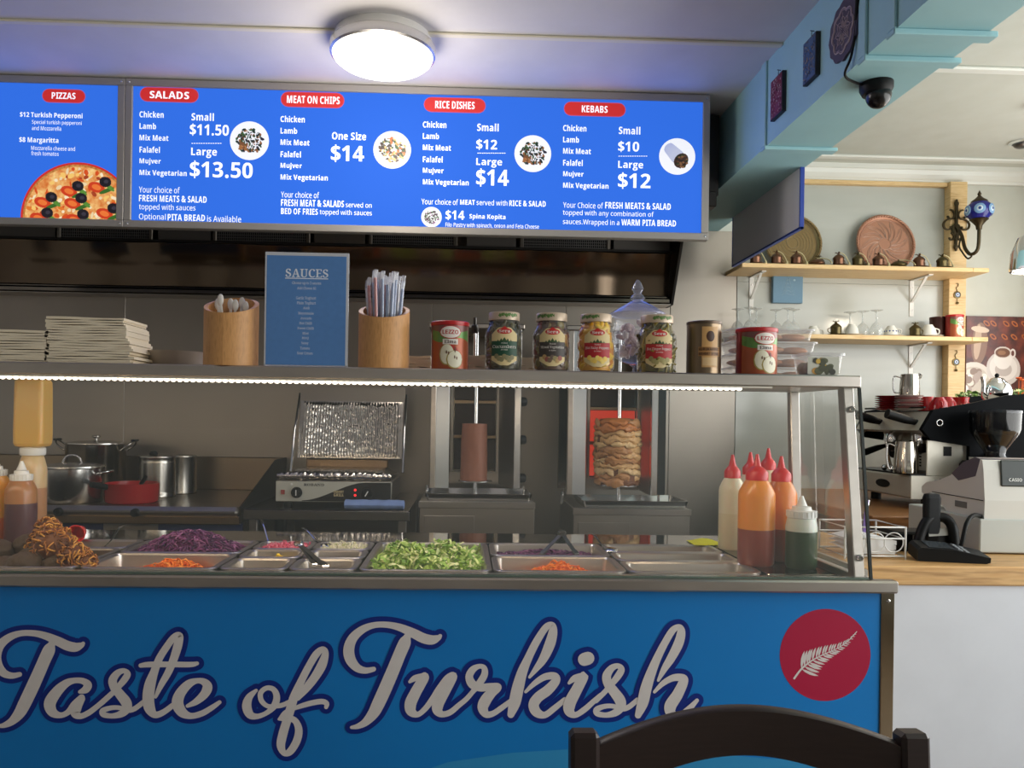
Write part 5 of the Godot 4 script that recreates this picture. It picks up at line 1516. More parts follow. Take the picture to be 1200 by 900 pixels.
	var pc := container("clear container of sliced pickles with a printed side label", on_shelf(958, 1.83), px.call(47, 1.83), 0.09, 0.056, S(92, 88, 56))
	var sl := B.new()
	var pal := [S(62, 64, 42), S(190, 140, 60), S(84, 88, 56), S(52, 52, 40), S(150, 120, 70), S(196, 160, 60)]
	var r3 := RandomNumberGenerator.new()
	r3.seed = 3
	for k in 16:
		sl.c = pal[r3.randi() % 6].srgb_to_linear()
		var ox := r3.randf_range(-0.034, 0.016)
		sl.prism(circle_poly(Vector2(ox, 0.022 + r3.randf_range(-0.012, 0.014)), r3.randf_range(0.005, 0.011), r3.randf_range(0.005, 0.009), 14), 0.0455 + 0.0001 * k, 0.0455 + 0.0001 * k)
	sl.c = Color.WHITE
	obj("label_picture", sl, tinted("pickle print"), pc, true)
	obj("label_sheet", B.new().span(Vector3(-0.044, 0.004, 0.0448), Vector3(0.03, 0.045, 0.0453)), mat("pale print", S(190, 190, 176), 0.5), pc)
	# steel stirrer behind the tin
	var st := thing("steel_stirrer", "upright steel stirrer with a dark collar behind the napkins", "utensil", on_shelf(556, 1.97))
	obj("rod", B.new().tube([Vector3.ZERO, Vector3(0, 0.145, 0)], 0.004, 10), chrome, st)
	obj("collar", B.new().lathe([Vector2(0.006, 0.105), Vector2(0.0095, 0.11), Vector2(0.0095, 0.125), Vector2(0.0045, 0.127), Vector2(0.0045, 0.145), Vector2(0, 0.146)], 14), mat("dark steel", S(70, 68, 66), 0.3, 0.9), st)
	obj("foot", B.new().lathe([Vector2(0, 0), Vector2(0.016, 0), Vector2(0.016, 0.004), Vector2(0.004, 0.01)], 18), chrome, st)
	# glass sweet jar on a foot, with a domed lid and finial
	var gj := thing("sweet_jar", "footed clear glass jar with a pointed lid, full of wrapped sweets", "jar", on_shelf(746, 1.97))
	var gm := glass("sweet jar glass", S(205, 214, 245), 0.12)
	obj("foot", B.new().lathe([Vector2(0, 0), Vector2(0.05, 0), Vector2(0.05, 0.004), Vector2(0.012, 0.012), Vector2(0.009, 0.025), Vector2(0.02, 0.033), Vector2(0, 0.033)], 28), gm, gj)
	obj("bowl", B.new().lathe([Vector2(0, 0.033), Vector2(0.03, 0.036), Vector2(0.056, 0.05), Vector2(0.064, 0.07), Vector2(0.064, 0.12), Vector2(0.058, 0.145), Vector2(0.062, 0.158)], 36), gm, gj)
	var lid := obj("lid", B.new().lathe([Vector2(0.07, 0.158), Vector2(0.071, 0.162), Vector2(0.05, 0.176), Vector2(0.025, 0.19), Vector2(0.012, 0.197)], 36), glass("sweet jar lid", S(150, 165, 235), 0.3, 0.02), gj)
	obj("finial", B.new().lathe([Vector2(0.012, 0.196), Vector2(0.019, 0.202), Vector2(0.013, 0.211), Vector2(0.009, 0.214), Vector2(0.015, 0.226), Vector2(0.009, 0.24), Vector2(0.003, 0.249), Vector2(0, 0.25)], 20), gm, lid)
	var sw := B.new()
	for k in 46:
		var a := rng.randf() * TAU
		var d := sqrt(rng.randf()) * 0.044
		sw.t = Transform3D(Basis.from_euler(Vector3(rng.randf() * 3, rng.randf() * 6, rng.randf() * 3)), Vector3(cos(a) * d, rng.randf_range(0.056, 0.135), sin(a) * d))
		sw.c = [lin(222, 204, 198), lin(214, 188, 184), lin(236, 230, 226), lin(204, 180, 182)][rng.randi() % 4]
		sw.box(Vector3.ZERO, Vector3(0.024, 0.012, 0.014), 0.004)
	sw.t = Transform3D.IDENTITY
	sw.c = Color.WHITE
	tag(obj("sweets", sw, tinted("wrapped sweets", 0.3), gj, true), "", "", "", "stuff")

# ---------------------------------------------------------------- cooking line: stove and pots
const TOP := 0.905
func side_handle(b: B, o: Vector3, out: Vector3, w: float, reach: float, lift: float, r: float) -> void:
	var s := Vector3.UP.cross(out).normalized() * w
	b.tube(spline([o - s, o - s * 0.95 + out * reach * 0.7 + Vector3(0, lift * 0.6, 0), o + out * reach + Vector3(0, lift, 0), o + s * 0.95 + out * reach * 0.7 + Vector3(0, lift * 0.6, 0), o + s], 5), r, 7)
func build_stove() -> void:
	var x1 := P(280, 592, 2.98).x
	var x0 := -3.0
	var z0 := dz(2.98)
	var zb := BACK + 0.02
	var o := thing("stove", "long stainless stove bench with a raised back against the splashback", "stove", Vector3(x0, 0, BACK + 0.02))
	o.position = Vector3.ZERO
	obj("top", B.new().span(Vector3(x0, TOP - 0.02, zb), Vector3(x1, TOP, z0 - 0.03), 0.003), mat("greasy steel top", S(120, 106, 88), 0.3, 1.0), o)
	obj("front_rail", B.new().span(Vector3(x0, TOP - 0.035, z0 - 0.035), Vector3(x1, TOP + 0.002, z0), 0.015), steel, o)
	obj("under_rail", B.new().span(Vector3(x0, TOP - 0.065, z0 - 0.04), Vector3(x1, TOP - 0.035, z0 - 0.012), 0.003), mat("brown steel", S(150, 126, 98), 0.35, 1.0), o)
	var navy := mat("navy film", S(22, 36, 84), 0.35)
	var xa := P(120, 615, 3.02).x
	var xb := P(184, 615, 3.02).x
	obj("front_film", B.new().span(Vector3(x0, 0.2, z0 - 0.06), Vector3(xa, TOP - 0.066, z0 - 0.05)), navy, o)
	obj("front_film", B.new().span(Vector3(xb, 0.2, z0 - 0.06), Vector3(x1, TOP - 0.066, z0 - 0.05)), navy, o)
	obj("front_plate", B.new().span(Vector3(xa, 0.2, z0 - 0.06), Vector3(xb, TOP - 0.066, z0 - 0.048)), steel_soft, o)
	obj("body", B.new().span(Vector3(x0, 0.0, zb), Vector3(x1 - 0.002, TOP - 0.02, z0 - 0.06)), steel_dark, o)
	# raised back with a slanted cheek
	var xs := x1
	obj("upstand", B.new().span(Vector3(x0, TOP, zb), Vector3(xs, TOP + 0.155, zb + 0.03), 0.004), mat("brown upstand steel", S(158, 140, 116), 0.32, 1.0), o)
	var ck := B.new()
	ck.t = Transform3D(Basis(Vector3(0, 0, 1), Vector3.UP, Vector3(-1, 0, 0)), Vector3(x1 + 0.006, 0, 0))
	ck.prism(PackedVector2Array([Vector2(zb, TOP - 0.06), Vector2(z0 - 0.005, TOP - 0.06), Vector2(z0 - 0.005, TOP + 0.004), Vector2(zb + 0.2, TOP + 0.155), Vector2(zb, TOP + 0.155)]), 0.0, 0.006)
	obj("end_cheek", ck, mat("dark cheek", S(70, 64, 58), 0.4, 0.9), o)
	for k in 3:
		var kp := P(-20 + 55 * k + 157 * 0, 595, 2.97)
		obj("control_knob", at(B.new(), Vector3(P(158 - 90 * k, 584, 2.97).x, TOP - 0.02, z0 + 0.0), Vector3(90, 0, 0)).lathe([Vector2(0.016, 0), Vector2(0.015, 0.016), Vector2(0.012, 0.02), Vector2(0, 0.02)], 18), black_plastic, o)
	# pots
	var pot_steel := mat("pot steel", S(196, 192, 186), 0.2, 1.0)
	var q := P(112.5, 540, 3.46)
	var sp := thing("stock_pot", "tall steel stock pot with two raised handles and a lid", "pot", Vector3(q.x, TOP, dz(3.46)))
	var r := 0.12
	obj("body", B.new().lathe([Vector2(0, 0), Vector2(r * 0.97, 0), Vector2(r, 0.006), Vector2(r, 0.215), Vector2(r * 1.02, 0.219), Vector2(r * 0.98, 0.22)], 44), pot_steel, sp)
	var lid := obj("lid", B.new().lathe([Vector2(r * 1.015, 0.219), Vector2(r * 1.01, 0.224), Vector2(r * 0.6, 0.232), Vector2(0, 0.235)], 44), pot_steel, sp)
	obj("lid_knob", B.new().lathe([Vector2(0.006, 0.233), Vector2(0.006, 0.243), Vector2(0.018, 0.249), Vector2(0.019, 0.254), Vector2(0.012, 0.257), Vector2(0, 0.257)], 20), pot_steel, lid)
	for s in [-1, 1]:
		var hb := B.new()
		side_handle(hb, Vector3(s * r * 0.99, 0.19, 0), Vector3(s, 0, 0), 0.035, 0.05, 0.045, 0.004)
		obj("handle", hb, pot_steel, sp)
		obj("handle_grip", B.new().bar(Vector3(s * (r + 0.047), 0.236, -0.022), Vector3(s * (r + 0.047), 0.236, 0.022), 0.02, 0.009, Vector3.UP, 0.003), black_plastic, sp)
	q = P(84.5, 560, 3.13)
	var p2 := thing("saucepan", "wide shiny steel saucepan with an arched lid handle", "pot", Vector3(q.x, TOP, dz(3.13)))
	r = 0.116
	obj("body", B.new().lathe([Vector2(0, 0), Vector2(r * 0.95, 0), Vector2(r, 0.01), Vector2(r, 0.135), Vector2(r * 1.03, 0.138), Vector2(r * 0.97, 0.139)], 44), mat("shiny pot steel", S(206, 204, 200), 0.2, 1.0), p2)
	lid = obj("lid", B.new().lathe([Vector2(r * 1.03, 0.139), Vector2(r * 1.02, 0.145), Vector2(r * 0.5, 0.155), Vector2(0, 0.158)], 44), mat("shiny pot steel", S(206, 204, 200), 0.2, 1.0), p2)
	obj("lid_handle", B.new().tube(spline([Vector3(-0.04, 0.15, 0), Vector3(-0.025, 0.178, 0), Vector3(0, 0.186, 0), Vector3(0.025, 0.178, 0), Vector3(0.04, 0.15, 0)], 5), 0.0045, 8), chrome, lid)
	for s in [-1, 1]:
		var hb := B.new()
		side_handle(hb, Vector3(s * r, 0.115, 0.01), Vector3(s, 0, 0.1), 0.028, 0.045, 0.012, 0.0045)
		obj("handle", hb, chrome, p2)
	q = P(155, 566, 3.145)
	var p3 := thing("frying_pan", "red enamel pan with a black handle beside the saucepan", "pan", Vector3(q.x, TOP, dz(3.145)))
	r = 0.102
	obj("body", B.new().lathe([Vector2(0, 0), Vector2(r * 0.9, 0), Vector2(r * 0.98, 0.008), Vector2(r, 0.075), Vector2(r * 1.02, 0.078), Vector2(r * 0.97, 0.078), Vector2(r * 0.94, 0.012), Vector2(0, 0.01)], 40), mat("red enamel", S(164, 26, 30), 0.22), p3)
	obj("handle", B.new().tube(spline([Vector3(-0.065, 0.066, 0.078), Vector3(-0.085, 0.074, 0.105), Vector3(-0.1, 0.08, 0.13)], 4), 0.012, 10), black_plastic, p3)
	obj("helper_handle", B.new().tube([Vector3(0.055, 0.078, 0.05), Vector3(0.075, 0.1, 0.065), Vector3(0.08, 0.108, 0.07)], 0.008, 8), black_plastic, p3)
	for w in [[184.5, 3.36, 0.074, "ribbed steel catering tin beside the red pan", 0.175], [212, 3.52, 0.066, "plain steel tin half hidden behind the ribbed one", 0.17]]:
		q = P(w[0], 555, w[1])
		var tin := thing("catering_tin", w[3], "tin", Vector3(q.x, TOP, dz(w[1])), 0, "steel tins on the stove")
		var prof := [Vector2(0, 0), Vector2(w[2], 0), Vector2(w[2] * 1.02, 0.003), Vector2(w[2], 0.008)]
		if w[2] > 0.072:
			for k in 11:
				prof.append(Vector2(w[2], 0.02 + 0.0125 * k)); prof.append(Vector2(w[2] * 0.965, 0.026 + 0.0125 * k))
		prof.append_array([Vector2(w[2], w[4] - 0.008), Vector2(w[2] * 1.02, w[4] - 0.003), Vector2(w[2], w[4])])
		obj("body", B.new().lathe(prof, 36), mat("tin steel", S(170, 166, 158), 0.25, 1.0), tin)
		obj("lid", B.new().lathe([Vector2(w[2], w[4]), Vector2(w[2] * 0.9, w[4] + 0.002), Vector2(0, w[4] + 0.002)], 36), mat("tin steel", S(170, 166, 158), 0.25, 1.0), tin)
		if w[2] > 0.072:
			obj("lid_knob", B.new().ball(Vector3(-0.01, w[4] + 0.01, 0.02), Vector3(0.018, 0.012, 0.018), 14, 8), black_plastic, tin)

# ---------------------------------------------------------------- grill bench, contact grill
func build_grill() -> void:
	var x0 := P(281, 594, 3.0).x + 0.014
	var x1 := P(480, 594, 3.0).x
	var z0 := dz(3.0)
	var zb := BACK + 0.03
	var y := TOP - 0.005
	var t := thing("grill_bench", "low dark steel bench under the contact grill", "bench", Vector3.ZERO)
	obj("top", B.new().span(Vector3(x0, y - 0.006, zb), Vector3(x1, y, z0), 0.002), steel_dark, t)
	obj("apron", B.new().span(Vector3(x0, y - 0.04, z0 - 0.006), Vector3(x1, y - 0.004, z0 + 0.001), 0.002), mat("apron steel", S(120, 116, 110), 0.35, 1.0), t)
	for x in [x0 + 0.03, x1 - 0.03]:
		for z in [z0 - 0.04, zb + 0.04]:
			obj("leg", B.new().span(Vector3(x - 0.016, 0, z - 0.016), Vector3(x + 0.016, y - 0.006, z + 0.016), 0.003), steel, t)
	obj("under_shelf", B.new().span(Vector3(x0 + 0.02, 0.3, zb + 0.02), Vector3(x1 - 0.02, 0.32, z0 - 0.03)), steel_dark, t)
	obj("back_sheet", B.new().span(Vector3(x0 + 0.02, 0.1, zb + 0.01), Vector3(x1 - 0.02, y - 0.01, zb + 0.02)), steel_soft, t)
	# contact grill
	var c := P(391, 580, 3.1)
	var s := 3.1 / FOCAL
	var w := 135.0 * s / 2
	var g := thing("contact_grill", "foil-wrapped contact grill standing open with a silver and black control panel", "grill", Vector3(c.x, y, dz(3.1)))
	for sx in [-1, 1]:
		for zz in [-0.03, -0.33]:
			obj("foot", B.new().lathe([Vector2(0.017, 0), Vector2(0.017, 0.012), Vector2(0.012, 0.018), Vector2(0, 0.018)], 16, Vector3(sx * (w - 0.045), 0, zz)), black_plastic, g)
	obj("base", B.new().span(Vector3(-w, 0.018, -0.37), Vector3(w, 0.103, 0.0), 0.004), mat("grill case steel", S(150, 144, 136), 0.3, 1.0), g)
	var pan_z := 0.001
	var panel := obj("control_panel", B.new().span(Vector3(-w + 0.003, 0.021, 0.0), Vector3(w - 0.003, 0.100, pan_z)), mat("silver panel", S(196, 198, 188), 0.4, 0.4), g)
	var sw := PackedVector2Array()
	for k in 17:
		var f := k / 16.0
		sw.append(Vector2(lerpf(-0.55, 1.0, f) * (w - 0.004), lerpf(0.025, 0.098, smoothstep(0.0, 0.72, f))))
	sw.append(Vector2(w - 0.004, 0.022)); sw.append(Vector2(-0.55 * w, 0.022))
	obj("panel_swoosh", B.new().prism(sw, pan_z, pan_z + 0.0006), mat("panel black", S(20, 20, 20), 0.35), panel)
	var pz := pan_z + 0.0008
	obj("lettering", at(B.new(), Vector3(0, 0, pz)).text("ROBAND", serif_bold, Rect2(-0.118, 0.082, 0.08, 0.010)), mat("panel print", S(40, 40, 40), 0.5), panel)
	obj("lettering", at(B.new(), Vector3(0, 0, pz)).text("SMART", sans_bold, Rect2(0.0, 0.056, 0.04, 0.009)), mat("panel pale print", S(214, 196, 150), 0.5), panel)
	obj("lettering", at(B.new(), Vector3(0, 0, pz)).text("GRILL", sans_bold, Rect2(0.0, 0.042, 0.04, 0.011)), mat("panel pale print", S(214, 196, 150), 0.5), panel)
	for q in [[-0.145, 0.056, 0.022], [0.132, 0.055, 0.023]]:
		var kb := obj("dial", at(B.new(), Vector3(q[0], q[1], pz), Vector3(90, 0, 0)).lathe([Vector2(q[2], 0), Vector2(q[2] * 0.92, 0.014), Vector2(q[2] * 0.8, 0.017), Vector2(0, 0.017)], 24), black_plastic, panel)
		obj("dial_mark", at(B.new(), Vector3(q[0], q[1], pz + 0.0175), Vector3(0, 0, 0 if q[0] < 0 else -30)).box(Vector3.ZERO, Vector3(0.004, q[2] * 1.0, 0.002)), mat("dial white", S(220, 220, 216), 0.5), panel)
	for v in [0.047, 0.068]:
		obj("indicator", at(B.new(), Vector3(0.085, v, pz), Vector3(90, 0, 0)).lathe([Vector2(0.005, 0), Vector2(0.004, 0.003), Vector2(0, 0.004)], 12), glow("red indicator light", S(255, 40, 40), 1.6, S(120, 10, 10)), panel)
	obj("switch", B.new().span(Vector3(-0.207, 0.048, pz), Vector3(-0.192, 0.066, pz + 0.004), 0.001), mat("switch red", S(150, 50, 44), 0.4), panel)
	obj("pilot_lens", at(B.new(), Vector3(-0.166, 0.088, pz), Vector3(90, 0, 0)).lathe([Vector2(0.005, 0), Vector2(0.004, 0.003), Vector2(0, 0.004)], 12), mat("dial white", S(220, 220, 216), 0.5), panel)
	# foil-covered lower plate, crumpled at its rim
	var foil := grain(mat("kitchen foil", S(214, 208, 200), 0.2, 1.0), noise_tex(0.04, [S(232, 230, 228), S(255, 255, 255)], 81), 6.0, false)
	foil.normal_enabled = true
	foil.normal_scale = 0.35
	var fnoise := FastNoiseLite.new()
	fnoise.seed = 14; fnoise.frequency = 0.015
	fnoise.noise_type = FastNoiseLite.TYPE_CELLULAR
	fnoise.cellular_return_type = FastNoiseLite.RETURN_DISTANCE2_SUB
	var him := Image.create(256, 256, false, Image.FORMAT_RF)
	for yy in 256:
		for xx in 256:
			him.set_pixel(xx, yy, Color(fnoise.get_noise_2d(xx, yy) * 0.5 + 0.5, 0, 0))
	him.convert(Image.FORMAT_RGB8)
	him.bump_map_to_normal_map(0.7)
	foil.normal_texture = ImageTexture.create_from_image(him)
	var n2 := FastNoiseLite.new()
	n2.seed = 8; n2.frequency = 1.0
	obj("lower_plate", B.new().span(Vector3(-w + 0.03, 0.103, -0.35), Vector3(w - 0.03, 0.125, -0.03), 0.004), steel_soft, g)
	var lf := B.new()
	lf.grid(64, 16, func(a, e):
		var ex := lerpf(-w + 0.012, w - 0.012, a)
		var edge := maxf(absf(a - 0.5) * 2.0, absf(e - 0.5) * 2.0)
		return Vector3(ex + 0.006 * n2.get_noise_2d(e * 30, 3), 0.138 - 0.022 * smoothstep(0.8, 1.0, edge) + 0.006 * n2.get_noise_2d(a * 40, e * 14), lerpf(-0.36, -0.012, e)), Vector3.UP)
	lf.grid(70, 3, func(a, e): return Vector3(lerpf(-w + 0.004, w - 0.004, a), lerpf(0.106, 0.134, e) + 0.005 * n2.get_noise_2d(a * 46, e * 3 + 9), -0.012 + 0.012 * sin(PI * e) + 0.009 * n2.get_noise_2d(a * 60, e * 4)), Vector3(0, 0, 1))
	obj("lower_foil", lf, foil, g)
	obj("drip_lip", B.new().span(Vector3(-w + 0.05, 0.134, -0.37), Vector3(w - 0.05, 0.172, -0.34), 0.004), mat("brown steel", S(150, 126, 98), 0.35, 1.0), g)
	# raised upper plate with ribbed foil, and its arms
	var up := Transform3D(Basis(Vector3.RIGHT, deg_to_rad(-14.0)), Vector3(0.012, 0.18, -0.33))
	var ub := B.new()
	ub.t = up
	var hw := 61.0 * 3.4 / FOCAL
	var hh := 66.0 * 3.4 / FOCAL / cos(deg_to_rad(14.0))
	ub.span(Vector3(-hw + 0.004, 0.0, -0.035), Vector3(hw - 0.004, hh, -0.005), 0.004)
	obj("upper_plate", ub, steel_soft, g)
	var uf := B.new()
	uf.t = up
	uf.grid(190, 60, func(a, e):
		var x := lerpf(-hw, hw, a)
		var edge := smoothstep(0.0, 0.09, minf(minf(a, 1.0 - a), minf(e, 1.0 - e)))
		var rib := 0.0019 * sin(x * TAU / 0.0125) * smoothstep(0.05, 0.25, edge * (0.5 + 0.5 * n2.get_noise_2d(a * 5 + 40, e * 5)) + 0.1)
		var fold := 0.006 * absf(n2.get_noise_2d(a * 5.0 + e * 2.0, e * 4.0 - a * 2.0)) + 0.0015 * absf(n2.get_noise_2d(a * 11.0, e * 8.0 + 30))
		return Vector3(x, lerpf(-0.004, hh, e), 0.001 + edge * (fold + rib + 0.003)), Vector3(0, 0, 1))
	obj("upper_foil", uf, foil, g)
	obj("heat_shield", at(B.new(), Vector3(0.012, 0.18, -0.36), Vector3(-9, 0, 0)).span(Vector3(-hw - 0.006, 0.02, -0.01), Vector3(hw + 0.006, hh + 0.06, -0.004)), steel_soft, g)
	for sx in [-1, 1]:
		obj("lift_arm", B.new().tube([Vector3(0.012 + sx * (hw + 0.012), 0.12, -0.26), Vector3(0.012 + sx * (hw + 0.012), 0.30, -0.33), Vector3(0.012 + sx * (hw + 0.01), 0.46, -0.42)], 0.006, 8), chrome, g)
	# folded blue cloth on the bench
	var cp := P(439, 591, 3.03)
	var cb := B.new()
	cb.grid(30, 12, func(a, e):
		var an: float = TAU * e
		return Vector3((a - 0.5) * 0.225, 0.019 + 0.019 * sin(an) * (1.0 + 0.12 * n2.get_noise_2d(a * 6, e * 3)), 0.03 * cos(an) + 0.006 * n2.get_noise_2d(a * 5, 7)))
	for e in [-1, 1]:
		cb.ball(Vector3(e * 0.1125, 0.019, 0), Vector3(0.004, 0.018, 0.029), 12, 6)
	single("folded_cloth", cb, mat("blue cloth", S(124, 148, 200), 0.9), "rolled pale blue cloth on the bench in front of the grill", "cloth", Vector3(cp.x, y, dz(3.03)))

# ---------------------------------------------------------------- two upright kebab grills
func kebab_machine(label: String, u0: float, ua: float, ub2: float, u1: float, tray_u: Array, base_u: Array, vt: float, spit_u: float, hot: bool, plate_y: float) -> Node3D:
	var d := 3.12
	var X := func(u): return P(u, 520, d).x
	var ym := P((u0 + u1) / 2, vt, 3.02).y         # tray rim level
	var zc := dz(d)
	var o := thing("kebab_grill", label, "kebab grill", Vector3(X.call((u0 + u1) / 2), 0, zc), 0, "upright kebab grills")
	var ox: float = o.position.x
	var x0: float = X.call(u0) - ox
	var xa: float = P(ua, 520, d + 0.27).x - ox
	var xb: float = P(ub2, 520, d + 0.27).x - ox
	var xw: float = X.call(u0 + 22) - ox
	var x1: float = X.call(u1) - ox
	var y0 := ym + 0.012
	var y1 := 1.62
	var zb := -0.30
	var clean := mat("clean steel", S(206, 206, 206), 0.22, 1.0)
	# side wings: post edge plus bright inner sheet slanting back to the burners
	obj("wing_post", B.new().span(Vector3(x0, y0, -0.03), Vector3(x0 + 0.022, y1, 0.0), 0.002), steel, o)
	obj("wing_post", B.new().span(Vector3(x1 - 0.026, y0, -0.03), Vector3(x1, y1, 0.0), 0.002), clean, o)
	obj("wing_face", B.new().span(Vector3(x0 + 0.0225, y0, -0.02), Vector3(xw, y1, -0.012), 0.001), mat("bright wing steel", S(214, 220, 226), 0.3, 1.0), o)
	for q in [[xw, xa - 0.012], [x1 - 0.026, xb + 0.012]]:
		var sb := B.new()
		sb.face([Vector3(q[0], y0, -0.02), Vector3(q[1], y0, zb + 0.05), Vector3(q[1], y1, zb + 0.05), Vector3(q[0], y1, -0.02)], Vector3(0, 0, 1))
		obj("side_wing", sb, clean if q[0] < 0 else steel_soft, o)
	for x in [xa - 0.012, xb]:
		obj("burner_frame", B.new().span(Vector3(x, y0 + 0.05, zb + 0.02), Vector3(x + 0.012, y1, zb + 0.056), 0.001), steel_soft, o)
	obj("back", B.new().span(Vector3(x0, y0, zb - 0.02), Vector3(x1, y1, zb + 0.004)), steel_dark, o)
	obj("foot_plate", B.new().span(Vector3(xa - 0.012, y0, zb + 0.004), Vector3(xb + 0.012, y0 + 0.05, zb + 0.05)), steel_soft, o)
	obj("top_plate", B.new().span(Vector3(x0 - 0.01, y1, zb - 0.02), Vector3(x1 + 0.01, y1 + 0.02, 0.01), 0.003), steel, o)
	var burner := grain(mat("burner gauze", S(86, 66, 56), 0.7, 0.2), noise_tex(0.08, [S(150, 140, 132), S(255, 250, 244)], 83), 7.0)
	var hotm := glow("glowing burner fire", S(255, 70, 40), 0.4, S(120, 40, 30))
	for k in 3:
		var ya := y0 + 0.058 + k * 0.152
		var is_hot := hot and k < 2
		obj("burner", B.new().span(Vector3(xa + 0.003, ya, zb + 0.005), Vector3(xb - 0.003, ya + 0.136, zb + 0.02), 0.003), hotm if is_hot else burner, o)
		obj("burner_bar", B.new().span(Vector3(xa, ya + 0.137, zb + 0.01), Vector3(xb, ya + 0.151, zb + 0.034), 0.002), mat("brown steel", S(150, 126, 98), 0.35, 1.0), o)
	# knobs down the side
	for k in 3:
		if not hot:
			obj("gas_knob", at(B.new(), Vector3(x1, ym + 0.055 + k * 0.155, -0.03), Vector3(0, 0, -90)).lathe([Vector2(0.02, 0), Vector2(0.018, 0.02), Vector2(0.012, 0.026), Vector2(0, 0.026)], 18), black_plastic, o)
	if hot:
		obj("side_strip", B.new().span(Vector3(x1, y0, -0.06), Vector3(x1 + 0.04, y1, -0.03), 0.003), black_plastic, o)
	# drip tray and base with a drawer
	var t0: float = X.call(tray_u[0]) - ox
	var t1: float = X.call(tray_u[1]) - ox
	var tr := B.new()
	loft(tr, [rounded(t0, t1, -0.16, 0.10, 0.02, 0.01, ym - 0.028), rounded(t0, t1, -0.16, 0.10, 0.02, 0.002, ym - 0.004), rounded(t0, t1, -0.16, 0.10, 0.02, 0.0, ym), rounded(t0, t1, -0.16, 0.10, 0.02, 0.006, ym), rounded(t0, t1, -0.16, 0.10, 0.02, 0.01, ym - 0.01), rounded(t0, t1, -0.16, 0.10, 0.02, 0.015, ym - 0.025)])
	obj("drip_tray", tr, clean, o)
	var b0: float = X.call(base_u[0]) - ox
	var b1: float = X.call(base_u[1]) - ox
	obj("base", B.new().span(Vector3(b0, 0.78, -0.32), Vector3(b1, ym - 0.03, 0.10), 0.003), steel_soft, o)
	obj("base_lip", B.new().span(Vector3(b0 - 0.002, ym - 0.055, 0.10), Vector3(b1 + 0.002, ym - 0.03, 0.106), 0.001), steel, o)
	obj("drawer", B.new().span(Vector3(b0 + 0.02, 0.80, 0.10), Vector3((b0 + b1) / 2 - 0.01, ym - 0.085, 0.104), 0.001), steel_soft, o)
	obj("stand", B.new().span(Vector3(b0 + 0.01, 0.0, -0.30), Vector3(b1 - 0.01, 0.78, 0.06)), steel_dark, o)
	for x in [x0 - 0.012, x1 + 0.018]:
		obj("tray_pin", B.new().tube([Vector3(x, ym - 0.03, -0.05), Vector3(x, ym + 0.02, -0.05)], 0.006, 8), chrome, o)
	# spit
	var sx: float = P(spit_u, 520, 3.2).x - ox
	obj("spit", B.new().tube([Vector3(sx, ym - 0.02, -0.08), Vector3(sx, y1, -0.08)], 0.0085, 10), clean, o)
	obj("spit_plate", B.new().lathe([Vector2(0, plate_y - 0.005), Vector2(0.09 if hot else 0.07, plate_y - 0.005), Vector2(0.09 if hot else 0.07, plate_y - 0.001), Vector2(0, plate_y - 0.001)], 30, Vector3(sx, 0, -0.08)), clean, o)
	return o
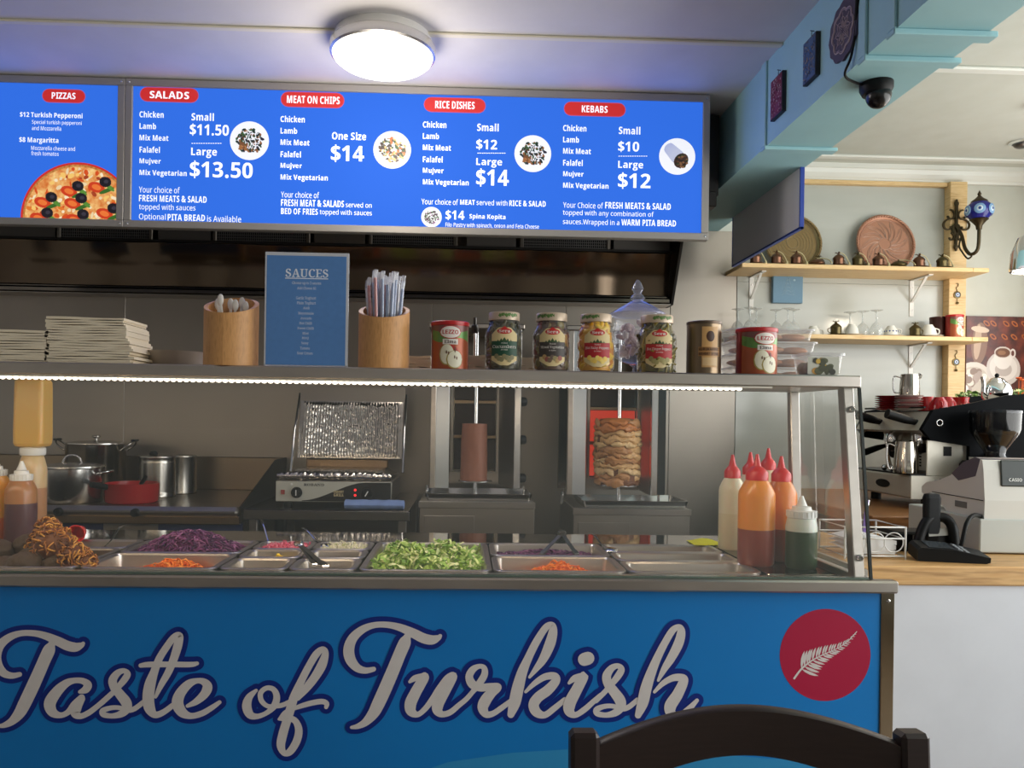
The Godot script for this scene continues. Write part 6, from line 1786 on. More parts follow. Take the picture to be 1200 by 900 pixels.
func build_kebab_machines() -> void:
	kebab_machine("upright kebab grill with unlit burners and black side knobs", 504, 531, 581, 610, [500, 623], [494, 625], 579, 557.5, false, P(556, 562.5, 3.2).y)
	kebab_machine("upright kebab grill with red glowing burners behind chicken", 665, 690, 745, 771, [679, 801], [669, 802], 587, 725.5, true, P(724, 567, 3.2).y)
	# pressed lamb on its spit
	var y := P(556, 562.5, 3.2).y
	var h := P(556, 496.5, 3.2).y - y
	var fn := FastNoiseLite.new()
	fn.seed = 3; fn.frequency = 2.2
	var lamb := grain(mat("pressed lamb", S(150, 98, 76), 0.6), noise_tex(0.06, [S(176, 160, 150), S(255, 250, 246), S(214, 196, 186)], 87), 7.0)
	var lb := B.new()
	lb.grid(48, 20, func(s, t):
		var a: float = TAU * s
		var r: float = lerpf(0.056, 0.052, t) * (1.0 + 0.05 * fn.get_noise_3d(cos(a) * 0.6, t * 1.2, sin(a) * 0.6) - 0.06 * maxf(0.0, cos(a * 2.0 + 0.4)))
		return Vector3(sin(a) * r, h * t, cos(a) * r))
	lb.lathe([Vector2(0.05, h), Vector2(0.0, h + 0.002)], 32).lathe([Vector2(0, 0), Vector2(0.055, 0)], 32)
	single("lamb_kebab", lb, lamb, "smooth brown cylinder of pressed lamb on its spit", "kebab meat", Vector3(P(555.5, 530, 3.2).x, y, dz(3.2)))
	# stacked chicken: one slice at a time, layer on layer
	y = P(724, 567, 3.2).y
	h = P(724, 493, 3.2).y - y
	var ck := thing("chicken_kebab", "browned stack of sliced chicken on its spit", "kebab meat", Vector3(P(723.5, 530, 3.2).x, y, dz(3.2)))
	var tones := []
	for q in [[S(214, 178, 128), "a"], [S(188, 140, 92), "b"], [S(222, 194, 148), "c"], [S(120, 74, 42), "d"], [S(196, 128, 66), "e"]]:
		var m := grain(mat("roast chicken " + q[1], q[0], 0.5), noise_tex(0.05, [S(120, 80, 52), S(255, 248, 236), S(240, 222, 198), S(170, 124, 88)], 91), 9.0)
		tones.append(m)
	obj("core", B.new().lathe([Vector2(0, 0.0), Vector2(0.088, 0.0), Vector2(0.089, h * 0.5), Vector2(0.086, h * 0.93), Vector2(0, h * 0.97)], 28), tones[3], ck)
	var wave := FastNoiseLite.new()
	wave.seed = 31; wave.frequency = 1.0
	var layers := 12
	var bound := func(l, a): return h * (float(l) / layers) + 0.021 * wave.get_noise_3d(cos(a) * 1.7, l * 0.8, sin(a) * 1.7) + 0.008 * wave.get_noise_3d(cos(a) * 4.5, l * 5.1, sin(a) * 4.5)
	for l in layers:
		var n := 3 + (l * 7 % 3)
		for k in n:
			var a0 := TAU * (k + 0.37 * l + rng.randf_range(-0.15, 0.15)) / n
			var a1 := a0 + TAU / n * 1.04
			var m: int = [0, 2, 0, 1, 2, 4][rng.randi() % 6]
			if l == 0:
				m = [3, 1, 3][rng.randi() % 3]
			if l >= layers - 2:
				m = [4, 4, 1][rng.randi() % 3]
			var out := 0.097 + rng.randf_range(-0.003, 0.004) - (0.006 if l == layers - 1 else 0.0)
			var sb := B.new()
			sb.grid(18, 7, func(s, t):
				var a: float = lerpf(a0, a1, s)
				var e: float = minf(1.0, minf(s, 1.0 - s) * 7.0)
				var bulge: float = pow(maxf(sin(PI * clampf(t, 0.0, 1.0)), 0.0), 0.45) * sqrt(e)
				var r: float = out - 0.008 * (1.0 - bulge) + 0.007 * wave.get_noise_3d(cos(a) * 5.0, t * 2.0 + l * 2.0, sin(a) * 5.0)
				return Vector3(sin(a) * r, lerpf(bound.call(l, a), bound.call(l + 1, a), t), cos(a) * r), Vector3.ZERO)
			obj("slice", sb, tones[m], ck)
	for k in 6:
		var a := TAU * k / 6.0
		var sb := B.new()
		sb.ball(Vector3.ZERO, Vector3(0.048, 0.012, 0.03), 14, 8)
		var sl := obj("slice", sb, tones[[4, 1, 4][k % 3]], ck)
		sl.transform = Transform3D(Basis(Vector3.UP, a) * Basis(Vector3(1, 0, 0), 0.35), Vector3(sin(a) * 0.052, h * 0.985, cos(a) * 0.052))

# ---------------------------------------------------------------- shelves on the coffee wall
func covered_cup(label: String, pos: Vector3, m: Material, tassel: bool, turn := 0.0) -> void:
	var o := thing("covered_cup", label, "cup", pos, turn, "metal Turkish coffee cups with lids")
	obj("saucer", B.new().lathe([Vector2(0, 0), Vector2(0.028, 0), Vector2(0.041, 0.005), Vector2(0.042, 0.0065), Vector2(0.03, 0.004), Vector2(0, 0.003)], 24), m, o)
	obj("body", B.new().lathe([Vector2(0.019, 0.0035), Vector2(0.023, 0.006), Vector2(0.0235, 0.032), Vector2(0.025, 0.036), Vector2(0.024, 0.039)], 22), m, o)
	var lid := obj("lid", B.new().lathe([Vector2(0.026, 0.038), Vector2(0.025, 0.042), Vector2(0.016, 0.052), Vector2(0.006, 0.058), Vector2(0.004, 0.062), Vector2(0, 0.063)], 22), m, o)
	var k := B.new()
	for a in 3:
		k.tube([Vector3(0, 0.06, 0), Vector3(0.012 * cos(a * 2.1), 0.068, 0.012 * sin(a * 2.1)), Vector3(0.017 * cos(a * 2.1), 0.066, 0.017 * sin(a * 2.1))], [0.002, 0.0024, 0.001], 6)
	k.ball(Vector3(0, 0.067, 0), Vector3(0.003, 0.004, 0.003), 8, 6)
	obj("lid_knob", k, m, lid)
	obj("handle", B.new().tube(spline([Vector3(0.023, 0.033, 0), Vector3(0.036, 0.033, 0), Vector3(0.038, 0.02, 0), Vector3(0.024, 0.012, 0)], 4), 0.002, 6), m, o)
	if tassel:
		var t := B.new()
		t.tube(spline([Vector3(0.002, 0.066, 0.006), Vector3(0.02, 0.055, 0.016), Vector3(0.031, 0.035, 0.022), Vector3(0.037, 0.018, 0.026)], 4), 0.0022, 6)
		t.lathe([Vector2(0.003, 0.02), Vector2(0.0055, 0.012), Vector2(0.007, 0.0005), Vector2(0, 0.0005)], 10, Vector3(0.038, 0.0, 0.027))
		obj("tassel", t, mat("cream cord", S(206, 194, 150), 0.85), o)
func metal_tray(label: String, c: Vector3, r: float, color: Color, petals: bool, seed_: int) -> void:
	var o := thing("metal_tray", label, "tray", c, 0, "round decorated metal trays leaning on the wall")
	o.rotation.x = deg_to_rad(-9)
	var m := mat("tray " + color.to_html(), color, 0.42, 0.45)
	var line := mat("tray line " + color.to_html(), color.lightened(0.3), 0.4, 0.75)
	obj("plate", at(B.new(), Vector3.ZERO, Vector3(90, 0, 0)).lathe([Vector2(0, 0.0), Vector2(r * 0.86, 0.0), Vector2(r * 0.9, 0.006), Vector2(r * 0.98, 0.012), Vector2(r, 0.012), Vector2(r * 0.98, 0.008), Vector2(r * 0.9, 0.0), Vector2(r * 0.86, -0.004), Vector2(0, -0.004)], 56), m, o)
	var rope := B.new()
	for k in 66:
		var a := TAU * k / 66.0
		rope.t = Transform3D(Basis(Vector3(0, 0, 1), a + 0.6), Vector3(cos(a) * r * 0.95, sin(a) * r * 0.95, 0.012))
		rope.ball(Vector3.ZERO, Vector3(0.0055, 0.010, 0.0055), 8, 6)
	tag(obj("rope_rim", rope, m, o), "", "", "", "stuff")
	var eng := B.new()
	eng.tube(ring_pts(r * 0.2, 30, Vector3(0, 0, 0.001)), 0.0012, 4, false, true)
	eng.tube(ring_pts(r * 0.84, 60, Vector3(0, 0, 0.001)), 0.0012, 4, false, true)
	if petals:
		for k in 12:
			var a0 := TAU * k / 12.0
			for w in [0.0, 0.03]:
				var pts := []
				for i in 13:
					var f := i / 12.0
					var rad := r * lerpf(0.22, 0.8 - w * 2, sin(PI * f))
					var an = a0 + 0.75 * sin(PI * f) + (f - 0.5) * (0.5 - w * 4)
					pts.append(Vector3(cos(an) * rad, sin(an) * rad, 0.001))
				eng.tube(pts, 0.0011, 4, false)
	else:
		for k in 5:
			eng.tube(ring_pts(r * (0.3 + 0.1 * k), 50, Vector3(0, 0, 0.001)), 0.0007, 4, false, true)
	obj("engraving", eng, line, o)
func wine_glass(label: String, pos: Vector3) -> void:      # upside down: rim on the shelf, foot on top
	var m := glass("wine glass", S(214, 222, 222), 0.3)
	var o := thing("wine_glass", label, "glass", pos, 0, "upside-down stemmed glasses on the lower wall shelf")
	obj("bowl", B.new().lathe([Vector2(0.027, 0.0), Vector2(0.031, 0.02), Vector2(0.030, 0.038), Vector2(0.02, 0.058), Vector2(0.006, 0.07)], 20), m, o)
	obj("stem", B.new().lathe([Vector2(0.006, 0.07), Vector2(0.0035, 0.08), Vector2(0.0035, 0.112), Vector2(0.006, 0.118)], 12), m, o)
	obj("foot", B.new().lathe([Vector2(0.006, 0.118), Vector2(0.028, 0.124), Vector2(0.029, 0.126), Vector2(0, 0.126)], 20), m, o)
func china_cup(label: String, pos: Vector3, upside: bool, turn: float, group := "white china cups on the lower wall shelf", color := S(226, 224, 216), s := 1.0) -> Node3D:
	var o := thing("china_cup", label, "cup", pos, turn, group)
	var m := mat("china " + color.to_html(), color, 0.18)
	var prof := [Vector2(0, 0.0), Vector2(0.016, 0.0), Vector2(0.017, 0.004), Vector2(0.027, 0.018), Vector2(0.031, 0.036), Vector2(0.0325, 0.046), Vector2(0.0305, 0.046), Vector2(0.028, 0.034), Vector2(0.022, 0.015), Vector2(0, 0.008)]
	var b := B.new()
	var hb := B.new()
	if upside:
		b.t = Transform3D(Basis(Vector3(1, 0, 0), PI), Vector3(0, 0.0465 * s, 0))
	b.t.basis = b.t.basis.scaled(Vector3.ONE * s)
	hb.t = b.t
	b.lathe(prof, 26)
	hb.tube(spline([Vector3(0.029, 0.036, 0), Vector3(0.044, 0.036, 0), Vector3(0.045, 0.02, 0), Vector3(0.026, 0.014, 0)], 4), 0.0028, 7)
	obj("body", b, m, o)
	obj("handle", hb, m, o)
	return o
func saucer(label: String, pos: Vector3, group: String, color: Color, r := 0.046) -> void:
	single("saucer", B.new().lathe([Vector2(0, 0), Vector2(r * 0.55, 0), Vector2(r * 0.95, 0.006), Vector2(r, 0.008), Vector2(r * 0.93, 0.0085), Vector2(r * 0.5, 0.003), Vector2(0, 0.003)], 26), mat("china " + color.to_html(), color, 0.18), label, "saucer", pos, 0, group)
func build_wall_shelves() -> void:
	var zw := BACK + 0.003
	var zs := dz(3.52)
	var x0 := P(862.5, 310, 3.6).x
	var x1 := P(1131, 310, 3.7).x
	# upright post and head rail of the shelf frame
	var px0 := P(1112, 330, 3.7).x
	var px1 := P(1132, 330, 3.7).x
	var post := thing("shelf_frame", "pale wooden post and head rail framing the wall shelves", "shelf frame", Vector3(px0, 0.9, zw))
	obj("post", B.new().span(Vector3(0, 0, 0), Vector3(px1 - px0, 2.445 - 0.9, 0.05), 0.002), pine, post)
	obj("head_rail", B.new().span(Vector3(x0 - px0, 1.525, 0), Vector3(0, 1.545, 0.03), 0.002), pine, post)
	var y1 := P(995, 310.5, 3.52).y
	var y2 := P(1037, 393, 3.52).y
	for q in [[y1, "upper", "pale wooden wall shelf carrying metal cups and two round trays"], [y2, "lower", "pale wooden wall shelf carrying upturned glasses and china"]]:
		var s := thing("wall_shelf", q[2], "shelf", Vector3((x0 + px0) / 2, q[0], zw), 0, "wooden wall shelves")
		obj("board", B.new().span(Vector3(x0 - s.position.x, -0.02, 0), Vector3(px0 - s.position.x, 0, zs - zw), 0.002).span(Vector3(px0 - s.position.x, -0.02, 0.05), Vector3(px1 - s.position.x - 0.008, 0, zs - zw), 0.002), pine, s)
		for u in [883, 1072]:
			var bx: float = P(u, 330, 3.72).x - s.position.x
			var bm := mat("white bracket enamel", S(228, 227, 222), 0.35)
			var br := obj("bracket", B.new().span(Vector3(bx - 0.011, -0.20, 0), Vector3(bx + 0.011, -0.02, 0.004), 0.001).span(Vector3(bx - 0.011, -0.026, 0), Vector3(bx + 0.011, -0.02, 0.16), 0.001).bar(Vector3(bx, -0.13, 0.004), Vector3(bx, -0.028, 0.12), 0.006, 0.012, Vector3(1, 0, 0)), bm, s)
			for yy in [-0.06, -0.17]:
				obj("screw", at(B.new(), Vector3(bx, yy, 0.004), Vector3(90, 0, 0)).lathe([Vector2(0.0035, 0), Vector2(0.002, 0.001), Vector2(0, 0.0012)], 8), chrome, br)
	# trays and metal cups on the upper shelf
	var zc := dz(3.568)
	metal_tray("brass coloured round tray behind the first metal cups", Vector3(P(930, 276, 3.70).x, y1 + 0.142, zw + 0.032), 0.142, S(140, 118, 78), false, 1)
	metal_tray("copper coloured round tray engraved with swirling petals", Vector3(P(1038.6, 276, 3.70).x, y1 + 0.146, zw + 0.033), 0.146, S(180, 132, 108), true, 2)
	var copper := mat("dark copper", S(112, 80, 62), 0.34, 0.85)
	var bronze := mat("dark bronze", S(92, 82, 54), 0.36, 0.85)
	var cl := [[885, 0, 1, "copper covered coffee cup nearest the hanging sign panel"], [909.8, 0, 1, "copper covered coffee cup before the brass tray, second from the sign panel"], [933, 0, 1, "copper covered coffee cup standing before the brass tray's middle"], [968.5, 1, 0, "small bronze covered cup crowded against a copper one"], [982.5, 0, 1, "copper covered coffee cup between the two round trays"], [1005, 1, 1, "bronze covered coffee cup at the copper tray's near edge"], [1029, 0, 1, "copper covered coffee cup before the middle of the copper tray"], [1077, 0, 1, "copper covered coffee cup just past the copper tray"], [1104, 1, 1, "bronze covered coffee cup beside the ornate wall sconce"]]
	for q in cl:
		covered_cup(q[3], Vector3(P(q[0], 310, 3.568).x, y1, zc + (-0.08 if q[0] == 968.5 else 0.0)), copper if q[1] == 0 else bronze, q[2] == 1, 20)
	for q in [[957, "low domed copper sugar dish between the brass tray and the small cup"], [1053, "low domed bronze sugar dish before the copper tray"]]:
		var d := thing("sugar_dish", q[1], "dish", Vector3(P(q[0], 310, 3.568).x, y1, zc), 0, "domed metal sugar dishes")
		obj("bowl", B.new().lathe([Vector2(0, 0), Vector2(0.022, 0), Vector2(0.034, 0.008), Vector2(0.036, 0.014)], 24), copper if q[0] < 1000 else bronze, d)
		obj("lid", B.new().lathe([Vector2(0.037, 0.014), Vector2(0.034, 0.02), Vector2(0.02, 0.03), Vector2(0.004, 0.034), Vector2(0.003, 0.039), Vector2(0, 0.04)], 24), copper if q[0] < 1000 else bronze, d)
		obj("tassel", B.new().tube(spline([Vector3(0.0, 0.037, 0.004), Vector3(0.022, 0.034, 0.02), Vector3(0.036, 0.02, 0.05), Vector3(0.038, 0.002, 0.072)], 4), 0.0025, 6), mat("cream cord", S(206, 194, 150), 0.85), d)
	# lower shelf
	var z2 := dz(3.62)
	var gl := [[866, -0.02], [876, 0.03], [886, 0.0], [911, -0.02], [920, 0.03], [930, 0.0], [1002, -0.05], [1012, -0.01], [1023, 0.03]]
	for i in gl.size():
		wine_glass(["upside-down stemmed glass behind the red apple tin", "upside-down stemmed glass below the blue canvas", "upside-down stemmed glass on the open part of the lower wall shelf"][i / 3], Vector3(P(gl[i][0], 390, 3.62).x, y2, z2 + gl[i][1]))
	covered_cup("bronze covered cup on the lower shelf, beside the blue canvas", Vector3(P(976, 390, 3.6).x, y2, dz(3.57)), bronze, false, 180)
	covered_cup("bronze covered cup on the lower shelf, between two china cups", Vector3(P(1068, 390, 3.6).x, y2, dz(3.57)), bronze, false, 0)
	var sg := "white saucers on the lower wall shelf"
	saucer("white saucer under the upturned cup next to the stemmed glasses", Vector3(P(999, 390, 3.58).x, y2, dz(3.58)), sg, S(226, 224, 216), 0.05)
	china_cup("white china cup upside down on a saucer beside stemmed glasses", Vector3(P(998, 390, 3.58).x, y2 + 0.008, dz(3.58)), true, 180)
	china_cup("white china cup standing by the clear containers", Vector3(P(953, 390, 3.6).x, y2, dz(3.6)), true, 0)
	saucer("white saucer under the patterned cup", Vector3(P(1046, 390, 3.6).x, y2, dz(3.6)), sg, S(226, 224, 216), 0.05)
	var pc := china_cup("white china cup with a blue pattern, upside down beside the stemmed glasses", Vector3(P(1044, 390, 3.6).x, y2 + 0.008, dz(3.6)), true, -15)
	var pat := B.new()
	for k in 7:
		pat.ball(Vector3(sin(k * 0.5 - 1.4) * 0.0285, 0.02, cos(k * 0.5 - 1.4) * 0.0285), Vector3(0.004, 0.004, 0.002), 8, 6)
	obj("blue_pattern", pat, mat("cobalt glaze", S(50, 70, 130), 0.25), pc)
	saucer("white saucer under the plain upturned cup beside the dark tin", Vector3(P(1091, 390, 3.58).x, y2, dz(3.58)), sg, S(226, 224, 216), 0.054)
	china_cup("plain white china cup upside down on a saucer beside the dark tin", Vector3(P(1088, 390, 3.58).x, y2 + 0.008, dz(3.58)), true, 0, "white china cups on the lower wall shelf", S(226, 224, 216), 1.12)
	single("dark_tin", B.new().lathe([Vector2(0, 0), Vector2(0.04, 0), Vector2(0.04, 0.094), Vector2(0.041, 0.096), Vector2(0.041, 0.106), Vector2(0, 0.107)], 28), mat("dark maroon tin", S(66, 36, 34), 0.3, 0.3), "dark maroon round tin against the wooden post", "tin", Vector3(P(1098.5, 390, 3.66).x, y2, dz(3.65)))
	tea_tin("red apple tea tin on the lower wall shelf in front of the wooden post", Vector3(P(1118, 390, 3.585).x - 0.002, y2, dz(3.58)), 0.0375, 0.108, 12)
	# blue canvas on the wall
	var a := P(905.5, 323, 3.73)
	var e := P(940, 355.6, 3.73)
	var cv := thing("canvas_picture", "small square blue canvas with a faint white tree drawing", "picture", Vector3((a.x + e.x) / 2, e.y, zw))
	var cw := (e.x - a.x) / 2
	var chh := a.y - e.y
	obj("canvas", B.new().span(Vector3(-cw, 0, 0), Vector3(cw, chh, 0.024), 0.002), grain(mat("blue canvas", S(118, 154, 180), 0.8), noise_tex(0.1, [S(236, 236, 236), S(255, 255, 255)], 95), 8.0), cv)
	var dr := B.new()
	for k in 5:
		var f := k / 5.0
		var hwid := lerpf(0.008, 0.036, f)
		var yy := chh * (0.86 - 0.66 * f)
		dr.tube([Vector3(-0.002, yy + 0.018, 0.0243), Vector3(-hwid, yy - 0.006, 0.0243), Vector3(-hwid * 0.3, yy + 0.001, 0.0243), Vector3(hwid * 0.4, yy - 0.004, 0.0243), Vector3(hwid, yy - 0.006, 0.0243), Vector3(0.002, yy + 0.018, 0.0243)], 0.0008, 4)
	dr.ball(Vector3(cw * 0.42, chh * 0.84, 0.024), Vector3(0.006, 0.005, 0.001), 8, 6)
	obj("tree_drawing", dr, mat("faint white line", S(170, 198, 214), 0.7), cv)
	# evil-eye ornaments on the post
	for q in [[1124, 345, "evil-eye hanging ornament on the post, between the two shelves"], [1122.5, 424, "evil-eye hanging ornament on the post, below the lower shelf"]]:
		var c := P(q[0], q[1], 3.68)
		var o := thing("eye_ornament", q[2], "ornament", Vector3(c.x, c.y, zw + 0.0505), 0, "evil-eye ornaments on the wooden post")
		var brass := mat("dull brass", S(110, 96, 60), 0.4, 0.8)
		obj("setting", at(B.new(), Vector3.ZERO, Vector3(90, 0, 0)).lathe([Vector2(0, 0.0), Vector2(0.017, 0.0), Vector2(0.018, 0.003), Vector2(0.012, 0.005), Vector2(0, 0.005)], 18), brass, o)
		for k in [[0.0125, 0.0062, S(40, 84, 140)], [0.0085, 0.0068, S(222, 230, 236)], [0.005, 0.0074, S(30, 50, 100)]]:
			obj("eye", at(B.new(), Vector3.ZERO, Vector3(90, 0, 0)).lathe([Vector2(k[0], 0.004), Vector2(k[0] * 0.9, k[1]), Vector2(0, k[1])], 16), mat("eye glass " + k[2].to_html(), k[2], 0.15), o)
		obj("hook", B.new().tube(spline([Vector3(0, 0.017, 0.003), Vector3(-0.005, 0.034, 0.003), Vector3(0.004, 0.044, 0.003), Vector3(0.003, 0.056, 0.003), Vector3(-0.006, 0.054, 0.003)], 4), 0.0016, 6), brass, o)
		obj("drop_bead", B.new().tube([Vector3(0, -0.016, 0.003), Vector3(0, -0.034, 0.003)], 0.0012, 6).ball(Vector3(0, -0.04, 0.006), Vector3(0.0065, 0.0065, 0.0055), 12, 8), brass, o)
	# ornate sconce
	var bz := mat("antique bronze", S(76, 66, 48), 0.4, 0.85)
	var c := P(1120.5, 264, 3.69)
	var sc := thing("wall_sconce", "ornate bronze wall sconce with a blue eye-patterned glass shade", "wall lamp", Vector3(c.x, c.y, zw + 0.05))
	var pl := B.new()
	pl.t = Transform3D(Basis.from_scale(Vector3(1.35, 1.0, 1.0)), Vector3(0, 0, 0.008))
	for s in [-1, 1]:
		for k in [[0.045, 0.03, 1.0], [-0.005, 0.034, -1.0], [-0.06, 0.022, 1.0]]:
			var pts := []
			for i in 15:
				var f := i / 14.0
				var rad: float = k[1] * (1.0 - 0.75 * f)
				var an: float = k[2] * (f * 4.6) + PI / 2
				pts.append(Vector3(s * (0.006 + k[1] * 0.62 + cos(an) * rad * 0.8), k[0] + sin(an) * rad, 0))
			pl.tube(pts, 0.0045, 6)
	pl.tube([Vector3(0, -0.105, 0), Vector3(0, 0.1, 0)], 0.006, 8)
	for y in [0.105, -0.105]:
		pl.ball(Vector3(0, y, 0), Vector3(0.009, 0.014, 0.006), 10, 8)
		pl.ball(Vector3(0, y * 1.12, 0), Vector3(0.005, 0.009, 0.005), 10, 8)
	pl.ball(Vector3(0, -0.02, 0), Vector3(0.018, 0.03, 0.008), 12, 8)
	obj("wall_plate", pl, bz, sc)
	var gl2 := P(1147.5, 247, 3.56) - sc.position
	obj("arm", B.new().tube(spline([P(1121, 266, 3.68) - sc.position, P(1127, 276, 3.66) - sc.position, P(1131, 291, 3.62) - sc.position, P(1138, 298, 3.59) - sc.position, P(1146, 291, 3.565) - sc.position, P(1147.5, 266, 3.56) - sc.position], 6), 0.008, 8), bz, sc)
	obj("arm_scroll", B.new().tube(spline([P(1127, 276, 3.66) - sc.position, P(1124, 288, 3.66) - sc.position, P(1128, 296, 3.65) - sc.position, P(1134, 303, 3.62) - sc.position, P(1139, 300, 3.6) - sc.position], 5), 0.004, 6), bz, sc)
	obj("cup", B.new().lathe([Vector2(0, -0.09), Vector2(0.012, -0.088), Vector2(0.014, -0.07), Vector2(0.03, -0.05), Vector2(0.04, -0.042), Vector2(0.036, -0.036)], 22, gl2), bz, sc)
	var sh := obj("shade", B.new().lathe([Vector2(0.034, -0.042), Vector2(0.052, -0.022), Vector2(0.06, 0.0), Vector2(0.054, 0.022), Vector2(0.034, 0.04)], 30, gl2), mat("cobalt shade", S(30, 36, 130), 0.2), sc)
	for k in 6:
		var an := TAU * k / 6.0 + 0.5
		for w in [[0.024, 0.0, S(130, 170, 214)], [0.015, 0.0015, S(208, 224, 236)], [0.008, 0.003, S(36, 60, 140)]]:
			var d := Vector3(sin(an), 0, cos(an))
			var bb := B.new()
			bb.t = Transform3D(Basis(Vector3.UP, an), gl2 + d * (0.0555 + w[1]))
			bb.ball(Vector3.ZERO, Vector3(w[0], w[0], 0.0045), 14, 8)
			obj("eye_mosaic", bb, mat("mosaic " + w[2].to_html(), w[2], 0.25), sh)
	obj("crown", B.new().lathe([Vector2(0.037, 0.038), Vector2(0.034, 0.046), Vector2(0.02, 0.056), Vector2(0.01, 0.066), Vector2(0.006, 0.072), Vector2(0.009, 0.079), Vector2(0.004, 0.088), Vector2(0, 0.098)], 22, gl2), bz, sc)
	# coffee poster
	var im := Image.create(288, 224, false, Image.FORMAT_RGB8)
	var fn := FastNoiseLite.new()
	fn.seed = 17; fn.frequency = 0.02
	for y in 224:
		for x in 288:
			var q := fn.get_noise_2d(x, y) * 0.7 + 0.5
			im.set_pixel(x, y, S(58, 26, 24).lerp(S(134, 62, 46), clampf(q, 0, 1)))
	var r := RandomNumberGenerator.new()
	r.seed = 9
	for k in 16:
		var px := 60 + (k % 8) * 32 + r.randf_range(-6, 6)
		var py := 18 + (k / 8) * 34
		blot(im, Vector2(px, py), 12, 6, 0.5, S(176, 96, 40)); blot(im, Vector2(px, py), 7, 3, 0.5, S(90, 30, 24))
	for w in [[Vector2(42, 70), 26, 54, 0.1, S(132, 96, 76)], [Vector2(36, 66), 12, 46, 0.1, S(190, 160, 136)], [Vector2(44, 34), 30, 8, 0.1, S(214, 190, 168)], [Vector2(24, 170), 64, 52, 0.0, S(216, 206, 196)], [Vector2(24, 172), 52, 42, 0.0, S(196, 184, 170)]]:
		blot(im, w[0], w[1], w[2], w[3], w[4])
	for k in 26:
		blot(im, Vector2(18 + r.randf_range(-40, 46), 170 + r.randf_range(-30, 28)), 12, 9, r.randf() * 3, [S(222, 212, 200), S(140, 116, 102), S(240, 232, 224), S(170, 150, 140)][k % 4])
	for w in [[Vector2(122, 134), 56, 44, 0.1, S(206, 196, 190)], [Vector2(122, 131), 46, 34, 0.1, S(226, 218, 212)], [Vector2(122, 136), 28, 18, 0.0, S(188, 176, 170)], [Vector2(120, 108), 30, 28, 0.0, S(232, 224, 218)], [Vector2(152, 94), 10, 12, 0.0, S(226, 216, 210)], [Vector2(152, 94), 5, 7, 0.0, S(100, 50, 40)], [Vector2(119, 92), 28, 15, 0.0, S(214, 202, 194)], [Vector2(119, 93), 24, 12, 0.0, S(112, 70, 46)], [Vector2(116, 93), 13, 6, 0.0, S(150, 104, 70)]]:
		blot(im, w[0], w[1], w[2], w[3], w[4])
	var pm := print_mat("coffee poster print", im, Vector2.ONE, Vector2.ZERO, 0.0)
	pm.albedo_color = Color.WHITE
	var pa := P(1133.5, 370, 3.74)
	var pb := P(1236, 372, 3.74)
	var pe := P(1133.5, 472, 3.74)
	var po := thing("coffee_poster", "coffee cup photo poster in red and brown on the wall", "poster", Vector3((pa.x + pb.x) / 2, pe.y, BACK - 0.003))
	var hw := (pb.x - pa.x) / 2
	obj("board", B.new().span(Vector3(-hw, 0, 0), Vector3(hw, pa.y - pe.y, 0.01)), mat("poster edge", S(120, 80, 66), 0.6), po)
	var pf := B.new()
	pf.face([Vector3(-hw, 0, 0.0105), Vector3(hw, 0, 0.0105), Vector3(hw, pa.y - pe.y, 0.0105), Vector3(-hw, pa.y - pe.y, 0.0105)], Vector3(0, 0, 1), [Vector2(0, 1), Vector2(1, 1), Vector2(1, 0), Vector2(0, 0)])
	obj("print", pf, pm, po)
	# chrome pendant lamp and a ceiling spot
	c = P(1217, 296, 2.95)
	var pd := thing("pendant_lamp", "chrome bell pendant lamp with a lit mouth", "lamp", Vector3(c.x, CEIL2, c.z))
	var dy := c.y - CEIL2
	obj("shade", B.new().lathe([Vector2(0.094, dy - 0.07), Vector2(0.097, dy - 0.068), Vector2(0.092, dy), Vector2(0.07, dy + 0.06), Vector2(0.03, dy + 0.085), Vector2(0.012, dy + 0.095), Vector2(0.012, dy + 0.12), Vector2(0, dy + 0.12)], 36), chrome, pd)
	obj("bulb", B.new().lathe([Vector2(0.086, dy - 0.062), Vector2(0.05, dy - 0.072), Vector2(0, dy - 0.075)], 28), glow("pendant bulb light", S(255, 244, 226), 3.0, Color(0.8, 0.8, 0.8)), pd)
	obj("cord", B.new().tube([Vector3(0, dy + 0.12, 0), Vector3(0, 0, 0)], 0.003, 8), black_plastic, pd)
	obj("ceiling_rose", B.new().lathe([Vector2(0, -0.025), Vector2(0.035, -0.022), Vector2(0.045, 0), Vector2(0, 0)], 24), chrome, pd)
	var pl2 := OmniLight3D.new()
	pl2.name = "pendant_light"
	pl2.light_energy = 0.17; pl2.light_size = 0.05; pl2.light_color = S(255, 236, 210); pl2.shadow_enabled = true; pl2.omni_range = 10.0; pl2.omni_attenuation = 2.0
	add_child(pl2)
	pl2.position = Vector3(c.x, CEIL2 + dy - 0.1, c.z)
	c = PY(1197, 166, CEIL2)
	var ds := thing("ceiling_spot", "small chrome swivel spot on the white ceiling", "lamp", Vector3(c.x, CEIL2, c.z))
	obj("ring", B.new().lathe([Vector2(0.05, 0), Vector2(0.05, -0.006), Vector2(0.036, -0.01), Vector2(0.034, 0)], 28), chrome, ds)
	obj("swivel", B.new().ball(Vector3(0, -0.006, 0), Vector3(0.034, 0.026, 0.034), 20, 10), mat("spot steel", S(120, 118, 116), 0.3, 0.9), ds)

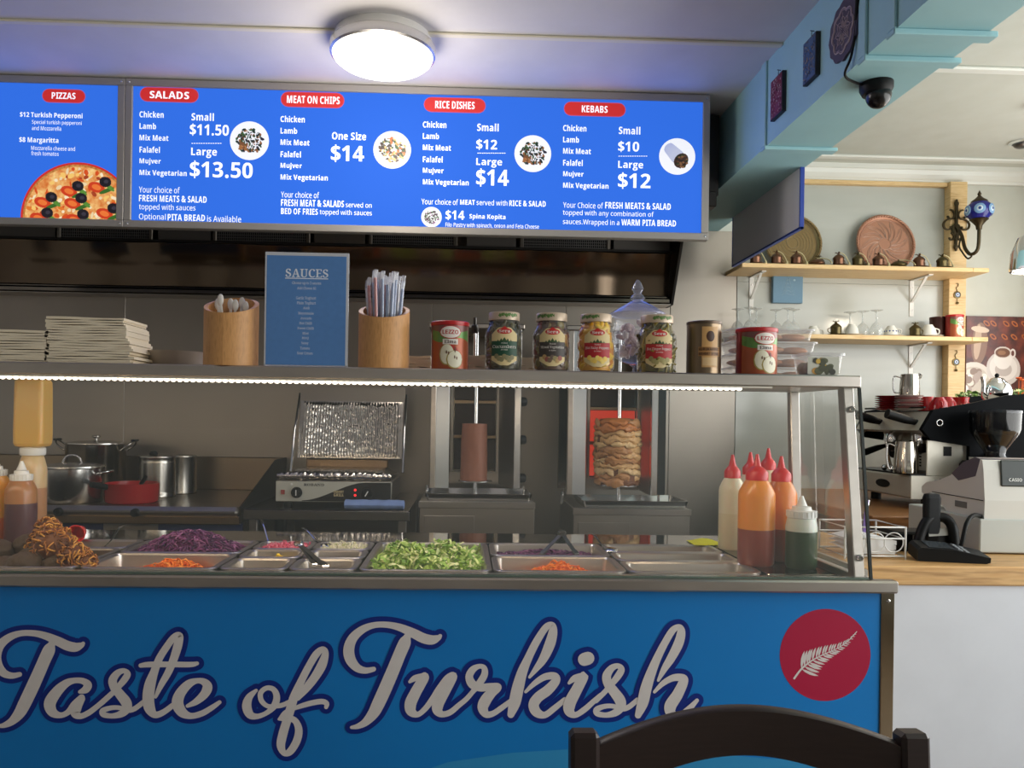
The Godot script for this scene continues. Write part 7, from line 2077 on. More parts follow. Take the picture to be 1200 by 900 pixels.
# ---------------------------------------------------------------- espresso machine, grinder and cups
func build_coffee_corner() -> void:
	var by := P(1045, 597, 2.82).y
	var xb := P(1020, 600, 2.62).x
	var zf := dz(2.61)
	var o := thing("coffee_bench", "wooden coffee bench under the espresso machine", "bench", Vector3(xb, 0, zf))
	var plank := grain(mat("oiled plank", S(150, 108, 66), 0.45), noise_tex(0.02, [S(150, 124, 92), S(255, 240, 214), S(206, 178, 140)], 101, 256, 256, Vector2(0.5, 7.0)), 2.2)
	var zl := BACK + 0.06 - zf
	obj("top", B.new().span(Vector3(0, by - 0.04, zl), Vector3(2.88 - xb, by, 0), 0.004), plank, o)
	obj("cabinet", B.new().span(Vector3(0.04, 0, zl + 0.02), Vector3(2.86 - xb, by - 0.04, -0.08)), mat("dark cabinet", S(44, 40, 38), 0.5), o)
	# machine: its working side faces the kitchen, the black end cheek faces the room
	var dn := 2.82
	var c1 := P(1087, 520, dn)
	var xw: float = c1.x
	var zn := dz(dn)
	var W := 0.46
	var ytop := P(1087, 481, dn).y
	var m := thing("espresso_machine", "steel espresso machine with a black end cheek and two groups", "coffee machine", Vector3(xw, by, zn))
	var H := ytop - by
	var st := mat("machine steel", S(198, 193, 180), 0.38, 0.35)
	for q in [Vector3(0.03, 0, -0.05), Vector3(0.03, 0, -W + 0.05), Vector3(0.42, 0, -0.05), Vector3(0.42, 0, -W + 0.05)]:
		obj("foot", B.new().lathe([Vector2(0.02, 0), Vector2(0.02, 0.03), Vector2(0.013, 0.04), Vector2(0, 0.04)], 14, q), black_plastic, m)
	obj("base", B.new().span(Vector3(-0.06, 0.04, -W), Vector3(0.46, 0.125, 0.0), 0.006), st, m)
	obj("drip_grate", B.new().span(Vector3(-0.055, 0.125, -W + 0.01), Vector3(0.13, 0.131, -0.01)), mat("dark grate", S(34, 34, 34), 0.4, 0.6), m)
	obj("badge", at(B.new(), Vector3(-0.0605, 0.083, -W * 0.42), Vector3(0, -90, 0)).prism(circle_poly(Vector2.ZERO, 0.05, 0.016, 24), 0, 0.002), black_plastic, m)
	obj("back_plate", B.new().span(Vector3(0.13, 0.125, -W), Vector3(0.46, H - 0.02, -0.004), 0.003), st, m)
	obj("side_plate", B.new().span(Vector3(0.0, 0.125, -0.01), Vector3(0.15, H - 0.11, -0.003), 0.002).span(Vector3(-0.06, 0.04, -0.003), Vector3(0.46, 0.125, 0.001)), st, m)
	obj("side_label", B.new().span(Vector3(0.062, 0.2, -0.003), Vector3(0.092, 0.235, -0.001)), black_plastic, m)
	var vents := B.new()
	for i in 5:
		for j in 9:
			vents.box(Vector3(0.1285, 0.15 + j * 0.012, -W * 0.72 + i * 0.018), Vector3(0.003, 0.007, 0.009))
	obj("vent_slots", vents, black_plastic, m)
	var fa := B.new()
	fa.t = Transform3D(Basis(Vector3(1, 0, 0), Vector3.UP, Vector3(0, 0, 1)), Vector3.ZERO)
	fa.prism(PackedVector2Array([Vector2(0.02, H - 0.085), Vector2(-0.035, H - 0.075), Vector2(0.01, H - 0.004), Vector2(0.46, H), Vector2(0.46, H - 0.085)]), -W, -0.006)
	obj("head_casing", fa, st, m)
	var ck := PackedVector2Array([Vector2(0.005, H - 0.11), Vector2(-0.03, H - 0.07), Vector2(0.012, H + 0.002), Vector2(0.16, H + 0.03), Vector2(0.30, H + 0.062), Vector2(0.52, H + 0.075), Vector2(0.53, 0.06), Vector2(0.15, 0.06), Vector2(0.15, H - 0.13)])
	mat("satin black", S(14, 16, 19), 0.6).metallic_specular = 0.15
	obj("end_cheek", B.new().prism(ck, -0.006, 0.014), mat("satin black", S(14, 16, 19), 0.6), m)
	obj("end_cheek", at(B.new(), Vector3(0, 0, -W - 0.008)).prism(ck, -0.01, 0.008), mat("satin black", S(14, 16, 19), 0.6), m)
	obj("emblem", B.new().tube(ring_pts(0.011, 20, Vector3(0.035, H - 0.045, 0.015)), 0.0025, 6, false, true), chrome, m)
	obj("cup_rail", B.new().tube([Vector3(0.0, H + 0.012, -W + 0.01), Vector3(0.0, H + 0.012, -0.02)], 0.004, 6), black_plastic, m)
	for k in 2:
		var zz := -0.14 - k * 0.2
		obj("group_head", B.new().lathe([Vector2(0.034, H - 0.125), Vector2(0.036, H - 0.09), Vector2(0.03, H - 0.075), Vector2(0, H - 0.075)], 22, Vector3(0.06, 0, zz)), chrome, m)
		var pf := obj("portafilter", B.new().lathe([Vector2(0, H - 0.165), Vector2(0.022, H - 0.16), Vector2(0.03, H - 0.14), Vector2(0.03, H - 0.125)], 20, Vector3(0.06, 0, zz)).tube([Vector3(0.045, H - 0.162, zz), Vector3(0.045, H - 0.185, zz)], 0.007, 8), mat("dark steel", S(70, 68, 66), 0.3, 0.9), m)
		obj("handle", B.new().tube([Vector3(0.03, H - 0.14, zz + 0.01), Vector3(-0.02, H - 0.15, zz + 0.03), Vector3(-0.085, H - 0.168, zz + 0.055)], [0.007, 0.012, 0.014], 10), black_plastic, pf)
		obj("steam_wand", B.new().tube(spline([Vector3(0.0, H - 0.075, zz - 0.09), Vector3(-0.03, H - 0.1, zz - 0.085), Vector3(-0.03, H - 0.15, zz - 0.08), Vector3(-0.015, 0.15, zz - 0.08)], 5), 0.005, 8), chrome, m)
	for q in [[1040, 496, 3.12, 1010, 487], [1092, 497, 2.87, 1058, 484]]:
		var a := P(q[0], q[1], q[2]) - m.position
		a.x = -0.012
		a.y = H - 0.045
		obj("steam_lever", B.new().tube([a, a + Vector3(-0.045, 0.012, 0), a + Vector3(-0.115, 0.032, 0.0)], [0.011, 0.017, 0.0185], 12), black_plastic, m)
	for k in 3:
		obj("gauge", B.new().ball(Vector3(-0.03, 0.142, -0.12 - k * 0.06), Vector3(0.011, 0.012, 0.011), 12, 8), chrome, m)
	# saucers, cups and jugs on the machine
	var yt := ytop + 0.001
	var gx := func(u, d): return P(u, 475, d).x
	var order := ["lowest", "second from below", "third from below", "middle one", "third from above", "second from above", "topmost"]
	for k in 7:
		saucer("red saucer on the espresso machine, %s of its stack" % order[k], Vector3(gx.call(1041, 3.05), yt + 0.0085 * k, dz(3.05)), "red saucers on the espresso machine", S(150, 34, 40), 0.05)
	for k in 7:
		saucer(("pale grey" if k % 2 == 0 else "dusty pink") + " saucer under the steel jug, %s of its stack" % order[k], Vector3(gx.call(1065, 2.97), yt + 0.0085 * k, dz(2.97)), "grey saucers on the espresso machine", S(196, 186, 180) if k % 2 == 0 else S(186, 120, 118), 0.052)
	jug("steel milk jug standing on the stack of saucers", Vector3(gx.call(1065.5, 2.97), yt + 0.0085 * 7, dz(2.97)), 0.036, 0.082, 160)
	jug("tall steel milk jug on the espresso machine's drip tray", Vector3(P(1094, 540, 2.76).x - 0.0, by + 0.0005, dz(2.745)), 0.043, 0.0, 170)
	var rg := "red coffee cups on the espresso machine"
	var rc := S(160, 26, 30)
	china_cup("red coffee cup lying upside down beside the grey saucers", Vector3(gx.call(1087, 2.97), yt, dz(2.97)), true, 200, rg, rc, 1.2)
	china_cup("red coffee cup upside down on the machine, before the wooden post", Vector3(gx.call(1111, 3.0), yt, dz(3.01)), true, 30, rg, rc, 1.25)
	china_cup("red coffee cup upside down, next to the black cheek's rise", Vector3(gx.call(1100, 2.885), yt, dz(2.885)), true, 250, rg, rc, 1.1)
	china_cup("red coffee cup standing upright behind the black cheek", Vector3(gx.call(1124, 3.1), yt, dz(3.11)), false, 60, rg, rc, 1.3)
	china_cup("red coffee cup upside down at the back of the machine's top", Vector3(gx.call(1140, 3.1), yt, dz(3.17)), true, 90, rg, rc, 1.2)
	# teapot on the machine's back edge
	var tp := thing("teapot", "round chrome teapot with a domed lid on the coffee machine", "teapot", Vector3(P(1168, 460, 2.95).x, yt, dz(2.95)), 0)
	var lift := P(1168, 472, 2.95).y - yt
	obj("stand", B.new().lathe([Vector2(0, 0), Vector2(0.05, 0), Vector2(0.05, maxf(lift, 0.02)), Vector2(0, maxf(lift, 0.02))], 24), mat("dark grate", S(34, 34, 34), 0.4, 0.6), tp)
	var ty := maxf(lift, 0.02)
	obj("body", B.new().lathe([Vector2(0, ty), Vector2(0.035, ty), Vector2(0.05, ty + 0.02), Vector2(0.054, ty + 0.045), Vector2(0.046, ty + 0.07), Vector2(0.03, ty + 0.082)], 32), chrome, tp)
	var tl := obj("lid", B.new().lathe([Vector2(0.032, ty + 0.081), Vector2(0.022, ty + 0.094), Vector2(0.006, ty + 0.1), Vector2(0, ty + 0.1)], 28), chrome, tp)
	obj("lid_knob", B.new().ball(Vector3(0, ty + 0.106, 0), Vector3(0.008, 0.009, 0.008), 12, 8), black_plastic, tl)
	obj("spout", B.new().tube(spline([Vector3(-0.04, ty + 0.02, 0.01), Vector3(-0.062, ty + 0.035, 0.015), Vector3(-0.062, ty + 0.07, 0.015), Vector3(-0.068, ty + 0.1, 0.015)], 5), 0.008, 10), chrome, tp)
	# flowering plant behind the machine
	var pg := [lin(96, 128, 62), lin(138, 164, 96), lin(70, 100, 50), lin(176, 190, 140)]
	for q in [[1142, 462, 3.47, 90, "leafy green trailing plant behind the red cups", false], [1200, 458, 3.2, 130, "leafy plant with orange flowers beside the teapot", true]]:
		var c := P(q[0], q[1], q[2])
		var pl := thing("flowering_plant" if q[5] else "leafy_plant", q[4], "plant", Vector3(c.x, by, dz(q[2])))
		var hgt := c.y - by
		obj("pot", B.new().lathe([Vector2(0, 0), Vector2(0.05, 0), Vector2(0.062, hgt - 0.06), Vector2(0.066, hgt - 0.05), Vector2(0.058, hgt - 0.05), Vector2(0, hgt - 0.06)], 24), mat("terracotta", S(150, 90, 66), 0.7), pl)
		var lv := B.new()
		for k in q[3]:
			var a := rng.randf() * TAU
			var d := sqrt(rng.randf()) * 0.075
			lv.c = pg[rng.randi() % 4]
			lv.t = Transform3D(Basis.from_euler(Vector3(rng.randf_range(-1, 1), rng.randf() * 6, rng.randf_range(-1, 1))), Vector3(cos(a) * d, hgt - 0.035 + rng.randf() * 0.055 - d * 0.25, sin(a) * d))
			lv.grid(2, 3, func(s, t): return Vector3((s - 0.5) * 0.016 * sin(PI * clampf(t, 0.05, 1.0)), 0.004 * sin(t * 3.0), (t - 0.5) * 0.03))
		lv.t = Transform3D.IDENTITY
		lv.c = Color.WHITE
		tag(obj("foliage", lv, tinted("plant leaves"), pl, true), "", "", "", "stuff")
		if q[5]:
			for k in 6:
				var fo := Vector3(-0.03 + 0.02 * (k % 3), hgt + 0.045 + 0.008 * (k % 2), 0.03 - 0.02 * (k / 3))
				var fl := B.new()
				for w in 6:
					fl.ball(fo + Vector3(cos(w * 1.05) * 0.007, 0, sin(w * 1.05) * 0.007), Vector3(0.006, 0.004, 0.006), 7, 5)
				fl.tube([fo, Vector3(fo.x, hgt - 0.02, fo.z)], 0.0015, 5)
				obj("flower", fl, mat("orange petals", S(214, 96, 40), 0.6), pl)
	# grinder with a smoked hopper
	var gc := P(1166, 520, 2.71)
	var g := thing("coffee_grinder", "black coffee grinder with a smoked plastic hopper", "coffee grinder", Vector3(gc.x, 0.9, dz(2.71)))
	var yy := func(v): return P(1166, v, 2.71).y - 0.9
	obj("body", B.new().span(Vector3(-0.08, by - 0.9, -0.09), Vector3(0.1, yy.call(541), 0.08), 0.012), black_plastic, g)
	obj("collar", B.new().lathe([Vector2(0.078, yy.call(541)), Vector2(0.08, yy.call(536)), Vector2(0.05, yy.call(534)), Vector2(0.03, yy.call(530))], 30), chrome, g)
	obj("hopper", B.new().lathe([Vector2(0.03, yy.call(533)), Vector2(0.04, yy.call(526)), Vector2(0.075, yy.call(508)), Vector2(0.079, yy.call(503)), Vector2(0.081, yy.call(483))], 34), glass("smoked plastic", S(8, 10, 12), 0.93, 0.12), g)
	obj("beans", B.new().lathe([Vector2(0, yy.call(530)), Vector2(0.035, yy.call(525)), Vector2(0.07, yy.call(509)), Vector2(0, yy.call(506))], 28), mat("coffee beans", S(36, 24, 18), 0.5), g)
	obj("hopper_lid", B.new().lathe([Vector2(0.083, yy.call(484)), Vector2(0.082, yy.call(481)), Vector2(0.03, yy.call(479)), Vector2(0, yy.call(478))], 34), glass("smoked lid", S(40, 42, 46), 0.7, 0.05), g)
func jug(label: String, pos: Vector3, r: float, h: float, turn: float) -> void:
	var o := thing("milk_jug", label, "jug", pos, turn, "steel milk jugs")
	var y0 := 0.0
	if h <= 0.0:           # stands on the drip tray level
		y0 = 0.0
		h = 0.135
		o.position.y += 0.132
		h = 0.118
		o.position.x += -0.035
		o.position.z -= 0.13
	obj("body", B.new().lathe([Vector2(0, 0), Vector2(r, 0), Vector2(r * 1.02, 0.006), Vector2(r * 0.98, h * 0.45), Vector2(r * 0.86, h), Vector2(r * 0.82, h), Vector2(r * 0.92, h * 0.4), Vector2(0, 0.004)], 32), mat("jug steel", S(206, 200, 190), 0.13, 1.0), o)
	obj("handle", B.new().tube(spline([Vector3(r * 0.9, h * 0.85, 0), Vector3(r * 1.5, h * 0.9, 0), Vector3(r * 1.6, h * 0.5, 0), Vector3(r * 1.45, h * 0.15, 0), Vector3(r * 1.0, h * 0.12, 0)], 5), 0.003, 7), chrome, o)
	obj("spout", B.new().tube([Vector3(-r * 0.8, h * 0.86, 0), Vector3(-r * 1.08, h * 1.01, 0)], [0.012, 0.007], 8), mat("jug steel", S(206, 200, 190), 0.13, 1.0), o)

# ---------------------------------------------------------------- till counter
func build_till() -> void:
	var cy := 0.9
	var zf := PY(1150, 664, cy).z
	var x0 := 0.958
	var wood := grain(mat("till counter wood", S(218, 182, 134), 0.45), noise_tex(0.02, [S(170, 140, 100), S(255, 244, 220), S(226, 196, 150)], 111, 256, 256, Vector2(0.5, 8.0)), 1.5)
	var t := thing("till_counter", "white till counter with a thick wooden top", "counter", Vector3(x0, 0, zf))
	obj("top", B.new().span(Vector3(0, cy - 0.05, -0.6), Vector3(2.88 - x0, cy, 0), 0.004), wood, t)
	obj("front", B.new().span(Vector3(0.0, 0.0, -0.585), Vector3(2.88 - x0, cy - 0.05, -0.012)), grain(mat("white counter front", S(224, 226, 232), 0.5), noise_tex(0.02, [S(246, 246, 246), S(255, 255, 255)], 113), 1.0), t)
	# cash register: drawer, wedge body in profile, customer display
	var xl := P(1148, 630, 2.13).x
	var zr := dz(2.13)
	var r := thing("cash_register", "pale grey cash register with a dark display, on its drawer", "cash register", Vector3(xl, cy, zr), -4)
	var grey := mat("register grey", S(212, 210, 202), 0.5)
	var drawer := mat("register drawer grey", S(186, 189, 183), 0.45)
	obj("drawer", B.new().span(Vector3(0.0, 0.004, -0.40), Vector3(0.42, 0.098, 0.0), 0.003), drawer, r)
	for q in [Vector3(0.03, 0, -0.03), Vector3(0.03, 0, -0.37), Vector3(0.39, 0, -0.03), Vector3(0.39, 0, -0.37)]:
		obj("foot", B.new().lathe([Vector2(0.012, 0), Vector2(0.012, 0.005), Vector2(0, 0.005)], 12, q), black_plastic, r)
	var pr := PackedVector2Array()       # (z towards the room, y)
	for q in [[-0.006, 0.098], [-0.004, 0.15], [-0.012, 0.235], [-0.018, 0.262], [-0.05, 0.268], [-0.11, 0.25], [-0.18, 0.208], [-0.24, 0.19], [-0.32, 0.175], [-0.345, 0.16], [-0.345, 0.142], [-0.31, 0.128], [-0.22, 0.112], [-0.2, 0.098]]:
		pr.append(Vector2(q[0], q[1]))
	var bd := B.new()
	bd.t = Transform3D(Basis(Vector3(0, 0, 1), Vector3.UP, Vector3(-1, 0, 0)), Vector3(0.40, 0, 0))
	bd.prism(pr, 0.0, 0.385)
	var body := obj("body", bd, grey, r)
	var kp := B.new()      # dark sloping window over the printer, and keys
	kp.t = Transform3D(Basis(Vector3(0, 0, 1), Vector3.UP, Vector3(-1, 0, 0)), Vector3(0.401, 0, 0))
	kp.prism(PackedVector2Array([Vector2(-0.028, 0.2665), Vector2(-0.052, 0.2695), Vector2(-0.112, 0.2515), Vector2(-0.172, 0.2145), Vector2(-0.135, 0.196), Vector2(-0.05, 0.215)]), -0.001, 0.387)
	obj("printer_window", kp, mat("smoky window", S(96, 88, 96), 0.3), body)
	var keys := B.new()
	for i in 8:
		for j in 4:
			keys.box(Vector3(0.05 + i * 0.04, 0.197 - j * 0.006, -0.215 - j * 0.03), Vector3(0.028, 0.012, 0.02), 0.003)
	obj("keys", keys, mat("key grey", S(90, 92, 94), 0.5), body)
	obj("seam", B.new().span(Vector3(0.013, 0.148, -0.28), Vector3(0.0147, 0.150, -0.01)), black_plastic, body)
	obj("customer_display", at(B.new(), Vector3(0.06, 0.19, -0.009), Vector3(-5, 0, 0)).span(Vector3(0, 0, 0), Vector3(0.34, 0.074, 0.006), 0.003), mat("display green black", S(26, 38, 34), 0.4), r)
	obj("lettering", at(B.new(), Vector3(0.08, 0.205, -0.0025), Vector3(-5, 0, 0)).text("CASIO", sans_bold, Rect2(0, 0, 0.036, 0.009)), mat("display print", S(220, 222, 218), 0.4), r)
	obj("side_label", B.new().span(Vector3(0.0135, 0.118, -0.15), Vector3(0.0148, 0.136, -0.09)), mat("grey print", S(110, 110, 108), 0.5), body)
	obj("power_cord", B.new().tube(spline([Vector3(0.014, 0.104, -0.02), Vector3(-0.03, 0.11, 0.02), Vector3(-0.065, 0.09, 0.05), Vector3(-0.085, 0.03, 0.06), Vector3(-0.095, 0.006, 0.04)], 6), 0.006, 8), black_plastic, r)
	# card terminal
	var a := PY(1076, 655, cy)
	var e := PY(1153, 660, cy)
	var ct := thing("card_terminal", "black card payment terminal with coloured keys lying on the wood", "card terminal", (a + e) / 2 + Vector3(0, 0.005, -0.01), -12)
	ct.rotation.x = deg_to_rad(8.0)
	mat("terminal black", S(22, 24, 26), 0.5).metallic_specular = 0.3
	var L := 0.088
	var tb := B.new()
	tb.t = Transform3D(Basis.IDENTITY, Vector3.ZERO)
	tb.prism(PackedVector2Array([Vector2(-L, 0.0), Vector2(-L, 0.03), Vector2(-L + 0.008, 0.037), Vector2(0.0, 0.034), Vector2(L - 0.02, 0.02), Vector2(L, 0.016), Vector2(L, 0.004), Vector2(L - 0.01, 0)]), -0.036, 0.036)
	obj("body", tb, mat("terminal black", S(22, 24, 26), 0.5), ct)
	obj("screen", at(B.new(), Vector3(-0.03, 0.0365, 0), Vector3(0, 0, -2)).box(Vector3.ZERO, Vector3(0.06, 0.002, 0.055), 0.0005), mat("dark screen", S(60, 66, 70), 0.15), ct)
	for i in 3:
		for j in 3:
			var col: Color = [S(120, 124, 128), S(120, 124, 128), [S(190, 60, 50), S(206, 180, 60), S(70, 140, 70)][j]][i]
			obj("key", at(B.new(), Vector3(0.018 + i * 0.018, 0.031 - i * 0.0055, 0.02 - j * 0.02), Vector3(0, 0, -17)).box(Vector3.ZERO, Vector3(0.013, 0.004, 0.015), 0.001), mat("key " + col.to_html(), col, 0.4), ct)
	obj("card_slot", B.new().span(Vector3(L - 0.006, 0.007, -0.028), Vector3(L + 0.0008, 0.013, 0.028), 0.001), mat("silver slot", S(150, 152, 154), 0.3, 0.5), ct)
	# terminal's stand: upright handset in an arched cradle, with a slim printer beside it
	var hp := P(1099, 640, 2.12)
	var hs := thing("handset_cradle", "black upright handset in an arched cradle beside the cash register", "phone", Vector3(hp.x, cy, dz(2.12)))
	var arch := B.new()
	arch.tube(spline([Vector3(-0.06, 0.0, 0.0), Vector3(-0.045, 0.05, -0.01), Vector3(-0.025, 0.088, -0.015), Vector3(0.0, 0.1, -0.02), Vector3(0.03, 0.098, -0.015), Vector3(0.045, 0.07, -0.005), Vector3(0.05, 0.0, 0.0)], 6), 0.0135, 10)
	obj("cradle", arch, black_plastic, hs)
	obj("cradle_back", B.new().span(Vector3(-0.045, 0.0, -0.03), Vector3(0.045, 0.055, -0.014), 0.004), black_plastic, hs)
	obj("cradle_label", at(B.new(), Vector3(0.005, 0.06, -0.008), Vector3(-12, 0, 4)).box(Vector3.ZERO, Vector3(0.055, 0.02, 0.002)), mat("grey sticker", S(150, 148, 140), 0.5), hs)
	var hd := B.new()
	loft(hd, [rounded(-0.03, 0.014, -0.03, -0.008, 0.01, 0.006, 0.03), rounded(-0.03, 0.014, -0.03, -0.006, 0.01, 0.0, 0.05), rounded(-0.03, 0.016, -0.034, -0.006, 0.01, 0.0, 0.155), rounded(-0.03, 0.016, -0.034, -0.006, 0.01, 0.004, 0.166), rounded(-0.03, 0.016, -0.034, -0.006, 0.01, 0.01, 0.168)])
	obj("handset", hd, mat("terminal black", S(22, 24, 26), 0.5), hs)
	obj("handset_cap", at(B.new(), Vector3(-0.006, 0.168, -0.02)).box(Vector3.ZERO, Vector3(0.014, 0.002, 0.01)), mat("grey print", S(110, 110, 108), 0.5), hs)
	var bp := P(1072, 640, 2.2)
	var pb := thing("receipt_printer", "low black box with a grey label behind the card terminal", "printer", Vector3(bp.x, cy, dz(2.21)))
	obj("body", B.new().span(Vector3(-0.075, 0, -0.05), Vector3(0.045, 0.055, 0.05), 0.006), black_plastic, pb)
	obj("label", B.new().span(Vector3(-0.03, 0.035, 0.05), Vector3(0.03, 0.047, 0.051)), mat("grey sticker", S(150, 148, 140), 0.5), pb)
	obj("cable", B.new().tube(spline([Vector3(-0.03, 0.02, 0.05), Vector3(-0.01, 0.03, 0.07), Vector3(0.01, 0.012, 0.085), Vector3(0.02, 0.008, 0.1)], 5), 0.003, 6), mat("grey cable", S(170, 170, 168), 0.5), pb)
	# wire rack of napkins at the end of the food case
	var wr := PY(1022, 654, cy)
	var rack := thing("napkin_rack", "white wire rack holding folded paper napkins beside the glass case", "rack", Vector3(wr.x, cy, wr.z - 0.06))
	var wm := mat("white wire", S(214, 214, 210), 0.35, 0.3)
	var hx := 0.082
	var hz := 0.075
	for y in [0.008, 0.055, 0.085]:
		obj("wire_loop", B.new().tube([Vector3(-hx, y, -hz), Vector3(hx, y, -hz), Vector3(hx, y, hz), Vector3(-hx, y, hz)], 0.0026, 6, false, true), wm, rack)
	for sx in [-1, 1]:
		for sz in [-1, 1]:
			obj("wire_post", B.new().tube([Vector3(sx * hx, 0, sz * hz), Vector3(sx * hx, 0.087, sz * hz)], 0.0026, 6), wm, rack)
	for k in 3:
		var rg := []
		for i in 24:
			rg.append(Vector3(-0.05 + k * 0.05 + cos(TAU * i / 24) * 0.026, 0.045 + sin(TAU * i / 24) * 0.026, hz))
		obj("wire_ring", B.new().tube(rg, 0.0016, 5, false, true), wm, rack)
	var nk := mat("white napkin", S(226, 226, 224), 0.85)
	for k in 3:
		single("folded_napkin", B.new().grid(14, 6, func(s, q): return Vector3((s - 0.5) * 0.13, 0.002 + 0.011 * sin(PI * s) + 0.002 * sin(q * 5.0), (q - 0.5) * 0.12), Vector3.UP).grid(14, 1, func(s, q): return Vector3((s - 0.5) * 0.13, lerpf(-0.009, 0.002, q) + 0.011 * sin(PI * s) * q, 0.06), Vector3(0, 0, 1)), nk, "folded white paper napkin in the wire rack, %s one" % ["lowest", "middle", "topmost"][k], "napkin", rack.position + Vector3(0, 0.02 + 0.012 * k, 0), 4.0 * k - 4.0, "folded napkins in the wire rack")
	for k in 3:
		var pn := thing("ballpoint_pen", ["purple ballpoint pen leaning in the napkin rack", "blue ballpoint pen leaning in the napkin rack", "violet ballpoint pen with a clip in the napkin rack"][k], "pen", rack.position + Vector3(-0.004 + k * 0.018, 0.03, -0.05), 0, "pens in the napkin rack")
		var dirv := Vector3(0.12 * (k - 1), 1, -0.05).normalized()
		obj("barrel", B.new().tube([Vector3.ZERO, dirv * 0.115], 0.0045, 8), mat("pen %d" % k, [S(110, 84, 170), S(70, 80, 180), S(136, 96, 190)][k], 0.3), pn)
		obj("tip", B.new().tube([Vector3.ZERO, -dirv * 0.012], [0.0045, 0.001], 8), chrome, pn)
		obj("clip", B.new().bar(dirv * 0.085 + Vector3(0.005, 0, 0), dirv * 0.115 + Vector3(0.005, 0, 0), 0.0015, 0.003), chrome, pn)

# ---------------------------------------------------------------- things on and under the beam
func build_beam_things() -> void:
	# hanging sign panel, seen from its plain back
	var za := dz(2.78)
	var zb := dz(3.5)
	var sp := thing("hanging_sign_panel", "flat sign panel with a blue edge hanging under the beam", "sign", Vector3(BEAM1 - 0.012, BEAMY - 0.225, (za + zb) / 2))
	var hl := (za - zb) / 2
	obj("board", B.new().span(Vector3(-0.004, 0.006, -hl + 0.004), Vector3(0.008, 0.225, hl - 0.006)), mat("lavender board", S(222, 220, 230), 0.5), sp)
	var bl := mat("blue sign edge", S(24, 62, 160), 0.4)
	for s in [[Vector3(-0.006, 0, -hl), Vector3(0.01, 0.008, hl)], [Vector3(-0.006, 0.0, hl - 0.007), Vector3(0.01, 0.225, hl)], [Vector3(-0.006, 0, -hl), Vector3(0.01, 0.225, -hl + 0.007)]]:
		obj("edge", B.new().span(s[0], s[1], 0.001), bl, sp)
	# dome security camera with its cable
	var c := PY(1027, 98, BEAMY)
	var cam := thing("security_camera", "black dome security camera under the beam", "camera", Vector3(c.x, BEAMY, c.z))
	obj("base", B.new().lathe([Vector2(0, 0), Vector2(0.043, 0), Vector2(0.043, -0.016), Vector2(0.036, -0.03), Vector2(0, -0.03)], 30), black_plastic, cam)
	obj("eyeball", B.new().ball(Vector3(0.004, -0.034, 0.004), Vector3(0.033, 0.035, 0.033), 24, 14), mat("camera black", S(18, 18, 20), 0.25), cam)
	obj("lens", at(B.new(), Vector3(0.008, -0.052, 0.022), Vector3(130, 15, 0)).lathe([Vector2(0.014, 0), Vector2(0.013, 0.004), Vector2(0.009, 0.004), Vector2(0, 0.001)], 18), chrome, cam)
	var q1 := P(1001, 78, 2.0)
	var fx := BEAM0 - c.x - 0.006
	var pts := [Vector3(-0.03, -0.005, 0.0), Vector3(-0.07, -0.007, 0.02), Vector3(fx - 0.004, -0.008, dz(2.02) - c.z), Vector3(fx - 0.002, 0.03, dz(1.99) - c.z), Vector3(fx, 0.11, dz(1.97) - c.z), Vector3(fx - 0.008, 0.2, dz(1.945) - c.z), Vector3(fx - 0.008, 0.283, dz(1.925) - c.z)]
	obj("cable", B.new().tube(spline(pts, 6), 0.0034, 8), black_plastic, cam)
	obj("cable_sleeve", B.new().tube([pts[4], pts[5]], 0.0065, 8), black_plastic, cam)
	# two small tiles on nails and a round medallion, all flat on the beam's kitchen face
	var on_face := func(u, v): 
		var r := ray(u, v)
		return EYE + r * ((BEAM0 - EYE.x) / r.x)
	var tile := func(label: String, us: Array, top: Array, base: Color, ink: Array, seed_: int):
		var a: Vector3 = on_face.call(us[0], us[1])
		var e: Vector3 = on_face.call(us[2], us[3])
		var h := absf(top[1] - top[0])
		var o := thing("hanging_tile", label, "wall ornament", Vector3(BEAM0, minf(a.y, e.y), (a.z + e.z) / 2), 0, "small hanging tiles on the beam")
		var w := absf(a.z - e.z)
		var hh := absf(a.y - e.y)
		obj("block", B.new().span(Vector3(-0.014, 0, -w / 2), Vector3(0, hh, w / 2), 0.001), mat("dark tile edge", S(30, 26, 34), 0.5), o)
		var pa := B.new()
		var rr := RandomNumberGenerator.new()
		rr.seed = seed_
		pa.c = base.srgb_to_linear()
		pa.face([Vector3(-0.0145, 0.003, -w / 2 + 0.003), Vector3(-0.0145, 0.003, w / 2 - 0.003), Vector3(-0.0145, hh - 0.003, w / 2 - 0.003), Vector3(-0.0145, hh - 0.003, -w / 2 + 0.003)], Vector3(-1, 0, 0))
		for k in 160:
			pa.c = ink[rr.randi() % ink.size()].srgb_to_linear()
			pa.box(Vector3(-0.0148 - 0.00001 * k, rr.randf_range(0.006, hh - 0.006), rr.randf_range(-w / 2 + 0.006, w / 2 - 0.006)), Vector3(0.0006, rr.randf_range(0.002, 0.006), rr.randf_range(0.002, 0.006)))
		obj("pattern_print", pa, tinted("tile print"), o, true)
		obj("nail", B.new().tube([Vector3(0, hh + 0.02, 0), Vector3(-0.012, hh + 0.021, 0)], 0.0012, 6).tube([Vector3(-0.008, hh - 0.002, 0), Vector3(-0.008, hh + 0.02, 0)], 0.001, 5), black_plastic, o)
	tile.call("small blue and grey patterned tile hanging on the beam", [946, 102, 962, 36], [0, 1], S(70, 96, 128), [S(150, 140, 130), S(60, 110, 160), S(110, 104, 112), S(48, 58, 84)], 4)
	tile.call("small crimson patterned tile hanging on the beam", [907.5, 143, 922, 82], [0, 1], S(120, 36, 56), [S(170, 130, 130), S(140, 40, 60), S(88, 26, 44), S(190, 160, 160)], 5)
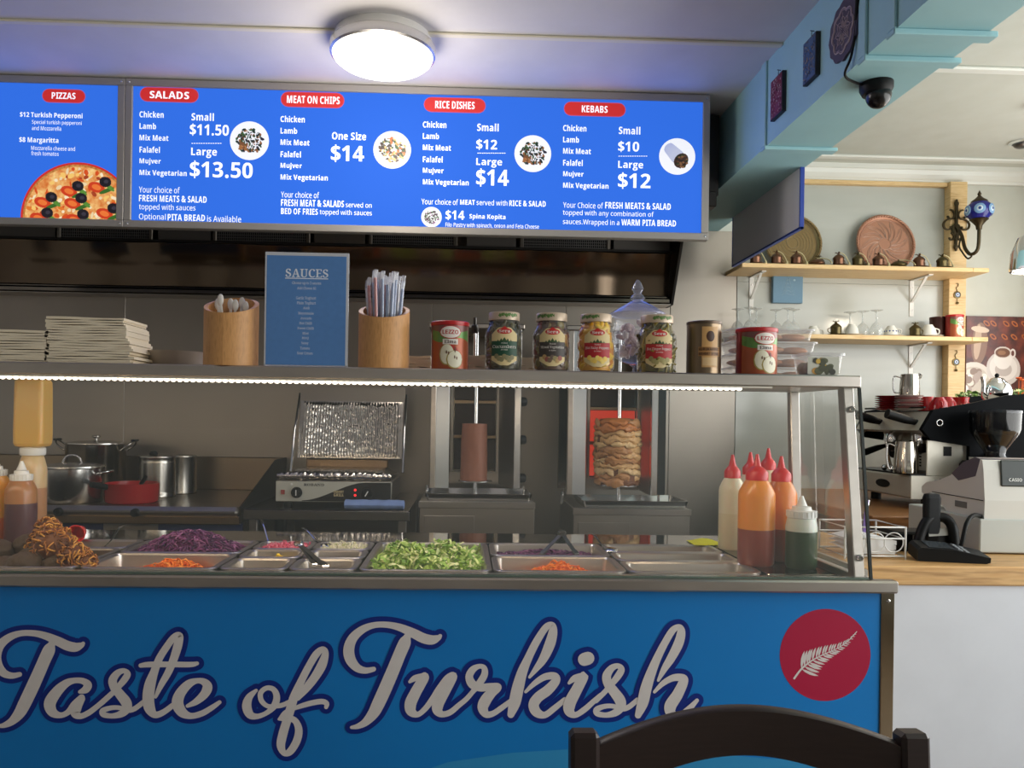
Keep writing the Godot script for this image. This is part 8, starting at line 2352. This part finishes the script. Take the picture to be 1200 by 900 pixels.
	var a: Vector3 = on_face.call(975, 50)
	var e: Vector3 = on_face.call(1010, 20)
	var mc: Vector3 = on_face.call(991, 36)
	var md := thing("round_medallion", "scalloped round dark medallion with a pale flower, on the beam", "wall ornament", Vector3(BEAM0, mc.y, mc.z))
	var R := 0.078
	var pp := PackedVector2Array()
	for k in 48:
		var an := TAU * k / 48.0
		var rad := R * (1.0 + 0.035 * cos(an * 12.0))
		pp.append(Vector2(cos(an), sin(an)) * rad)
	var bm := B.new()
	bm.t = Transform3D(Basis(Vector3(0, 0, 1), Vector3.UP, Vector3(-1, 0, 0)), Vector3.ZERO)
	bm.prism(pp, 0.0, 0.008)
	obj("disc", bm, mat("medallion dark", S(70, 60, 76), 0.6), md)
	var fl := B.new()
	fl.t = Transform3D(Basis(Vector3(0, 0, 1), Vector3.UP, Vector3(-1, 0, 0)), Vector3(-0.0085, 0, 0))
	for w in [[0.66, 0.10, 0.0022], [0.60, 0.10, 0.001], [0.34, 0.14, 0.0011], [0.14, 0.2, 0.0011]]:
		var ring := []
		for k in 64:
			var an := TAU * k / 64.0
			var rad: float = R * (w[0] + w[1] * absf(cos(an * 4.0)))
			ring.append(Vector3(cos(an) * rad, sin(an) * rad, 0))
		fl.tube(ring, w[2], 4, false, true)
	for k in 8:
		var an := TAU * k / 8.0
		fl.tube([Vector3(cos(an), sin(an), 0) * R * 0.08, Vector3(cos(an), sin(an), 0) * R * 0.62], 0.0009, 4)
	obj("flower_print", fl, mat("medallion pale", S(176, 160, 166), 0.6), md)

# ---------------------------------------------------------------- dark wooden chair in front
func build_chair() -> void:
	var d := 0.96
	var wood := grain(mat("dark stained wood", S(46, 33, 30), 0.38), noise_tex(0.02, [S(190, 176, 168), S(255, 250, 246)], 121, 256, 256, Vector2(0.6, 8.0)), 4.0)
	var cl := P(684, 870, d)
	var cr := P(1067, 875, d)
	var cx := (cl.x + cr.x) / 2
	var ch := thing("wooden_chair", "dark stained wooden chair with an arched top rail before the counter", "chair", Vector3(cx, 0, dz(d)))
	var hw := (cr.x - cl.x) / 2
	var pw := 0.036
	var yl := P(684, 852, d).y
	var yr := P(1067, 860, d).y
	var yp := (yl + yr) / 2
	for s in [-1, 1]:
		# back post, raked, from the floor to its squared head
		var b := B.new()
		b.bar(Vector3(s * (hw - 0.01), 0.0, 0.06), Vector3(s * hw, 0.45, 0.03), 0.034, 0.034, Vector3(0, 0, 1), 0.004)
		b.bar(Vector3(s * hw, 0.44, 0.03), Vector3(s * hw, yp, 0.0), pw, 0.03, Vector3(0, 0, 1), 0.005)
		obj("back_post", b, wood, ch)
		obj("front_leg", B.new().bar(Vector3(s * (hw - 0.005), 0.0, 0.42), Vector3(s * (hw - 0.01), 0.43, 0.40), 0.036, 0.036, Vector3(0, 0, 1), 0.004), wood, ch)
		obj("side_stretcher", B.new().bar(Vector3(s * (hw - 0.008), 0.2, 0.05), Vector3(s * (hw - 0.008), 0.2, 0.41), 0.018, 0.026, Vector3.UP, 0.003), wood, ch)
	# arched rails, bowed backwards
	var rail := func(top_mid: float, top_end: float, bot_mid: float, bot_end: float, called: String):
		var b := B.new()
		var bow := func(s): return -0.022 * sin(PI * s)
		var yt := func(s): return lerpf(top_end, top_mid, pow(sin(PI * s), 0.9))
		var yb := func(s): return lerpf(bot_end, bot_mid, sin(PI * s))
		var X := func(s): return lerpf(-hw + pw * 0.4, hw - pw * 0.4, s)
		var th := 0.011
		b.grid(30, 6, func(s, t): return Vector3(X.call(s), lerpf(yb.call(s) + 0.003, yt.call(s) - 0.003, t), bow.call(s) + th), Vector3(0, 0, 1))
		b.grid(30, 6, func(s, t): return Vector3(X.call(s), lerpf(yb.call(s) + 0.003, yt.call(s) - 0.003, t), bow.call(s) - th), Vector3(0, 0, -1))
		for q in [[1.0, 1], [0.0, -1]]:
			b.grid(30, 4, func(s, t):
				var a: float = (t - 0.5) * PI
				return Vector3(X.call(s), (yt.call(s) - 0.003 if q[0] > 0.5 else yb.call(s) + 0.003) + q[1] * 0.003 * cos(a), bow.call(s) + th * sin(a)), Vector3(0, q[1], 0))
		obj(called, b, wood, ch)
	var ym := P(848, 834.5, d).y
	var ye := (P(702, 862, d).y + P(1050, 870, d).y) / 2
	var bm := P(858, 892, d).y
	rail.call(ym, ye - 0.004, bm, bm - 0.05, "top_rail")
	rail.call(0.66, 0.645, 0.615, 0.6, "middle_rail")
	rail.call(0.55, 0.54, 0.51, 0.5, "lower_rail")
	var seat := B.new()
	loft(seat, [rounded(-hw - 0.012, hw + 0.012, 0.03, 0.44, 0.03, 0.006, 0.43), rounded(-hw - 0.012, hw + 0.012, 0.03, 0.44, 0.03, 0.0, 0.437), rounded(-hw - 0.012, hw + 0.012, 0.03, 0.44, 0.03, 0.0, 0.447), rounded(-hw - 0.012, hw + 0.012, 0.03, 0.44, 0.03, 0.006, 0.452)])
	obj("seat", seat, wood, ch)
	obj("front_stretcher", B.new().bar(Vector3(-hw, 0.25, 0.41), Vector3(hw, 0.25, 0.41), 0.018, 0.026, Vector3.UP, 0.003), wood, ch)
